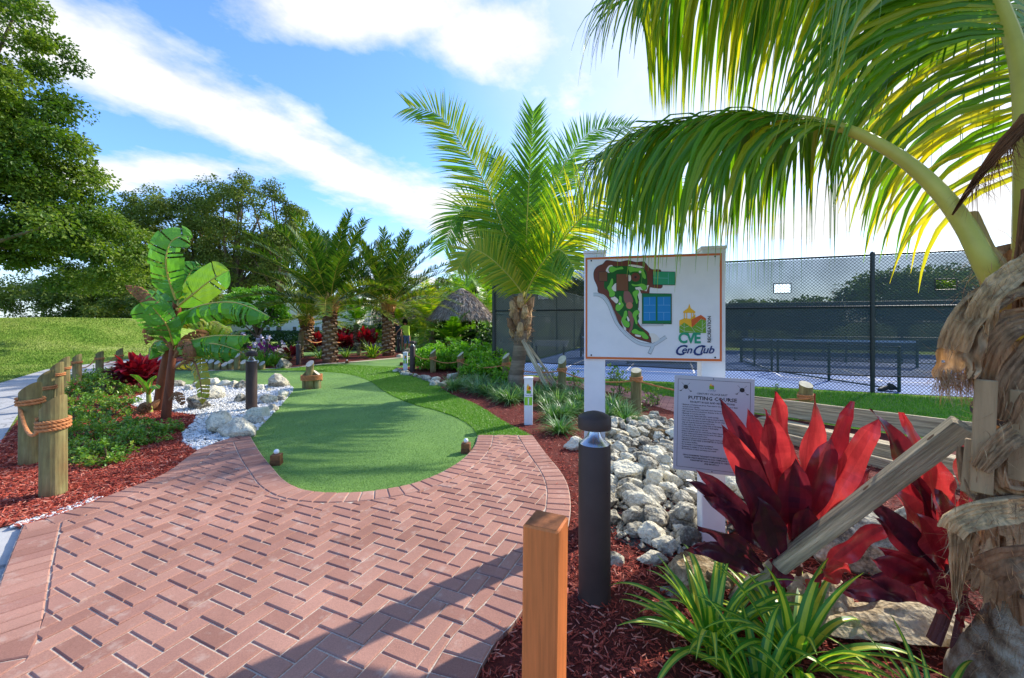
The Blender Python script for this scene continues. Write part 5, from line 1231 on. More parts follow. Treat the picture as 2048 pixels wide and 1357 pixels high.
FRS = [  # control pixels in the photo with their distances
 ([(1040, 560, 9.5), (985, 400, 9.3), (930, 300, 9.1), (880, 232, 9.0), (818, 215, 8.9)], .95, .2, .35, (.3, .85)),
 ([(1050, 540, 9.4), (1056, 400, 9.0), (1062, 300, 8.7), (1066, 222, 8.6)], .75, .5, .1, (.15, .5)),
 ([(1052, 540, 9.6), (1090, 420, 9.8), (1140, 310, 10.1), (1190, 262, 10.3), (1262, 254, 10.6)], .85, .25, .4, (.2, .55)),
 ([(1040, 560, 9.6), (1000, 470, 9.6), (950, 420, 9.5), (915, 430, 9.4), (888, 500, 9.4)], .85, .2, .6, (.2, .6)),
 ([(1040, 580, 9.3), (985, 520, 9.0), (940, 500, 8.8), (915, 540, 8.7)], .6, .1, .5, (.5, 1.0)),
 ([(1062, 590, 9.4), (1100, 520, 9.0), (1150, 450, 8.6), (1220, 390, 8.2), (1300, 370, 7.9), (1370, 420, 7.6)], 1.0, .25, .7, (.45, 1.0)),
 ([(1056, 560, 9.7), (1100, 480, 10.2), (1150, 430, 10.8), (1215, 450, 11.2)], .85, .2, .5, (.2, .6)),
 ([(1035, 570, 9.8), (1000, 520, 10.4), (965, 500, 11), (930, 540, 11.5)], .85, .2, .6, (.1, .5)),
 ([(1045, 550, 9.7), (1025, 430, 10.2), (1010, 350, 10.8), (985, 310, 11.2)], .8, .3, .3, (.05, .4)),
 ([(1060, 570, 9.3), (1090, 520, 8.8), (1120, 500, 8.4), (1150, 540, 8.1)], .75, .1, .7, (.25, .8)),
 ([(1058, 550, 9.8), (1085, 440, 10.3), (1105, 370, 10.6), (1150, 330, 10.8)], .8, .3, .3, (.1, .5))]
for pts, ll, fw, dr, tr in FRS:
    b = MB(); frond(b, [CR] + [Q(*p) for p in pts], 125, ll * 1.2, .022, .14, fwd=.45 + fw, droop=dr * .8, vang=.12, plane=Vector((0, -1, .35)).normalized(), r0=.04, tintr=tr, jit=.07, rt=.3, tipm=.45)
    smooth_slot(b.build('frond', [MAT['palm_leaf'], MAT['rachis']], t), 1)
# timber props of that palm
for i, (p0, p1, lb) in enumerate((((1100, 788, 8.75), (1046, 680, 9.3), 'weathered grey timber prop leaning on the middle palm trunk, thickest one'), ((1113, 770, 9.4), (1056, 690, 9.55), 'thin brown timber prop behind the thick one at the middle palm'))):
    a, c = Q(*p0), Q(*p1); a.z = max(a.z, -.03); o = plank('timber_prop', a, c, .095 if i == 0 else .05, .045, MAT['old_wood'], up=(0, 1, .2)); tag(o, lb, 'timber prop', 'timber props of the middle palm')
a = Vector((1.05, 9.35, 0)); o = plank('timber_prop', a, PB + Vector((.16, .1, 1.0)), .05, .05, MAT['old_wood']); tag(o, 'slanting brown timber prop reaching right from the middle palm towards a rope post', 'timber prop', 'timber props of the middle palm')
# ---- date palms
def date_palm(base, h, r, L, nf, label, seed, dense=46, ll=.36, w=.012, grp='date palms with rough woven trunks', orange=True, tr=(.1, .75)):
    global rng; random.seed(seed); base = Vector(base); t = empty('date_palm', base, label, 'palm tree', grp)
    b = MB(); n = 14; K = 26; V = []
    for i in range(K + 1):
        f = i / K; rr = r * (1 - .22 * f) * (1.12 if f < .08 else 1); V += [base + Vector((math.cos(6.283 * j / n) * rr, math.sin(6.283 * j / n) * rr, h * f)) for j in range(n)]
    b.add(V, [(i * n + j, i * n + (j + 1) % n, (i + 1) * n + (j + 1) % n, (i + 1) * n + j) for i in range(K) for j in range(n)], 0, .15)
    for k in range(int(h * 40)):        # diamond pattern of cut leaf bases
        a = k * 2.399; f = (k + .5) / (h * 40); z = h * f; rr = r * (1 - .22 * f); d = Vector((math.cos(a), math.sin(a), 0)); s = Vector((-d.y, d.x, 0)); c = base + d * (rr * .92) + UZ * z; q = r * .8
        top_ = .25 + .75 * (f < .72) ; out = r * .34
        b.add([c - s * q, c + s * q, c + s * q * .55 + UZ * q * .5 + d * out, c - s * q * .55 + UZ * q * .5 + d * out, c - s * q * .5 + UZ * q * .75 + d * out * .5, c + s * q * .5 + UZ * q * .75 + d * out * .5, c + UZ * q * 1.1], [(0, 1, 2, 3), (3, 2, 5, 4), (4, 5, 6)], 0, [.4 if f < .75 else .12, .78 if f < .75 else .2, .45 if f < .75 else .15])
    b.build('trunk', MAT['date_bark'], t)
    c = base + UZ * (h + .02); b = MB()
    for k in range(34):                 # orange brown petiole bases
        a = k * 2.399; d = Vector((math.cos(a), math.sin(a), 0)); e = .5 + .9 * random.random()
        tube(b, [c + d * r * .6 - UZ * .25, c + d * r * (.9 + .3 * random.random()) + UZ * .05, c + (d * math.cos(e) + UZ * math.sin(e)) * (.35 + .2 * random.random())], [.045, .04, .018], 6, 0, random.uniform(.6, 1))
    b.build('petiole_bases', simple('petiole', lin((130, 66, 34)), lin((196, 128, 60)), rough=.6, c3=lin((176, 130, 70))), t)
    for k in range(nf):
        f = k / (nf - 1); a = k * 2.399 + random.uniform(-.2, .2); el = R(82) - R(74) * f ** 1.05 + random.uniform(-.08, .08); l = L * (.82 + .18 * math.sin(f * 3.14)) * random.uniform(.9, 1.06)
        sp = arc(c + UZ * .05, a, el, l, 0.5 + .6 * f, twist=random.uniform(-.25, .25)); b = MB()
        frond(b, sp, dense, ll, w, .2, fwd=.85, droop=.12, S=3, vang=.45 if k % 2 else .2, r0=.022, tintr=tr if f < .75 else (tr[0] + .2, min(1, tr[1] + .2)), fold=0, tipm=.5, jit=.12, rt=.75)
        b.build('frond', [MAT['date_leaf'], MAT['rachis']], t)
    return t
date_palm(P(660, 726), 2.0, .24, 4.1, 50, 'larger date palm with woven brown trunk and wide green crown, the nearer of the two', 3, ll=.52, w=.032, dense=66)
date_palm(P(777, 712), 2.1, .25, 4.1, 46, 'second date palm standing just left of the two people', 11, ll=.54, w=.034, dense=62, tr=(.1, .8))
date_palm(P(614, 704), 1.45, .3, 3.1, 28, 'shorter date palm behind and left of the larger date palm', 21, dense=44, ll=.5, w=.03, tr=(.2, .9))
# ---- background coconut style palms
def bg_palm(base, h, L, nf, label, seed, tr, r=.16, dense=40, ll=.55, el0=80, el1=-15):
    random.seed(seed); base = Vector(base); t = empty('small_palm', base, label, 'palm tree', 'background palms around the huts'); c = base + UZ * h
    if h > .3:
        b = MB(); palm_trunk(b, base, c, r, r * .8, 10); b.build('trunk', MAT['palm_bark'], t, True)
    for k in range(nf):
        f = k / max(nf - 1, 1); a = k * 2.399 + random.uniform(-.2, .2); el = R(el0) + (R(el1) - R(el0)) * f
        b = MB(); frond(b, arc(c, a, el, L * random.uniform(.85, 1.1), .9 + .5 * f), dense + 8, ll * 1.1, .036, .15, fwd=.5, droop=.5, S=4, vang=.15, r0=.025, tintr=tr, fold=0, jit=.1, rt=.4)
        smooth_slot(b.build('frond', [MAT['palm_leaf'], MAT['rachis']], t), 1)
    return t
bg_palm((-7.6, 27, 0), 1.5, 3.0, 16, 'yellow green palm between the two date palms', 31, (.35, .9))
bg_palm((-9.9, 26, 0), 1.4, 2.8, 14, 'dark green palm right of the larger date palm', 32, (.05, .45))
bg_palm((-4.9, 25, 0), 1.7, 3.1, 16, 'bright palm right of the two people', 33, (.3, .85))
bg_palm((-3.9, 30, 0), 2.8, 3.6, 18, 'taller palm behind the round thatched hut', 34, (.1, .6))
bg_palm((-1.6, 27.5, 0), 2.2, 3.4, 16, 'dense palm right behind the round hut', 37, (.15, .7))
bg_palm((-6.0, 28, 0), 2.0, 3.3, 16, 'palm in front of the far thatched shelter', 38, (.3, .9))
bg_palm((-12.4, 28, 0), 1.6, 2.9, 14, 'palm left behind the larger date palm', 39, (.2, .8))
bg_palm(P(903, 702), .35, 2.0, 15, 'short young palm with dark green arching fronds before the round hut', 35, (.08, .45), ll=.5, dense=44, el0=78, el1=8)
bg_palm((-11.8, 16.4, 0), .4, 1.5, 12, 'small fan of palm fronds behind the banana plant', 36, (.3, .8), ll=.45)
# ================================================================== GIANT PALM AT RIGHT
GP = Vector((2.06, 1.53, 0)); t = empty('coconut_palm', GP, 'huge near coconut palm at the right edge with fibrous trunk and overhanging fronds', 'palm tree')
b = MB(); n = 48; K = 60; V = []; TI = []
for i in range(K + 1):
    z = -.02 + 1.86 * i / K; f = z / 1.84; rr = .172 + .14 * math.exp(-max(z, 0) * 3.4) - .02 * f + (.03 * max(0, f - .75) * 4)
    rr *= 1 + .06 * max(0, math.sin(z * 14 + .4)) ** 4
    cx_ = GP.x + .02 * f; cy_ = GP.y - .01 * f
    for j in range(n):
        a = 6.283 * j / n; k_ = noise.fractal(Vector((math.cos(a) * 1.4, math.sin(a) * 1.4, z * 3.2)), 1, 2, 5)
        V.append((cx_ + math.cos(a) * rr * (1 + .13 * k_), cy_ + math.sin(a) * rr * (1 + .13 * k_), z))
b.add(V, [(i * n + j, i * n + (j + 1) % n, (i + 1) * n + (j + 1) % n, (i + 1) * n + j) for i in range(K) for j in range(n)], 0, .4)
def giant_bark():
    m, tt, bs = newmat('giant_bark'); v = objc(tt)
    n1 = tt.noise(tt.mapping(v, (1, 1, 2.2)), 5, 7, .65); n2 = tt.noise(tt.mapping(v, (6, 6, .7)), 9, 6, .7); n3 = tt.noise(v, 60, 4, .7)
    c = tt.ramp(n1, [(.36, lin((84, 60, 42))), (.47, lin((156, 130, 100))), (.58, lin((196, 184, 160))), (.72, lin((150, 146, 134)))])
    k = tt.maprange(n2, .3, .7, .72, 1.15); c2 = tt.vm('SCALE', c); tt.L.new(k, c2.node.inputs['Scale'])
    tt.sock(bs, 'Base Color', c2); bs.inputs['Roughness'].default_value = .9
    bump(tt, bs, tt.math('ADD', n2, tt.math('MULTIPLY', n3, .3)), .9, .02); return m
b.build('trunk', giant_bark(), t, True)
def strap(mb, pts, w, th, t0=.5, sideways=Vector((0, 0, 1)), curl=.0, ragged=0.0):
    pts = resample(smooth_line([Vector(p) for p in pts], 6), .03); n = len(pts); V = []; M_ = 27
    for i, p in enumerate(pts):
        d = (pts[min(i + 1, n - 1)] - pts[max(i - 1, 0)]).normalized(); s = d.cross(sideways).normalized(); u = s.cross(d); ww = w[0] + (w[1] - w[0]) * i / (n - 1)
        for k in range(M_):
            x = -1 + 2 * k / (M_ - 1); e = ragged * (abs(x) ** 3) * noise.noise(p * 22) * ww
            V.append(p + s * (x * ww + e * (1 if x > 0 else -1)) + u * (curl * ww * (x * x - .4) + th * .5 + .012 * noise.noise(p * 14 + Vector((0, 0, x * 2))) + .0035 * math.sin(x * 17 + 3 * noise.noise(p * 5)) + .003 * noise.noise(Vector((x * 30, i * .4, t0 * 9)))))
        for k in range(M_):
            x = 1 - 2 * k / (M_ - 1); V.append(p + s * (x * ww) + u * (curl * ww * (x * x - .4) - th * .5))
    m = 2 * M_
    mb.add(V, [(i * m + j, (i + 1) * m + j, (i + 1) * m + (j + 1) % m, i * m + (j + 1) % m) for i in range(n - 1) for j in range(m)] + [tuple(range(m)), tuple((n - 1) * m + j for j in range(m))[::-1]], 0, t0)
VIEW = Vector((-.75, -.66, 0))           # from trunk towards the camera
boots = [  # curved dry leaf bases, (control points in photo pixels at distances, widths)
 ([(2060, 560, 1.45), (1990, 590, 1.36), (1930, 640, 1.34), (1905, 700, 1.36)], (.05, .035), .75), ([(2080, 520, 1.4), (2010, 560, 1.33), (1960, 620, 1.32), (1950, 700, 1.35)], (.04, .025), .9),
 ([(2070, 1010, 1.32), (1990, 1020, 1.27), (1920, 1040, 1.27), (1900, 1062, 1.28)], (.05, .03), 1.0), ([(1925, 1048, 1.27), (1918, 1110, 1.28), (1912, 1200, 1.31)], (.03, .008), .85),
 ([(2090, 830, 1.3), (2010, 880, 1.27), (1960, 940, 1.28)], (.045, .02), .6),
 ([(2080, 640, 1.35), (2020, 650, 1.31), (1975, 700, 1.32), (1960, 760, 1.35)], (.05, .03), .5), ([(2080, 700, 1.33), (2030, 760, 1.29), (2000, 840, 1.3)], (.05, .03), .4), ([(1960, 900, 1.33), (1975, 980, 1.3), (2060, 1010, 1.3)], (.05, .06), .55),
 ([(2090, 1120, 1.28), (2020, 1130, 1.27), (1975, 1150, 1.3)], (.06, .05), .35)]
b = MB()
for pts, w, tt_ in boots: strap(b, [Q(*p) for p in pts], w, .018, tt_, VIEW.cross(Vector((0, 0, 1))) if False else VIEW, .5, .25)
for pts, w, tt_ in boots:               # frayed fibres along the edges
    ln = resample(smooth_line([Q(*p) for p in pts], 6), .008); k_ = len(ln) * 3; ii = rng.integers(0, len(ln), k_); cc_ = np.array([tuple(ln[q]) for q in ii]) + rng.normal(0, w[0] * .5, (k_, 3))
    blades(b, cc_, rng.uniform(2.5, 5.8, k_), rng.uniform(.02, .1, k_), np.full(k_, .0008), rng.uniform(.3, 2.6, k_), rng.uniform(-1, 2, k_), 5, 0, rng.uniform(.2, 1, k_))
b.build('leaf_boots', MAT['fibre'], t, True)
# hanging sheet of burlap like fibre
b = MB(); nu, nv_ = 26, 40; V = []
for i in range(nv_ + 1):
    v = i / nv_
    for j in range(nu + 1):
        u = j / nu; xl = 1975 - 105 * math.sin(min(v * 1.25, 1) * 1.57) + 12 * noise.noise(Vector((v * 7, 1, 3))); xr = 2010 - 60 * v + 10 * noise.noise(Vector((v * 5, 5, 1)))
        x = xl + (xr - xl) * u; y = 560 + 200 * v + 30 * u * (1 - v) + (18 * noise.noise(Vector((u * 9, 2, 2))) if i == nv_ else 0); Yd = 1.36 + .10 * math.cos(u * 3.1) * .6 + .02 * noise.noise(Vector((u * 5, v * 6, 0)))
        V.append(Q(x, y, Yd))
b.add(V, [(i * (nu + 1) + j, i * (nu + 1) + j + 1, (i + 1) * (nu + 1) + j + 1, (i + 1) * (nu + 1) + j) for i in range(nv_) for j in range(nu) if not (i > nv_ - 9 and noise.noise(Vector((j * .45, i * .15, 9))) > (nv_ - i) * .045 - .02)], 0, .8)
# ragged burlap wrapped on the trunk
for k_ in range(26):
    a0 = rng.uniform(2.3, 5.2); z1 = .45 + 1.35 * rng.uniform(0, 1) ** .8; dz_ = rng.uniform(.14, .34); da = rng.uniform(.5, 1.2); nu, nv_ = 22, 20; V = []; r_ = .186 + .014 * rng.uniform(0, 1) + .12 * math.exp(-z1 * 3.4)
    for i in range(nv_ + 1):
        for j in range(nu + 1):
            u = j / nu; v = i / nv_; aa = a0 + da * (u - .5) + .25 * v; rr = r_ + .05 * v * v + .02 * noise.noise(Vector((u * 6 + k_, v * 3, k_))) + .004 * math.sin(u * 60 + k_); fr_ = .05 * noise.noise(Vector((u * 14, k_ * 3.1, 0)))
            V.append((GP.x + rr * math.cos(aa), GP.y + rr * math.sin(aa), z1 - (dz_ + fr_) * v + .04 * math.sin(u * 3.1)))
    b.add(V, [(i * (nu + 1) + j, i * (nu + 1) + j + 1, (i + 1) * (nu + 1) + j + 1, (i + 1) * (nu + 1) + j) for i in range(nv_) for j in range(nu) if not (noise.noise(Vector((j * .5, i * .16, k_ * 7))) > .28 + .3 * (1 - i / nv_))], 0, rng.uniform(0, 1))
# loose fibres everywhere on the trunk
n = 3600; a = rng.uniform(2.4, 5.8, n); z = rng.uniform(.2, 1.8, n); c0_ = np.stack([GP.x + .19 * np.cos(a), GP.y + .19 * np.sin(a), z], 1)
blades(b, c0_, a + rng.normal(0, .8, n), rng.uniform(.04, .2, n), np.full(n, .0009), rng.uniform(.2, 1.6, n), rng.uniform(-.5, 2.4, n), 5, 0, rng.uniform(.3, 1, n))
n = 500; uu = rng.uniform(0, 1, n); c1_ = np.array([tuple(Q(1875 + 75 * u_, 735 + 30 * random.random(), 1.36)) for u_ in uu]); blades(b, c1_, rng.uniform(0, 6.28, n), rng.uniform(.03, .12, n), np.full(n, .0009), rng.uniform(1.8, 3.0, n), rng.uniform(-.4, .6, n), 4, 0, rng.uniform(.4, 1, n))
b.build('fibre_sheet', simple('burlap', lin((128, 88, 56)), lin((172, 130, 90)), rough=.95, nscale=26, namt=.5, bscale=120, bstr=1.0, bdist=.006, trans=.2, tcol=(1.2, 1, .7), stretch=(1, 1, .2), c3=lin((206, 172, 130))), t)
# timber blocks strapped round the trunk
b = MB()
for (x0, y0, x1, y1, Y, w) in ((1972, 760, 1962, 985, 1.30, .05), (2040, 780, 2034, 960, 1.28, .045), (1948, 880, 1938, 985, 1.33, .04)):
    beam(b, Q(x0, y0, Y), Q(x1, y1, Y), w, .035, bev=.003, up=tuple(VIEW), t=.8)
b.build('trunk_batten', simple('fresh_wood', lin((126, 98, 68)), lin((172, 142, 104)), rough=.8, nscale=5, namt=.25, stretch=(8, 8, .6), bscale=30, bstr=.4, bdist=.004), t)
for zz_ in (1.18, .985):
    b = MB(); ang = np.linspace(0, 6.283, 33); pr = [Vector((GP.x + .235 * math.cos(a), GP.y + .235 * math.sin(a), zz_ + .02 * math.sin(a * 2 + zz_ * 9))) for a in ang]
    for a_, c_ in zip(pr, pr[1:]): b.add([a_ - UZ * .011, c_ - UZ * .011, c_ + UZ * .011, a_ + UZ * .011], [(0, 1, 2, 3)])
    b.build('metal_strap', MAT['bronze'], t)
# fronds of the giant palm
big = dict(S=8, fold=.35, jit=.085, tipm=.55)
SP1 = [Q(2010, 600, 1.5), Q(1965, 520, 1.5), Q(1925, 445, 1.56), Q(1870, 375, 1.63), Q(1790, 308, 1.74), Q(1690, 258, 1.88), Q(1590, 237, 2.05), Q(1480, 236, 2.25), Q(1380, 250, 2.45), Q(1290, 275, 2.62), Q(1215, 315, 2.8)]
b = MB(); frond(b, SP1, 135, 1.25, .0155, .42, fwd=.3, droop=3.2, vang=-.25, r0=.044, tintr=(.15, .8), rt=.35, **big)
smooth_slot(b.build('frond', [MAT['palm_leaf'], MAT['rachis']], t), 1)
# pale base of a second petiole beside it
b = MB(); tube(b, smooth_line([Q(2020, 640, 1.52), Q(1985, 540, 1.50), Q(1965, 500, 1.54), Q(1940, 430, 1.6)], 5), [.05 - .0017 * i for i in range(16)], 10, 0, .9); b.build('petiole', MAT['rachis'], t, True)
SP2 = [Q(2046, 680, 1.46), Q(2052, 520, 1.5), Q(2045, 180, 1.55), Q(2008, 30, 1.62), Q(1950, -70, 1.7), Q(1850, -130, 1.8), Q(1720, -150, 1.95), Q(1580, -145, 2.1), Q(1450, -110, 2.3), Q(1340, -60, 2.5), Q(1265, 0, 2.7)]
b = MB(); frond(b, SP2, 150, 1.35, .0175, .36, fwd=.3, droop=2.4, vang=-.3, r0=.05, tintr=(.1, .95), rt=.3, **big); smooth_slot(b.build('frond', [MAT['palm_leaf'], MAT['rachis']], t), 1)
SP3 = [Q(2062, 640, 1.5), Q(2062, 400, 1.6), Q(2060, 120, 1.8), Q(2030, -60, 2.1), Q(1960, -150, 2.5), Q(1850, -170, 2.9), Q(1700, -130, 3.3), Q(1560, -50, 3.6)]
b = MB(); frond(b, SP3, 100, 1.3, .024, .22, fwd=.3, droop=2.2, vang=-.2, r0=.045, tintr=(.2, 1), rt=.3, **big); smooth_slot(b.build('frond', [MAT['palm_leaf'], MAT['rachis']], t), 1)
SP4 = [Q(2075, 640, 1.55), Q(2090, 420, 1.7), Q(2120, 150, 1.9), Q(2100, -40, 2.2), Q(2040, -150, 2.6), Q(1960, -200, 3.0)]
b = MB(); frond(b, SP4, 76, 1.3, .024, .2, fwd=.3, droop=2.4, vang=-.2, r0=.045, tintr=(.3, 1), rt=.3, **big); smooth_slot(b.build('frond', [MAT['palm_leaf'], MAT['rachis']], t), 1)
SP5 = [Vector((2.1, 1.6, 2.2)), Vector((2.5, 1.2, 3.1)), Vector((3.0, .6, 3.7)), Vector((3.6, -.2, 3.8))]; SP6 = [Vector((2.15, 1.7, 2.2)), Vector((2.8, 2.1, 3.2)), Vector((3.7, 2.6, 3.8)), Vector((4.8, 3.1, 3.6))]; SP7 = [Vector((2.0, 1.5, 2.2)), Vector((1.7, .9, 3.2)), Vector((1.1, .2, 3.8)), Vector((.3, -.5, 3.7))]
for sp in (SP7,):
    b = MB(); frond(b, sp, 56, 1.0, .018, .25, fwd=.3, droop=1.4, vang=-.1, r0=.045, tintr=(.2, .8), rt=.3, S=5, fold=0); smooth_slot(b.build('frond', [MAT['palm_leaf'], MAT['rachis']], t), 1)
# dry brown spathes
b = MB(); strap(b, [Q(2060, 240, 1.5), Q(2010, 290, 1.5), Q(1960, 350, 1.52), Q(1905, 430, 1.55)], (.03, .003), .008, .2, VIEW, .8, .3); strap(b, [Q(2062, 380, 1.45), Q(2052, 520, 1.42), Q(2050, 640, 1.42)], (.022, .03), .012, .3, VIEW, .5, .2)
n = 260; uu = rng.uniform(0, 1, n); c1_ = np.array([tuple(Q(2050 - 110 * u_ ** 1.2, 250 + 130 * u_, 1.51)) for u_ in uu]); blades(b, c1_, rng.uniform(2.8, 5.5, n), rng.uniform(.05, .17, n), np.full(n, .0012), rng.uniform(1.6, 2.8, n), rng.uniform(0, .6, n), 4, 0, rng.uniform(.0, .6, n))
b.build('dry_spathe', MAT['dry_leaf'], t)
# diagonal timber brace of that palm
a, c = Q(1470, 1198, 2.26), Q(1928, 850, 1.52); up_ = Vector((-.12, -.22, 1)).normalized(); o = plank('timber_brace', a, c, .068, .072, MAT['old_wood'], up=up_); tag(o, 'long weathered grey timber brace running diagonally from the mulch up to the near palm', 'timber brace')
b = MB(); L_b = (c - a).length
for f in (.20, .43):
    b = MB(); b.add([Vector((.012 + .010 * math.sin(k), L_b * f + .017 * math.cos(k), .0363)) for k in np.linspace(0, 6.283, 15)[:-1]], [tuple(range(14))])
    b.build('knot', MAT['tee_wood'], o, origin=(0, 0, 0))
# ================================================================== TREES
def tree(base, H, crown, nclump, per, ls, label, seed, mat, trunk_r=.3, cat='tree', branches=True, name='broadleaf_tree', clump_r=(.5, 1.0), trunks=None, grp=None, shell=.45, fork=.3, tr=(0, 1), stretch=1.0):
    """crown: list of ellipsoids (cx, cy, cz, rx, ry, rz) in world metres"""
    global rng
    g = np.random.default_rng(seed); random.seed(seed); base = Vector(base); t = empty(name, base, label, cat, grp)
    vol = np.array([c[3] * c[4] * c[5] for c in crown]) ** .67; vol /= vol.sum(); cl = []
    for _ in range(nclump):
        c = crown[g.choice(len(crown), p=vol)]; d = unit(g.normal(0, 1, 3)); r = g.uniform(shell, 1.0) ** .6
        cl.append((np.array(c[:3]) + d * np.array(c[3:]) * r, d))
    b = MB(); trs = trunks or [(base.x, base.y)]
    for (tx, ty) in trs:
        tb = Vector((tx, ty, base.z)); tops = []
        fz = H * fork; tube(b, [tb, tb + Vector((.1, 0, fz * .5)), tb + Vector((.05, 0, fz))], [trunk_r * 1.25, trunk_r, trunk_r * .85], 12, 0, .4)
        if branches:
            near = sorted(cl, key=lambda q: (q[0][0] - tx) ** 2 + (q[0][1] - ty) ** 2)[:max(10, nclump // len(trs))]
            for q in random.sample(near, min(len(near), 34)):
                p1 = Vector(q[0]); p0 = tb + Vector((0, 0, fz * random.uniform(.7, 1.0))); m1 = p0.lerp(p1, .4) + Vector((random.uniform(-.4, .4), random.uniform(-.4, .4), random.uniform(.0, .8)))
                tube(b, smooth_line([p0, m1, p1], 4), [trunk_r * .42 * (1 - k / 9) + .012 for k in range(9)], 6, 0, .5)
    b.build('trunk', MAT['bark'], t, True)
    b = MB(); N = nclump * per
    cc = np.array([q[0] for q in cl]); dd = np.array([q[1] for q in cl]); idx = np.repeat(np.arange(nclump), per); cr = g.uniform(clump_r[0], clump_r[1], nclump)
    off = unit(g.normal(0, 1, (N, 3))) * (g.uniform(0, 1, (N, 1)) ** .45) * cr[idx][:, None] * np.array([1, 1, .62 * stretch])
    c = cc[idx] + off; c[:, 2] = np.maximum(c[:, 2], base.z + .05)
    nr = unit(off) * .5 + np.array([0, 0, .8]) + g.normal(0, .5, (N, 3)); dl = unit(off) + g.normal(0, .7, (N, 3)) + np.array([0, 0, -.25])
    ct = g.beta(2, 2, nclump)[idx]; ti = np.clip(tr[0] + (tr[1] - tr[0]) * (ct * .6 + g.uniform(0, 1, N) * .4), 0, 1)
    L = g.uniform(.7, 1.3, N) * ls; leaves(b, c, dl, nr, L, L * .34, 0, ti, .12); b.build('crown', mat, t)
    return t
# large tree at the left edge (crown overhangs the path)
tree((-27, 17.5, 0), 11, [(-25.5, 17, 11.5, 4.2, 3.5, 2.4), (-22.3, 17, 14.2, 3.2, 3, 1.9), (-26, 17.3, 7.2, 5.2, 3.6, 4.0), (-21.0, 17.3, 6.4, 2.6, 2.6, 2.6), (-18.0, 17.5, 4.6, 2.2, 2.4, 2.0), (-23, 17, 9.6, 2.4, 2.8, 2.2), (-23.5, 17, 4.9, 3.5, 3, 1.6), (-19.4, 17.3, 7.9, 1.7, 2, 1.7), (-20.6, 17.2, 10.6, 1.8, 2, 1.5)],
     440, 330, .15, 'big leafy tree at the left edge whose crown overhangs the low rise', 5, MAT['leaf_tree'], .45, clump_r=(.45, 1.0), tr=(0, 1))
# broad ficus trees behind the course
K_ = 1.24; FC = [(-31.5, 38, 9.4, 5.2, 4, 4.4), (-24.5, 38, 10.4, 5.6, 4, 4.6), (-35.5, 38, 7.0, 4.2, 4, 5.0), (-20.2, 38, 7.4, 3.4, 3.4, 3.8), (-28, 38, 5.6, 7, 4, 3.4)]
tree((-28 * K_, 38 * K_, .3), 13.5, [(a * K_, b_ * K_, 1.54 + (c - 1.54) * K_, d * K_, e * K_, f * K_) for a, b_, c, d, e, f in FC],
     560, 260, .23, 'broad spreading olive green tree with dark open branches behind the banana plant', 8, MAT['leaf_olive'], .55, trunks=[(-34 * K_, 47), (-29.5 * K_, 47.6), (-25.5 * K_, 46.8), (-21.5 * K_, 47)], clump_r=(.7, 1.5), fork=.34)
# shrub belt beyond the rise
for i, (x, y, rx, rz, lb) in enumerate(((-41, 36, 5, 2.0, 'far olive bush row at the left edge beyond the rise'), (-33.5, 35, 4.5, 1.9, 'far bush on the rise left of the banana plant'), (-27, 34, 4.0, 1.5, 'far bush on the rise directly behind the banana plant'), (-47, 44, 6, 3.2, 'far tall bushes in the left distance'))):
    tree((x, y, 1.2), 3, [(x, y, 1.5 + rz, rx, 2.5, rz)], 70, 160, .2, lb, 60 + i, MAT['leaf_olive'], .08, 'bush', False, 'bush', (.6, 1.1), grp='bushes along the top of the rise', fork=.2)
# small round bright green tree by the white building
tree((-12.4, 20, 0), 2.0, [(-12.5, 20, 2.35, 1.45, 1.3, .85), (-13.2, 20, 1.9, .8, .8, .5), (-11.9, 20, 1.95, .9, .8, .5)], 70, 170, .11, 'small round crowned bright green tree in front of the white building', 13, MAT['leaf_bright'], .06, clump_r=(.22, .42), fork=.5)
# dark backdrop trees between and beyond the palms
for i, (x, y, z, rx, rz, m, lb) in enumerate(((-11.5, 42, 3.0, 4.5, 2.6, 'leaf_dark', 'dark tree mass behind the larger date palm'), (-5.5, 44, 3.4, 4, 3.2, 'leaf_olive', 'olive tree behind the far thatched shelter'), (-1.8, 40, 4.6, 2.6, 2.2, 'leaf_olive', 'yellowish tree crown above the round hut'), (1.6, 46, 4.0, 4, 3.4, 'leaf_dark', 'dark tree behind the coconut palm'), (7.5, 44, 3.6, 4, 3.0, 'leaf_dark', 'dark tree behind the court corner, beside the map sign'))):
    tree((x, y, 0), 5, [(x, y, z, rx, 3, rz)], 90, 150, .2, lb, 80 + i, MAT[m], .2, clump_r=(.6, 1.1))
# trees behind the court, seen through the windscreen
for i, (x, y, z, rx, rz, lb) in enumerate(((31.5, 33, 3.6, 4.4, 1.9, 'large tree beyond the court seen through the windscreen, right of the tall fence post'), (39, 34, 4.2, 4.5, 2.2, 'large tree beyond the court behind the near palm trunk'), (21.5, 38, 2.2, 2.4, .9, 'low tree beyond the court, left of the tall fence post'), (26, 37, 2.2, 2.2, 1.0, 'second low tree beyond the court near the tall fence post'))):
    tree((x, y, 0), 6, [(x, y, z, rx, 4, rz)], 110, 150, .26, lb, 90 + i, MAT['leaf_tree'], .25, clump_r=(.8, 1.4), fork=.3)
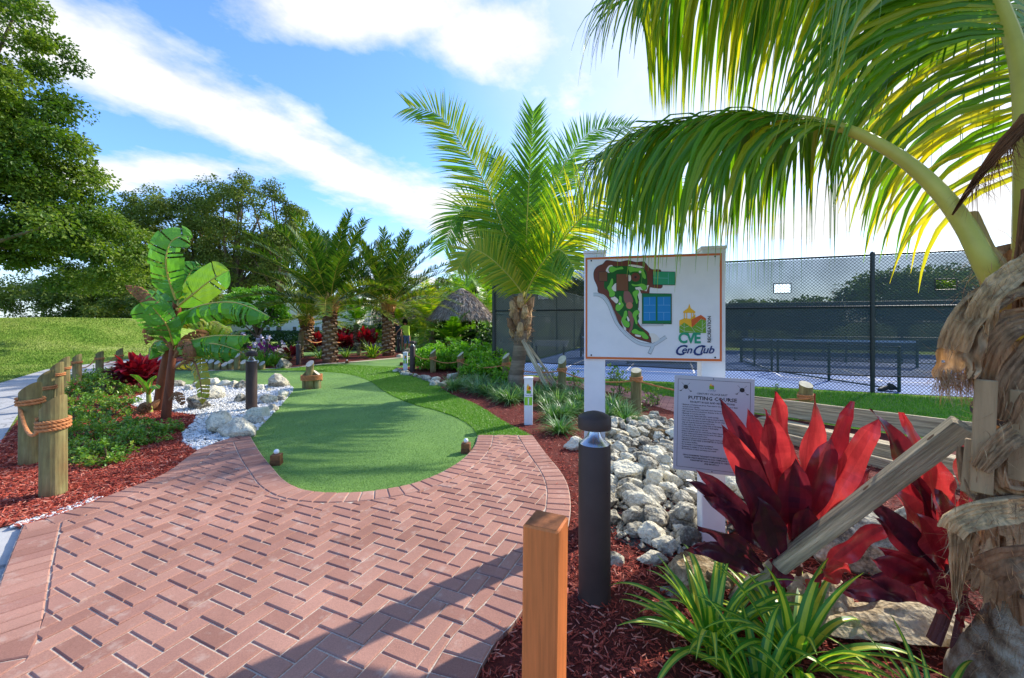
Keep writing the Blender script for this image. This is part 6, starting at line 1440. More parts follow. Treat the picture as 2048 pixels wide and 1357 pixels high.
# clipped hedge in front of the white building
def hedge(c, s, n, label, mat, ls=.1):
    t = empty('hedge', c, label, 'hedge'); b = MB(); c = np.array(tuple(c)); s = np.array(s); u = rng.uniform(-1, 1, (n, 3)); ax = rng.integers(0, 3, n); u[np.arange(n), ax] = np.sign(u[np.arange(n), ax]); u[:, 2] = np.where(ax == 2, 1, u[:, 2])
    p = c + np.array([0, 0, s[2] / 2]) + u * s / 2; leaves(b, p, rdir(n), u + rng.normal(0, .4, (n, 3)), rng.uniform(.6, 1.3, n) * ls, ls * .35, 0, rng.uniform(0, 1, n)); b.build('foliage', mat, t); return t
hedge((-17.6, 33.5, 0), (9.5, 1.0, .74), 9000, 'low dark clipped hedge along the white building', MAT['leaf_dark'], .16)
# ================================================================== BANANA PLANT
def banana_leaf(b, pts, w, fold=.3, tears=9, tilt=0.0, t0=.3, side_droop=.5, plane=None, seed=0, edge=0.0):
    rs_ = np.random.default_rng(seed); cu = resample(smooth_line([Vector(p) for p in pts], 6), .035); n = len(cu)
    tube(b, cu, [.022 * (1 - .85 * i / (n - 1)) for i in range(n)], 7, 1, .75)
    for side in (-1, 1):
        cuts = sorted(rs_.choice(np.arange(3, n - 2), min(tears, max(n - 6, 1)), replace=False)) if tears else []
        segs = []; s0 = 0
        for c in list(cuts) + [n - 1]: segs.append((s0, c)); s0 = c
        for (i0, i1) in segs:
            if i1 - i0 < 1: continue
            dj = rs_.normal(0, .16); V = []; M_ = 5; rows = list(range(i0, i1 + 1)); shrink = rs_.uniform(.86, 1.0)
            for ii in rows:
                f = ii / (n - 1); p = cu[ii]; d = (cu[min(ii + 1, n - 1)] - cu[max(ii - 1, 0)]).normalized(); s = d.cross(plane if plane is not None else UZ)
                if s.length < .1: s = d.cross(Vector((0, 1, 0)))
                s.normalize(); u = s.cross(d); prof = max(.02, math.sin(min(1, (f + .04) / .35) * 1.57) ** .8) * (1 - max(0, (f - .72) / .28) ** 2.2) ; ww = w * prof * shrink
                gapf = .012 if len(rows) > 2 and ii in (i0, i1) and 0 < ii < n - 1 else 0; pp = p + d * (gapf * (1 if ii == i0 else -1))
                for k in range(M_):
                    x = k / (M_ - 1); an = fold + dj - side_droop * x * x; V.append(pp + s * side * ww * x * math.cos(an * .8) + u * ww * x * math.sin(an) + d * ww * x * .28 + u * .006 * math.sin(x * 9 + ii))
            b.add(V, [(i * M_ + j, i * M_ + j + 1, (i + 1) * M_ + j + 1, (i + 1) * M_ + j) for i in range(len(rows) - 1) for j in range(M_ - 1)], 0, min(1, max(0, t0 + rs_.normal(0, .1))))
BY = 6.9
bb = P(336, 838); t = empty('banana_plant', bb, 'banana plant with big torn green leaves and brown stems in the stone bed', 'banana plant')
for i, (pts, r0, r1) in enumerate(((((318, 822, 7.1), (330, 740, 7.1), (352, 640, 7.0), (352, 580, 6.9)), .10, .05), (((331, 843, 6.5), (338, 780, 6.5), (344, 720, 6.5), (352, 640, 6.6)), .07, .04), (((300, 828, 6.9), (297, 790, 6.9), (296, 765, 6.9)), .045, .02))):
    b = MB(); ln = smooth_line([Q(*p) for p in pts], 5); tube(b, ln, [r0 + (r1 - r0) * k / (len(ln) - 1) for k in range(len(ln))], 14, 0, .3 if i < 2 else 1.0); b.build('stem', MAT['banana_stem'], t, True)
BL = [  # (points, width, fold, tears, tint, droop, plane)
 ([(352, 600, 6.8), (338, 560, 6.7), (332, 520, 6.6), (342, 485, 6.6), (365, 472, 6.7), (385, 476, 6.8)], .26, .35, 12, .3, .3, Vector((.25, -1, .25))),
 ([(355, 610, 6.9), (368, 570, 7.0), (385, 540, 7.1), (402, 532, 7.2)], .20, .9, 14, .15, .5, Vector((.2, -1, .2))),
 ([(356, 612, 6.9), (385, 590, 6.9), (420, 562, 6.9), (458, 541, 6.9)], .27, .05, 3, .62, .15, Vector((.25, -1, -.15))),
 ([(352, 640, 6.7), (385, 618, 6.5), (430, 606, 6.4), (480, 608, 6.3), (540, 634, 6.2)], .27, -.1, 16, .25, 1.0, Vector((0, -.5, 1))),
 ([(350, 650, 6.7), (385, 642, 6.9), (420, 642, 7.1), (465, 665, 7.2)], .2, .1, 14, .75, .8, Vector((0, -.4, 1))),
 ([(350, 690, 6.5), (380, 682, 6.3), (430, 672, 6.2), (500, 672, 6.1)], .24, -.15, 10, .3, .9, Vector((0, -.5, 1))),
 ([(350, 700, 6.5), (380, 690, 6.3), (430, 688, 6.1), (478, 702, 6.0)], .25, -.3, 12, .1, 1.1, Vector((0, -.6, .8))),
 ([(345, 690, 6.5), (322, 660, 6.3), (300, 630, 6.2), (280, 606, 6.1)], .22, .3, 10, .35, .4, Vector((.3, -1, .3))),
 ([(348, 690, 6.4), (336, 655, 6.2), (318, 630, 6.1), (300, 610, 6.0)], .2, .6, 6, .2, .4, Vector((.2, -1, .4))),
 ([(346, 690, 6.6), (360, 655, 6.5), (375, 630, 6.4), (384, 620, 6.4)], .10, .9, 1, .4, .3, Vector((.2, -1, .2))),
 ([(345, 690, 6.6), (325, 680, 6.7), (305, 690, 6.8), (298, 720, 6.8)], .2, -.2, 8, .1, 1.2, Vector((0, -.6, .8))),
 ([(350, 640, 6.8), (320, 610, 6.9), (298, 590, 7.0), (284, 582, 7.0)], .12, .5, 4, .3, .4, Vector((.2, -1, .3))),
 ([(355, 620, 6.9), (345, 590, 7.2), (332, 570, 7.4), (318, 574, 7.6)], .2, .3, 8, .1, .4, Vector((.2, -1, .3))),
 ([(297, 790, 6.9), (285, 768, 6.8), (272, 756, 6.7), (260, 750, 6.6)], .06, .3, 0, .3, .2, None), ([(297, 790, 6.9), (306, 772, 6.8), (318, 778, 6.7)], .06, .3, 0, .3, .3, None), ([(297, 785, 6.9), (300, 765, 6.9), (312, 752, 6.9)], .06, .4, 0, .4, .2, None)]
for i, (pts, w, fo, te, ti, sdp, pln) in enumerate(BL):
    b = MB(); banana_leaf(b, [Q(*p) for p in pts], w, fo, te, 0, ti, sdp, pln, i); b.build('leaf', [MAT['banana_leaf'], MAT['rachis']], t)
b = MB(); banana_leaf(b, [Q(*p) for p in [(352, 735, 6.4), (385, 722, 6.2), (400, 760, 6.0), (405, 810, 5.95)]], .13, .2, 16, 0, .98, .6, Vector((0, -1, .3)), 33); b.build('yellow_leaf', [MAT['banana_leaf'], MAT['dry_leaf']], t)
for i, pts in enumerate(([(345, 640, 6.6), (300, 610, 6.5), (275, 585, 6.5), (250, 572, 6.5)], [(349, 715, 6.3), (365, 690, 6.2), (375, 700, 6.1), (372, 730, 6.1)], [(345, 700, 6.4), (318, 655, 6.3), (300, 650, 6.3), (292, 690, 6.3)], [(352, 690, 6.7), (385, 672, 6.8), (405, 668, 6.9), (418, 672, 7.0)], [(340, 800, 6.4), (352, 790, 6.3), (366, 810, 6.2)], [(320, 800, 6.6), (300, 812, 6.5), (280, 828, 6.4)], [(300, 820, 6.4), (285, 812, 6.3), (268, 832, 6.3)])):
    b = MB(); banana_leaf(b, [Q(*p) for p in pts], .11 if i < 4 else .07, .9, 12, 0, .5, 1.6, Vector((0, -1, .3)), 50 + i); b.build('dead_leaf', [MAT['dry_leaf'], MAT['dry_leaf']], t)
# ================================================================== RED CORDYLINES
def broad_leaf(b, base, d, up, L, w, bend, t_, S=12, wave=.012, ph=0.0, petiole=.16, foldv=.3):
    d = d.normalized(); s = d.cross(up).normalized(); u = s.cross(d); pts = []; p = Vector(base); dd = d.copy()
    V = []; M_ = 7
    for i in range(S + 1):
        f = i / S; x = (f - petiole) / (1 - petiole); pr = .10 if x <= 0 else .10 + .9 * max(0, math.sin(min(1, x ** 1.12) * math.pi)) ** .72
        if f > .93: pr *= (1 - f) / .07 * .8 + .03
        u2 = s.cross(dd).normalized()
        for k in range(M_):
            x2 = -1 + 2 * k / (M_ - 1); V.append(p + s * x2 * w * pr + u2 * (foldv * w * pr * (abs(x2) ** 1.3) + wave * (abs(x2) ** 2) * math.sin(f * 13 + ph + (0 if x2 < 0 else 2.1)) * (1 if x > 0 else 0)))
        p = p + dd * L / S; dd = (dd + (Vector((0, 0, -1)) * bend / S * (.3 + f * 1.4))).normalized()
    b.add(V, [(i * M_ + j, i * M_ + j + 1, (i + 1) * M_ + j + 1, (i + 1) * M_ + j) for i in range(S) for j in range(M_ - 1)], 0, [min(1, max(0, t_ + .16 * noise.noise(Vector((i * .5, j * .3, ph * 5))) - (.22 if j in (2, 3) and i % 1 == 0 else 0) * .6 - .35 * max(0, (i / S - .86) / .14) - .25 * max(0, .3 - i / S))) for i in range(S) for j in range(M_ - 1)])
def cordyline(base, label, spec, grp='big red leaved plants in the foreground', stems=3, name='red_cordyline'):
    base = Vector(base); t = empty(name, base, label, 'plant', grp)
    for k in range(stems):
        top_ = spec['heads'][k % len(spec['heads'])]; b = MB(); b0 = base + Vector((random.uniform(-.05, .05), random.uniform(-.05, .05), -.01)); tube(b, smooth_line([b0, b0.lerp(Vector(top_), .5) + Vector((.02, 0, 0)), Vector(top_)], 4), .014, 8, 0, .3); b.build('stem', simple('cane', lin((96, 50, 48)), lin((130, 80, 70)), rough=.7), t, True)
    for (tip, Yt, bs, w, t_, bend, up) in spec['leaves']:
        tp = Q(tip[0], tip[1], Yt); bp = Q(bs[0], bs[1], bs[2]); d = tp - bp; L = d.length * (1 + .06 * abs(bend)); d2 = d.normalized() + Vector((0, 0, bend * .42)); b = MB()
        broad_leaf(b, bp, d2, Vector(up) + Vector((random.uniform(-.5, .5), 0, random.uniform(-.4, .4))), L * 1.05, w * 1.2, bend, max(0, t_ - .08), ph=random.random() * 6, wave=.02, S=18); b.build('leaf', MAT['red_leaf'], t, True)
    return t
C1 = Q(1560, 1200, 2.26); h1 = Q(1562, 1090, 2.2); h2 = Q(1600, 1130, 2.2); h3 = Q(1540, 1120, 2.15)
V0 = (-.1, -1, .35)
L1 = [((1551, 800), 2.15, (1585, 1060, 2.22), .052, .85, .2), ((1630, 804), 2.2, (1600, 1060, 2.25), .055, .95, .15), ((1500, 835), 2.15, (1565, 1060, 2.2), .045, .5, .3), ((1700, 822), 2.25, (1610, 1070, 2.25), .05, .55, .4), ((1750, 855), 2.2, (1620, 1080, 2.2), .055, .95, .35),
      ((1450, 868), 2.05, (1560, 1070, 2.15), .055, .9, .3), ((1446, 816), 2.08, (1555, 1050, 2.15), .038, .2, .5), ((1533, 835), 2.05, (1580, 1080, 2.15), .06, .8, .2), ((1480, 945), 1.98, (1570, 1110, 2.1), .07, .25, .2), ((1590, 930), 2.0, (1585, 1110, 2.1), .06, .3, .2),
      ((1660, 890), 2.1, (1605, 1080, 2.15), .055, .45, .25), ((1402, 955), 2.1, (1550, 1120, 2.15), .035, .12, .6), ((1385, 975), 2.15, (1545, 1110, 2.2), .03, .05, .7), ((1420, 1005), 2.05, (1550, 1130, 2.12), .045, .12, .6), ((1405, 1065), 2.0, (1545, 1160, 2.1), .042, .08, .8),
      ((1395, 1105), 2.05, (1540, 1165, 2.12), .04, .02, .8), ((1380, 1110), 2.1, (1540, 1150, 2.18), .035, .06, .7), ((1770, 1060), 2.1, (1630, 1160, 2.2), .05, .35, .8), ((1720, 990), 2.2, (1620, 1110, 2.2), .045, .3, .6), ((1735, 950), 2.3, (1615, 1110, 2.25), .04, .6, .5),
      ((1615, 1020), 1.95, (1590, 1140, 2.1), .05, .35, .2), ((1520, 1010), 1.95, (1565, 1150, 2.08), .06, .15, .3), ((1645, 1150), 1.95, (1610, 1180, 2.1), .05, .7, .6), ((1690, 1130), 2.0, (1620, 1170, 2.1), .05, .9, .5), ((1575, 880), 2.35, (1585, 1090, 2.3), .05, .9, .2), ((1475, 905), 2.35, (1560, 1100, 2.3), .05, .7, .3), ((1665, 935), 2.4, (1610, 1090, 2.3), .05, .8, .3),
      ((1780, 1200), 2.1, (1640, 1185, 2.15), .045, .02, .7), ((1550, 1170), 2.0, (1570, 1120, 2.1), .05, .4, .6), ((1430, 1130), 2.35, (1550, 1160, 2.3), .04, .1, .6)]
cordyline(C1, 'large red and maroon leaved plant crossed by the diagonal timber brace', {'heads': [h1, h2, h3], 'leaves': [(a, y, c, w, ti, bd, V0) for a, y, c, w, ti, bd in L1]})
C2 = Q(1900, 1290, 1.78); g1 = Q(1900, 1130, 1.8); g2 = Q(1930, 1080, 1.85)
L2 = [((1752, 838), 1.9, (1880, 1080, 1.9), .045, .3, .5), ((1808, 842), 2.0, (1890, 1070, 1.95), .038, .8, .4), ((1850, 900), 1.95, (1900, 1080, 1.9), .05, .9, .3), ((1925, 880), 2.0, (1920, 1080, 1.95), .05, .95, .2), ((1958, 960), 1.95, (1920, 1090, 1.9), .045, .7, .3), ((1775, 975), 1.85, (1890, 1130, 1.85), .042, .9, .4),
      ((1795, 930), 1.95, (1880, 1100, 1.9), .045, .6, .4), ((1745, 1020), 1.8, (1890, 1170, 1.82), .036, .1, .7), ((1760, 1050), 1.85, (1890, 1190, 1.85), .04, .2, .7), ((1770, 1110), 1.8, (1900, 1200, 1.8), .05, .8, .6), ((1755, 1130), 1.75, (1895, 1210, 1.78), .045, .5, .7), ((1750, 1165), 1.85, (1895, 1220, 1.82), .04, .05, .8),
      ((1865, 1150), 1.7, (1900, 1230, 1.75), .05, .6, .5), ((1840, 1040), 1.78, (1900, 1160, 1.82), .055, .75, .4), ((1880, 990), 1.85, (1910, 1130, 1.85), .05, .5, .3), ((1975, 1040), 1.8, (1920, 1150, 1.8), .045, .85, .4), ((1960, 1120), 1.75, (1920, 1210, 1.78), .045, .3, .5), ((1985, 1080), 1.9, (1925, 1180, 1.85), .045, .95, .4),
      ((1820, 1180), 1.68, (1900, 1240, 1.74), .04, .9, .6), ((1700, 1190), 1.9, (1890, 1215, 1.85), .032, .02, .6), ((1910, 1010), 2.05, (1910, 1150, 1.95), .05, .9, .2), ((1935, 1200), 1.7, (1915, 1260, 1.74), .04, .5, .4), ((1870, 930), 2.1, (1900, 1110, 2.0), .045, .6, .3)]
cordyline(C2, 'second red and maroon leaved plant squeezed between the brace and the near palm trunk', {'heads': [g1, g2], 'leaves': [(a, y, c, w, ti, bd, V0) for a, y, c, w, ti, bd in L2]}, stems=4)
# rosette bushes in red: one by the left posts, more far away
def red_bush(c, r, h, n, label, seed, grp='red bushes in the beds', L=.3):
    random.seed(seed); c = Vector(c); t = empty('red_bush', c, label, 'bush', grp); b = MB()
    for k in range(n):
        a = random.uniform(0, 6.283); e = random.uniform(-.1, 1.45); p = c + Vector((math.cos(a) * r * .55 * random.random(), math.sin(a) * r * .55 * random.random(), h * (.15 + .55 * random.random())))
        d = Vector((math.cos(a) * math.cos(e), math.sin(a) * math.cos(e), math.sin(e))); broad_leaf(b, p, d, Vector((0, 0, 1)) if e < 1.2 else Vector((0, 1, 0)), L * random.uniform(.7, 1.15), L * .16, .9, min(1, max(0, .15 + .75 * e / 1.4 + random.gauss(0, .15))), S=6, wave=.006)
    b.build('foliage', MAT['red_bush'], t, True); return t
red_bush(P(272, 782), .5, .75, 230, 'crimson leaved bush beside the last left rope post', 4, L=.38)
red_bush(P(300, 775), .35, .7, 90, 'darker red leaves behind the banana stem', 14, L=.34)
for i, (x, y, r, h) in enumerate(((633, 703, .9, 1.0), (676, 702, .8, .9), (690, 702, .6, .8), (735, 700, 1.1, 1.3), (690, 697, .8, 1.3))):
    red_bush(P(x, y), r, h, 120, ['red bush left of the larger date palm trunk', 'red bush right of the larger date palm trunk', 'small red bush under the far rope', 'tallest deep red bush between the two date palms', 'dark red bush behind the far bollard'][i], 20 + i, L=.45)
# ================================================================== STRAP LEAVED TUFTS
def tuft_mesh(name, n, L, w, mat, seed, lean=(.1, 1.0), bend=(.6, 1.9), r=.05, fold=.3, S=7, tr=(0, 1)):
    global rng; old = rng; rng = np.random.default_rng(seed); b = MB(); a = rng.uniform(0, 6.283, n); rad = rng.uniform(0, r, n)
    blades(b, np.stack([rad * np.cos(a), rad * np.sin(a), np.zeros(n)], 1), a + rng.normal(0, .5, n), L * rng.uniform(.6, 1.1, n), w * rng.uniform(.8, 1.15, n), rng.uniform(lean[0], lean[1], n), rng.uniform(bend[0], bend[1], n), S, 0, rng.uniform(tr[0], tr[1], n), fold)
    m = b.mesh(name, mat); rng = old; return m
LM = [tuft_mesh('foliage', 230, .50, .0085, MAT['liriope'], 100 + k, r=.06) for k in range(4)]
GT = 'dark green strap leaved grass tufts along the mulch edge'
TF = [(925, 778), (950, 786), (975, 792), (905, 783), (962, 772), (1000, 800), (1020, 808), (990, 778), (1045, 800), (1012, 785), (1078, 802), (1095, 818), (1068, 790), (1118, 812), (1140, 800), (1128, 838), (1105, 842), (1150, 828), (1120, 868), (1158, 812), (1100, 795), (1180, 800), (1215, 842), (1238, 838), (1225, 820), (1250, 850), (1195, 830), (938, 770)]
for i, (x, y) in enumerate(TF):
    p = P(x, y); t = empty('grass_tuft', p, 'dark green strap leaved tuft in the band along the red mulch edge', 'grass tuft', GT, rz=i * 1.3); s = random.uniform(.8, 1.1); t.scale = (s, s, s * random.uniform(.75, 1.0)); o = link('foliage', LM[i % 4], t)
# variegated plant in front: green margins, yellow centre
def varieg_plant(c, n, L, w, label, seed, spread=.1, tilt=None):
    random.seed(seed); c = Vector(c); t = empty('striped_plant', c, label, 'plant', 'yellow and green striped leaved plants'); b = MB()
    for k in range(n):
        a = random.uniform(0, 6.283); le = random.uniform(.1, 1.15); be = random.uniform(.5, 1.9); l = L * random.uniform(.65, 1.15); S = 12; p = c + Vector((math.cos(a), math.sin(a), 0)) * random.uniform(0, spread) ; V = []; az = a + random.gauss(0, .25)
        hd = Vector((math.cos(az), math.sin(az), 0)); sd_ = Vector((-hd.y, hd.x, 0)); ww = w * random.uniform(.8, 1.1)
        for i in range(S + 1):
            f = i / S; an = le + be * f ** 1.5; d = hd * math.sin(an) + UZ * math.cos(an); pr = min(1, .4 + f * 2.5) * max(.02, 1 - f ** 2.6); nr = sd_.cross(d) * -1
            for x in (-1, -.5, -.42, 0, .42, .5, 1): V.append(p + sd_ * x * ww * pr + nr * (-.35 * ww * pr * (1 - abs(x))))
            p = p + d * l / S
        tint_ = [.05, .05, 1, 1, .05, .05]; tt_ = [min(1, max(0, q * random.uniform(.8, 1.0))) for i in range(S) for q in tint_]
        b.add(V, [(i * 7 + j, i * 7 + j + 1, (i + 1) * 7 + j + 1, (i + 1) * 7 + j) for i in range(S) for j in range(6)], 0, tt_)
    b.build('foliage', MAT['variegated'], t, True); return t
varieg_plant(P(1425, 1300), 46, .5, .025, 'yellow and green striped grassy plant at the bottom, left clump', 2, .06)
varieg_plant(P(1590, 1330), 42, .52, .027, 'yellow and green striped grassy plant at the bottom, right clump', 3, .07)
varieg_plant(P(1520, 1400), 28, .38, .023, 'yellow and green striped plant at the very bottom between the two clumps', 5, .06)
varieg_plant(P(1870, 1480), 18, .40, .014, 'few striped leaves rising from the bottom edge by the palm trunk', 4, .05)
varieg_plant(P(745, 716), 34, .95, .05, 'yellow striped spiky plant between the two date palms', 6, .15); varieg_plant(P(692, 715), 24, .6, .035, 'small striped spiky plant right of the larger date palm trunk', 7, .1)
varieg_plant(P(640, 718), 26, .8, .04, 'grey green spiky plant left of the larger date palm trunk', 8, .1)
# bromeliad and purple flowers behind the log edging
red_bush(P(582, 722), .3, .3, 40, 'dark maroon spiky rosette left of the far bollard', 41, L=.5)
def tuft(p, n, L, w, lb, seed, mat='leaf_bright'):
    t = empty('grass_tuft', p, lb, 'grass tuft'); link('foliage', tuft_mesh('foliage', n, L, w, MAT[mat], seed, r=.3), t); return t
for i, (x, y, lb) in enumerate(((530, 733, 'bright green strap leaves right of the middle bollard'), (548, 730, 'bright green strap leaves under the purple flowers'), (512, 732, 'bright green strap leaves behind the middle bollard'), (470, 725, 'yellow green tuft behind the log row'), (430, 722, 'yellow green tuft behind the left part of the log row'))): tuft(P(x, y), 150, .75 if i < 3 else .6, .014, lb, 200 + i)
b = MB(); c = P(536, 728) + UZ * .62; t = empty('orchid_flowers', P(536, 728), 'purple orchid flowers above the strap leaves right of the middle bollard', 'flowers')
def flowers(c, sp, k, L, mat, t):
    for _ in range(k):
        p = np.array(tuple(c)) + rng.normal(0, 1, 3) * sp; b = MB(); n = 9; leaves(b, np.tile(p, (n, 1)), rdir(n), rdir(n), L, L * .38, 0, rng.uniform(0, 1, n)); b.build('flower', mat, t)
    b = MB()
    for _ in range(5): tube(b, [c - UZ * c.z + Vector((random.uniform(-.1, .1), 0, 0)), c + Vector((random.uniform(-.2, .2), 0, -.05))], .008, 5)
    b.build('stems', MAT['leaf_shrub'], t)
flowers(c, (.22, .15, .09), 11, .11, MAT['purple'], t)
b = MB(); c = P(520, 715) + UZ * .62; t = empty('orchid_flowers', P(520, 715), 'pale lilac flowers behind the middle bollard top', 'flowers')
flowers(c, (.35, .2, .2), 11, .16, simple('lilac', (.6, .5, .62), (.75, .7, .78), rough=.7), t)
# ================================================================== LEAFY SHRUBS
def shrub_mesh(name, R_, H_, n, ls, seed, mat, upright=.4, w=.36, clusters=40):
    g = np.random.default_rng(seed); b = MB(); cl = np.stack([g.uniform(-1, 1, clusters) * R_ * .9, g.uniform(-1, 1, clusters) * R_ * .9, g.uniform(.15, 1, clusters) * H_], 1); q = np.hypot(cl[:, 0], cl[:, 1]) < R_; cl = cl[q]
    cl[:, 2] *= np.sqrt(np.clip(1.15 - (np.hypot(cl[:, 0], cl[:, 1]) / R_) ** 2, .15, 1)); k = len(cl); per = max(4, n // k); idx = np.repeat(np.arange(k), per); N = len(idx)
    d = unit(g.normal(0, 1, (N, 3)) + np.array([0, 0, upright]))
    c = cl[idx] + d * g.uniform(0, ls * .6, (N, 1)) + g.normal(0, ls * .35, (N, 3)); c[:, 2] = np.maximum(c[:, 2], .02)
    d2 = unit(d + g.normal(0, .3, (N, 3))); s = unit(np.cross(d2, np.array([0, 0, 1.]) + g.normal(0, .3, (N, 3)))); u = np.cross(s, d2); L = (g.uniform(.7, 1.25, N) * ls)[:, None]; W_ = L * w
    V = np.stack([c, c + d2 * L * .45 + s * W_ + u * W_ * .25, c + d2 * L * .85 + s * W_ * .7 + u * W_ * .2, c + d2 * L, c + d2 * L * .85 - s * W_ * .7 + u * W_ * .2, c + d2 * L * .45 - s * W_ + u * W_ * .25], 1).reshape(-1, 3)
    F = (np.arange(N)[:, None, None] * 6 + np.array([(0, 1, 2, 3), (0, 3, 4, 5)])[None]).reshape(-1, 4); b.add(V, F, 0, np.repeat(np.clip(g.beta(2, 2.2, k)[idx] * .6 + g.uniform(0, .5, N), 0, 1), 2))
    return b.mesh(name, mat), cl
def shrub_proto(R_, H_, n, ls, seed, mat, **k):
    me, cl = shrub_mesh('foliage', R_, H_, n, ls, seed, mat, **k); b = MB()
    for c in cl[:26]: tube(b, [(c[0] * .1, c[1] * .1, 0), (c[0] * .5, c[1] * .5, c[2] * .55), tuple(c)], [.006, .004, .002], 5, 0, .3)
    return me, b.mesh('stems', MAT['bark'])
SPR = [shrub_proto(.3, .27, 620, .042, 300 + k, MAT['leaf_shrub'], clusters=46) for k in range(4)]
GL_ = 'low round leaved green shrubs in the left mulch bed'
SH = [(215, 925, .95), (180, 918, .8), (160, 880, .9), (250, 898, .85), (285, 880, .9), (235, 872, .9), (190, 860, .8), (330, 868, .75), (310, 890, .6), (170, 838, .9), (230, 835, .9), (200, 815, 1.0), (160, 808, 1), (245, 812, .9), (150, 790, 1), (185, 790, 1), (220, 792, 1), (260, 790, .8), (170, 772, 1), (205, 772, 1.1), (235, 775, 1), (190, 762, 1.1), (218, 760, 1.1), (245, 758, 1), (150, 850, .8), (270, 850, .6), (150, 905, .7), (138, 765, 1)]
for i, (x, y, s) in enumerate(SH):
    t = empty('low_shrub', P(x, y), 'low round leaved shrub in the left mulch bed between posts and banana plant', 'shrub', GL_, rz=i * 2.1); t.scale = (s, s, s * random.uniform(.8, 1.1)); link('foliage', SPR[i % 4][0], t); link('stems', SPR[i % 4][1], t)
SB = [shrub_proto(.55, .8, 900, .105, 330 + k, MAT['leaf_bright'], clusters=60, upright=1.0, w=.34) for k in range(3)]
GS_ = 'bright leafy shrubs behind the right rope posts'
for i, (x, y, s) in enumerate(((850, 742, .9), (875, 738, 1.0), (895, 742, .9), (915, 738, 1), (940, 742, 1), (965, 748, .9), (985, 756, .9), (1005, 762, .8), (930, 728, 1.1), (960, 730, 1.1), (990, 736, 1.1), (860, 728, 1.0), (895, 724, 1.1), (1000, 748, .9), (970, 762, .7), (1010, 775, .6), (945, 760, .7))):
    t = empty('leafy_shrub', P(x, y), 'bright green leafy shrub behind the rope between the bollard and the palm', 'shrub', GS_, rz=i * 1.7); t.scale = (s, s, s * .95); link('foliage', SB[i % 3][0], t); link('stems', SB[i % 3][1], t)
SS = [shrub_proto(.16, .42, 130, .05, 350 + k, MAT['leaf_shrub'], clusters=16, upright=1.2, w=.3) for k in range(2)]
for i, (x, y, s, lb) in enumerate(((1240, 790, 1.3, 'thin upright shrub under the left end of the map sign'), (1300, 800, .8, 'sparse seedling left of the rules sign'), (1316, 812, .9, 'sparse young plant touching the rules sign'), (1290, 822, .7, 'small sparse plant behind the rock heap'), (1225, 770, 1.3, 'sparse shrub behind the sign post'), (1085, 765, 1.0, 'sparse shrub behind the palm props'), (1150, 775, 1.0, 'sparse shrub left of the sign post'), (1110, 765, .9, 'sparse shrub beside the props'), (1555, 789, .6, 'small weed on the lawn strip left of the round post'))):
    t = empty('sparse_shrub', P(x, y), lb, 'shrub', rz=i * 2.0); t.scale = (s, s, s); link('foliage', SS[i % 2][0], t); link('stems', SS[i % 2][1], t)
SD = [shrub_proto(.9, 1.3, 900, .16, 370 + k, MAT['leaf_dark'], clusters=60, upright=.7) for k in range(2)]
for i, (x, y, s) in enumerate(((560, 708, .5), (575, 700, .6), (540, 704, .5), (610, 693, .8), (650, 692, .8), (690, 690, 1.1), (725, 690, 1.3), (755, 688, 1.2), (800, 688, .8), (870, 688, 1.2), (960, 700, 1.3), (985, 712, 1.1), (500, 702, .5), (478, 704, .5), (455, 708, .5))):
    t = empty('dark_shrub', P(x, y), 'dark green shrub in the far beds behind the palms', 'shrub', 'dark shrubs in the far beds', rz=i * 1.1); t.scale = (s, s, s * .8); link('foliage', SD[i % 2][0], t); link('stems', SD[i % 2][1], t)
# ================================================================== PEOPLE
def person(base, label, pose, mats):
    """continuous skinned body; pose: joint positions in metres relative to the feet, x across, y away, z up"""
    t = empty('person', base, label, 'person'); me = bpy.data.meshes.new('body'); J = pose['J']; names = list(J); E = [(names.index(a), names.index(b)) for a, b in pose['E']]
    me.from_pydata([J[n][0] for n in names], E, []); o = bpy.data.objects.new('body', me); COL.objects.link(o); md = o.modifiers.new('skin', 'SKIN'); md.use_smooth_shade = True
    for i, n in enumerate(names):
        r = J[n][1]; sv = me.skin_vertices[0].data[i]; sv.radius = (r, r); sv.use_root = (n == 'pelvis')
    o.modifiers.new('sub', 'SUBSURF').levels = 2; o.modifiers['sub'].render_levels = 2
    bpy.context.view_layer.update(); ev = o.evaluated_get(bpy.context.evaluated_depsgraph_get()); m2 = bpy.data.meshes.new_from_object(ev); bpy.data.objects.remove(o)
    for m in mats: m2.materials.append(m)
    for p in m2.polygons: p.material_index = pose['mat'](p.center); p.use_smooth = True
    b_ = link('body', m2, t); hb = MB(); hc = Vector(J['head'][0])
    for k in range(420):
        d = Vector(rdir(1)[0])
        if d.z < -.1 and d.y < .2: continue
        p = hc + Vector((d.x * .085, d.y * .1, d.z * .115 + .02)); leaves(hb, np.array([tuple(p)]), np.array([[d.x, d.y, d.z - .6]]), np.array([tuple(d)]), .09, .03)
    h = MB(); lathe(h, hc + Vector((0, .01, .02)), [(.098 * math.sin(a) + 1e-4, -.12 * math.cos(a)) for a in np.linspace(1.1, math.pi, 8)], 14, cap=False); h.v += [v for v in hb.v]
    off = h.n; 
    for lo_, sz_, mi_, ti_ in zip(hb.lo, hb.sz, hb.mi, hb.ti): h.lo.append(lo_ + off); h.sz.append(sz_); h.mi.append(mi_); h.ti.append(ti_)
    h.n += hb.n; ho = link('hair', h.mesh('hair', mats[3]), t)
    f = MB()
    for sx_ in (-1, 1): lathe(f, hc + Vector((sx_ * .03 + pose['face'][0], -.085, .005)), [(.009, -.008), (.012, 0), (.009, .008)], 8)
    box(f, hc + Vector((pose['face'][0], -.098, -.02)), (.02, .03, .035), bev=.006); box(f, hc + Vector((pose['face'][0], -.088, -.058)), (.045, .012, .01), bev=.003); link('face', f.mesh('face', mats[0]), t)
    return t
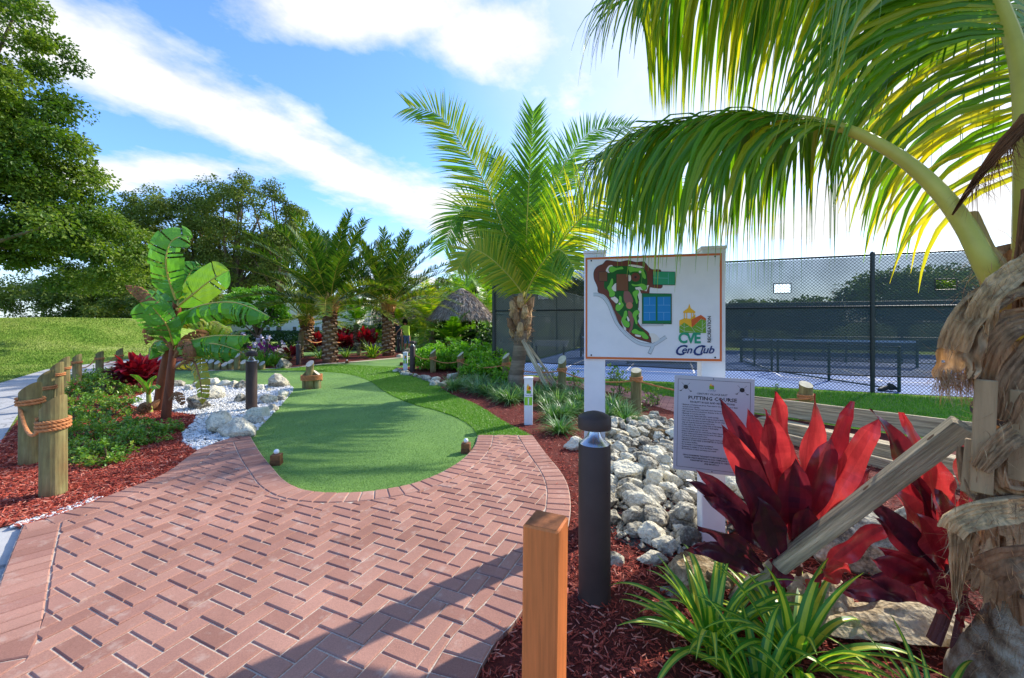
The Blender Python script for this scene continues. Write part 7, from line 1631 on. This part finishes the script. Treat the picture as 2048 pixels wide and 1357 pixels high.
def mk_pose(h, lean, arm, shirt_z, pants_z, sleeve, dirx):
    k = h / 1.75; J = {}
    def P3(n, x, y, z, r): J[n] = ((x * k, y * k, z * k), r * k)
    P3('pelvis', 0, 0, .92, .13); P3('spine', lean * .4, 0, 1.12, .125); P3('chest', lean * .8, 0, 1.32, .145); P3('neck', lean * 1.05, 0, 1.5, .055); P3('head0', lean * 1.15, -.01, 1.57, .07); P3('head', lean * 1.3, -.02, 1.65, .09); P3('crown', lean * 1.35, -.01, 1.71, .07)
    for s, n in ((-1, 'l'), (1, 'r')):
        P3(n + 'hip', s * .1, 0, .86, .095); P3(n + 'knee', s * .11 + .02, -.03, .48, .06); P3(n + 'ankle', s * .12, 0, .09, .04); P3(n + 'toe', s * .12 + dirx * .1, -.1, .04, .035)
        P3(n + 'sh', lean * .9 + s * .17, 0, 1.42, .06); a = arm[0 if s < 0 else 1]
        P3(n + 'el', lean * .9 + s * .2 + a[0] * .5, a[1] * .5, 1.42 - .27 + a[2] * .5, .042); P3(n + 'wr', lean * .9 + s * .18 + a[0], a[1], 1.42 - .5 + a[2], .028); P3(n + 'ha', lean * .9 + s * .17 + a[0] * 1.15, a[1] * 1.2, 1.42 - .58 + a[2] * 1.05, .03)
        for q in range(4): P3(n + 'f%d' % q, lean * .9 + s * .17 + a[0] * 1.25 + (q - 1.5) * .02, a[1] * 1.3, 1.42 - .66 + a[2] * 1.05 - .006 * (q % 2), .009)
        P3(n + 'th', lean * .9 + s * .17 + a[0] * 1.15 + .045 * dirx, a[1] * 1.25, 1.42 - .61 + a[2] * 1.05, .01)
    E = [('pelvis', 'spine'), ('spine', 'chest'), ('chest', 'neck'), ('neck', 'head0'), ('head0', 'head'), ('head', 'crown')]
    for n in 'lr': E += [('pelvis', n + 'hip'), (n + 'hip', n + 'knee'), (n + 'knee', n + 'ankle'), (n + 'ankle', n + 'toe'), ('chest', n + 'sh'), (n + 'sh', n + 'el'), (n + 'el', n + 'wr'), (n + 'wr', n + 'ha')] + [(n + 'ha', n + 'f%d' % q) for q in range(4)] + [(n + 'ha', n + 'th')]
    def mat(c):
        z = c.z / k; arm_ = abs(c.x / k - lean * .9) > sleeve
        if z > 1.5: return 0
        if arm_ and z < 1.34: return 0
        if z > .95: return 1
        if z > pants_z: return 2
        return 0 if z > .1 else 2
    return {'J': J, 'E': E, 'mat': mat, 'face': (.0, 0)}
person(P(814, 706), 'person in lime green sleeveless top and blue knee shorts, back turned, with dark hair', mk_pose(1.62, -.08, ((-.28, -.05, .2), (-.2, -.1, .1)), 0, .5, .23, -1), [MAT['skin'], MAT['shirt_lime'], MAT['denim'], MAT['hair_dark']])
person(P(800, 704), 'person in dark short sleeved shirt and grey trousers bending forward beside the other', mk_pose(1.6, -.16, ((-.02, -.15, .05), (.05, -.2, .1)), 0, .1, .25, -1), [MAT['skin'], MAT['shirt_dark'], MAT['grey_cloth'], MAT['hair_grey']])
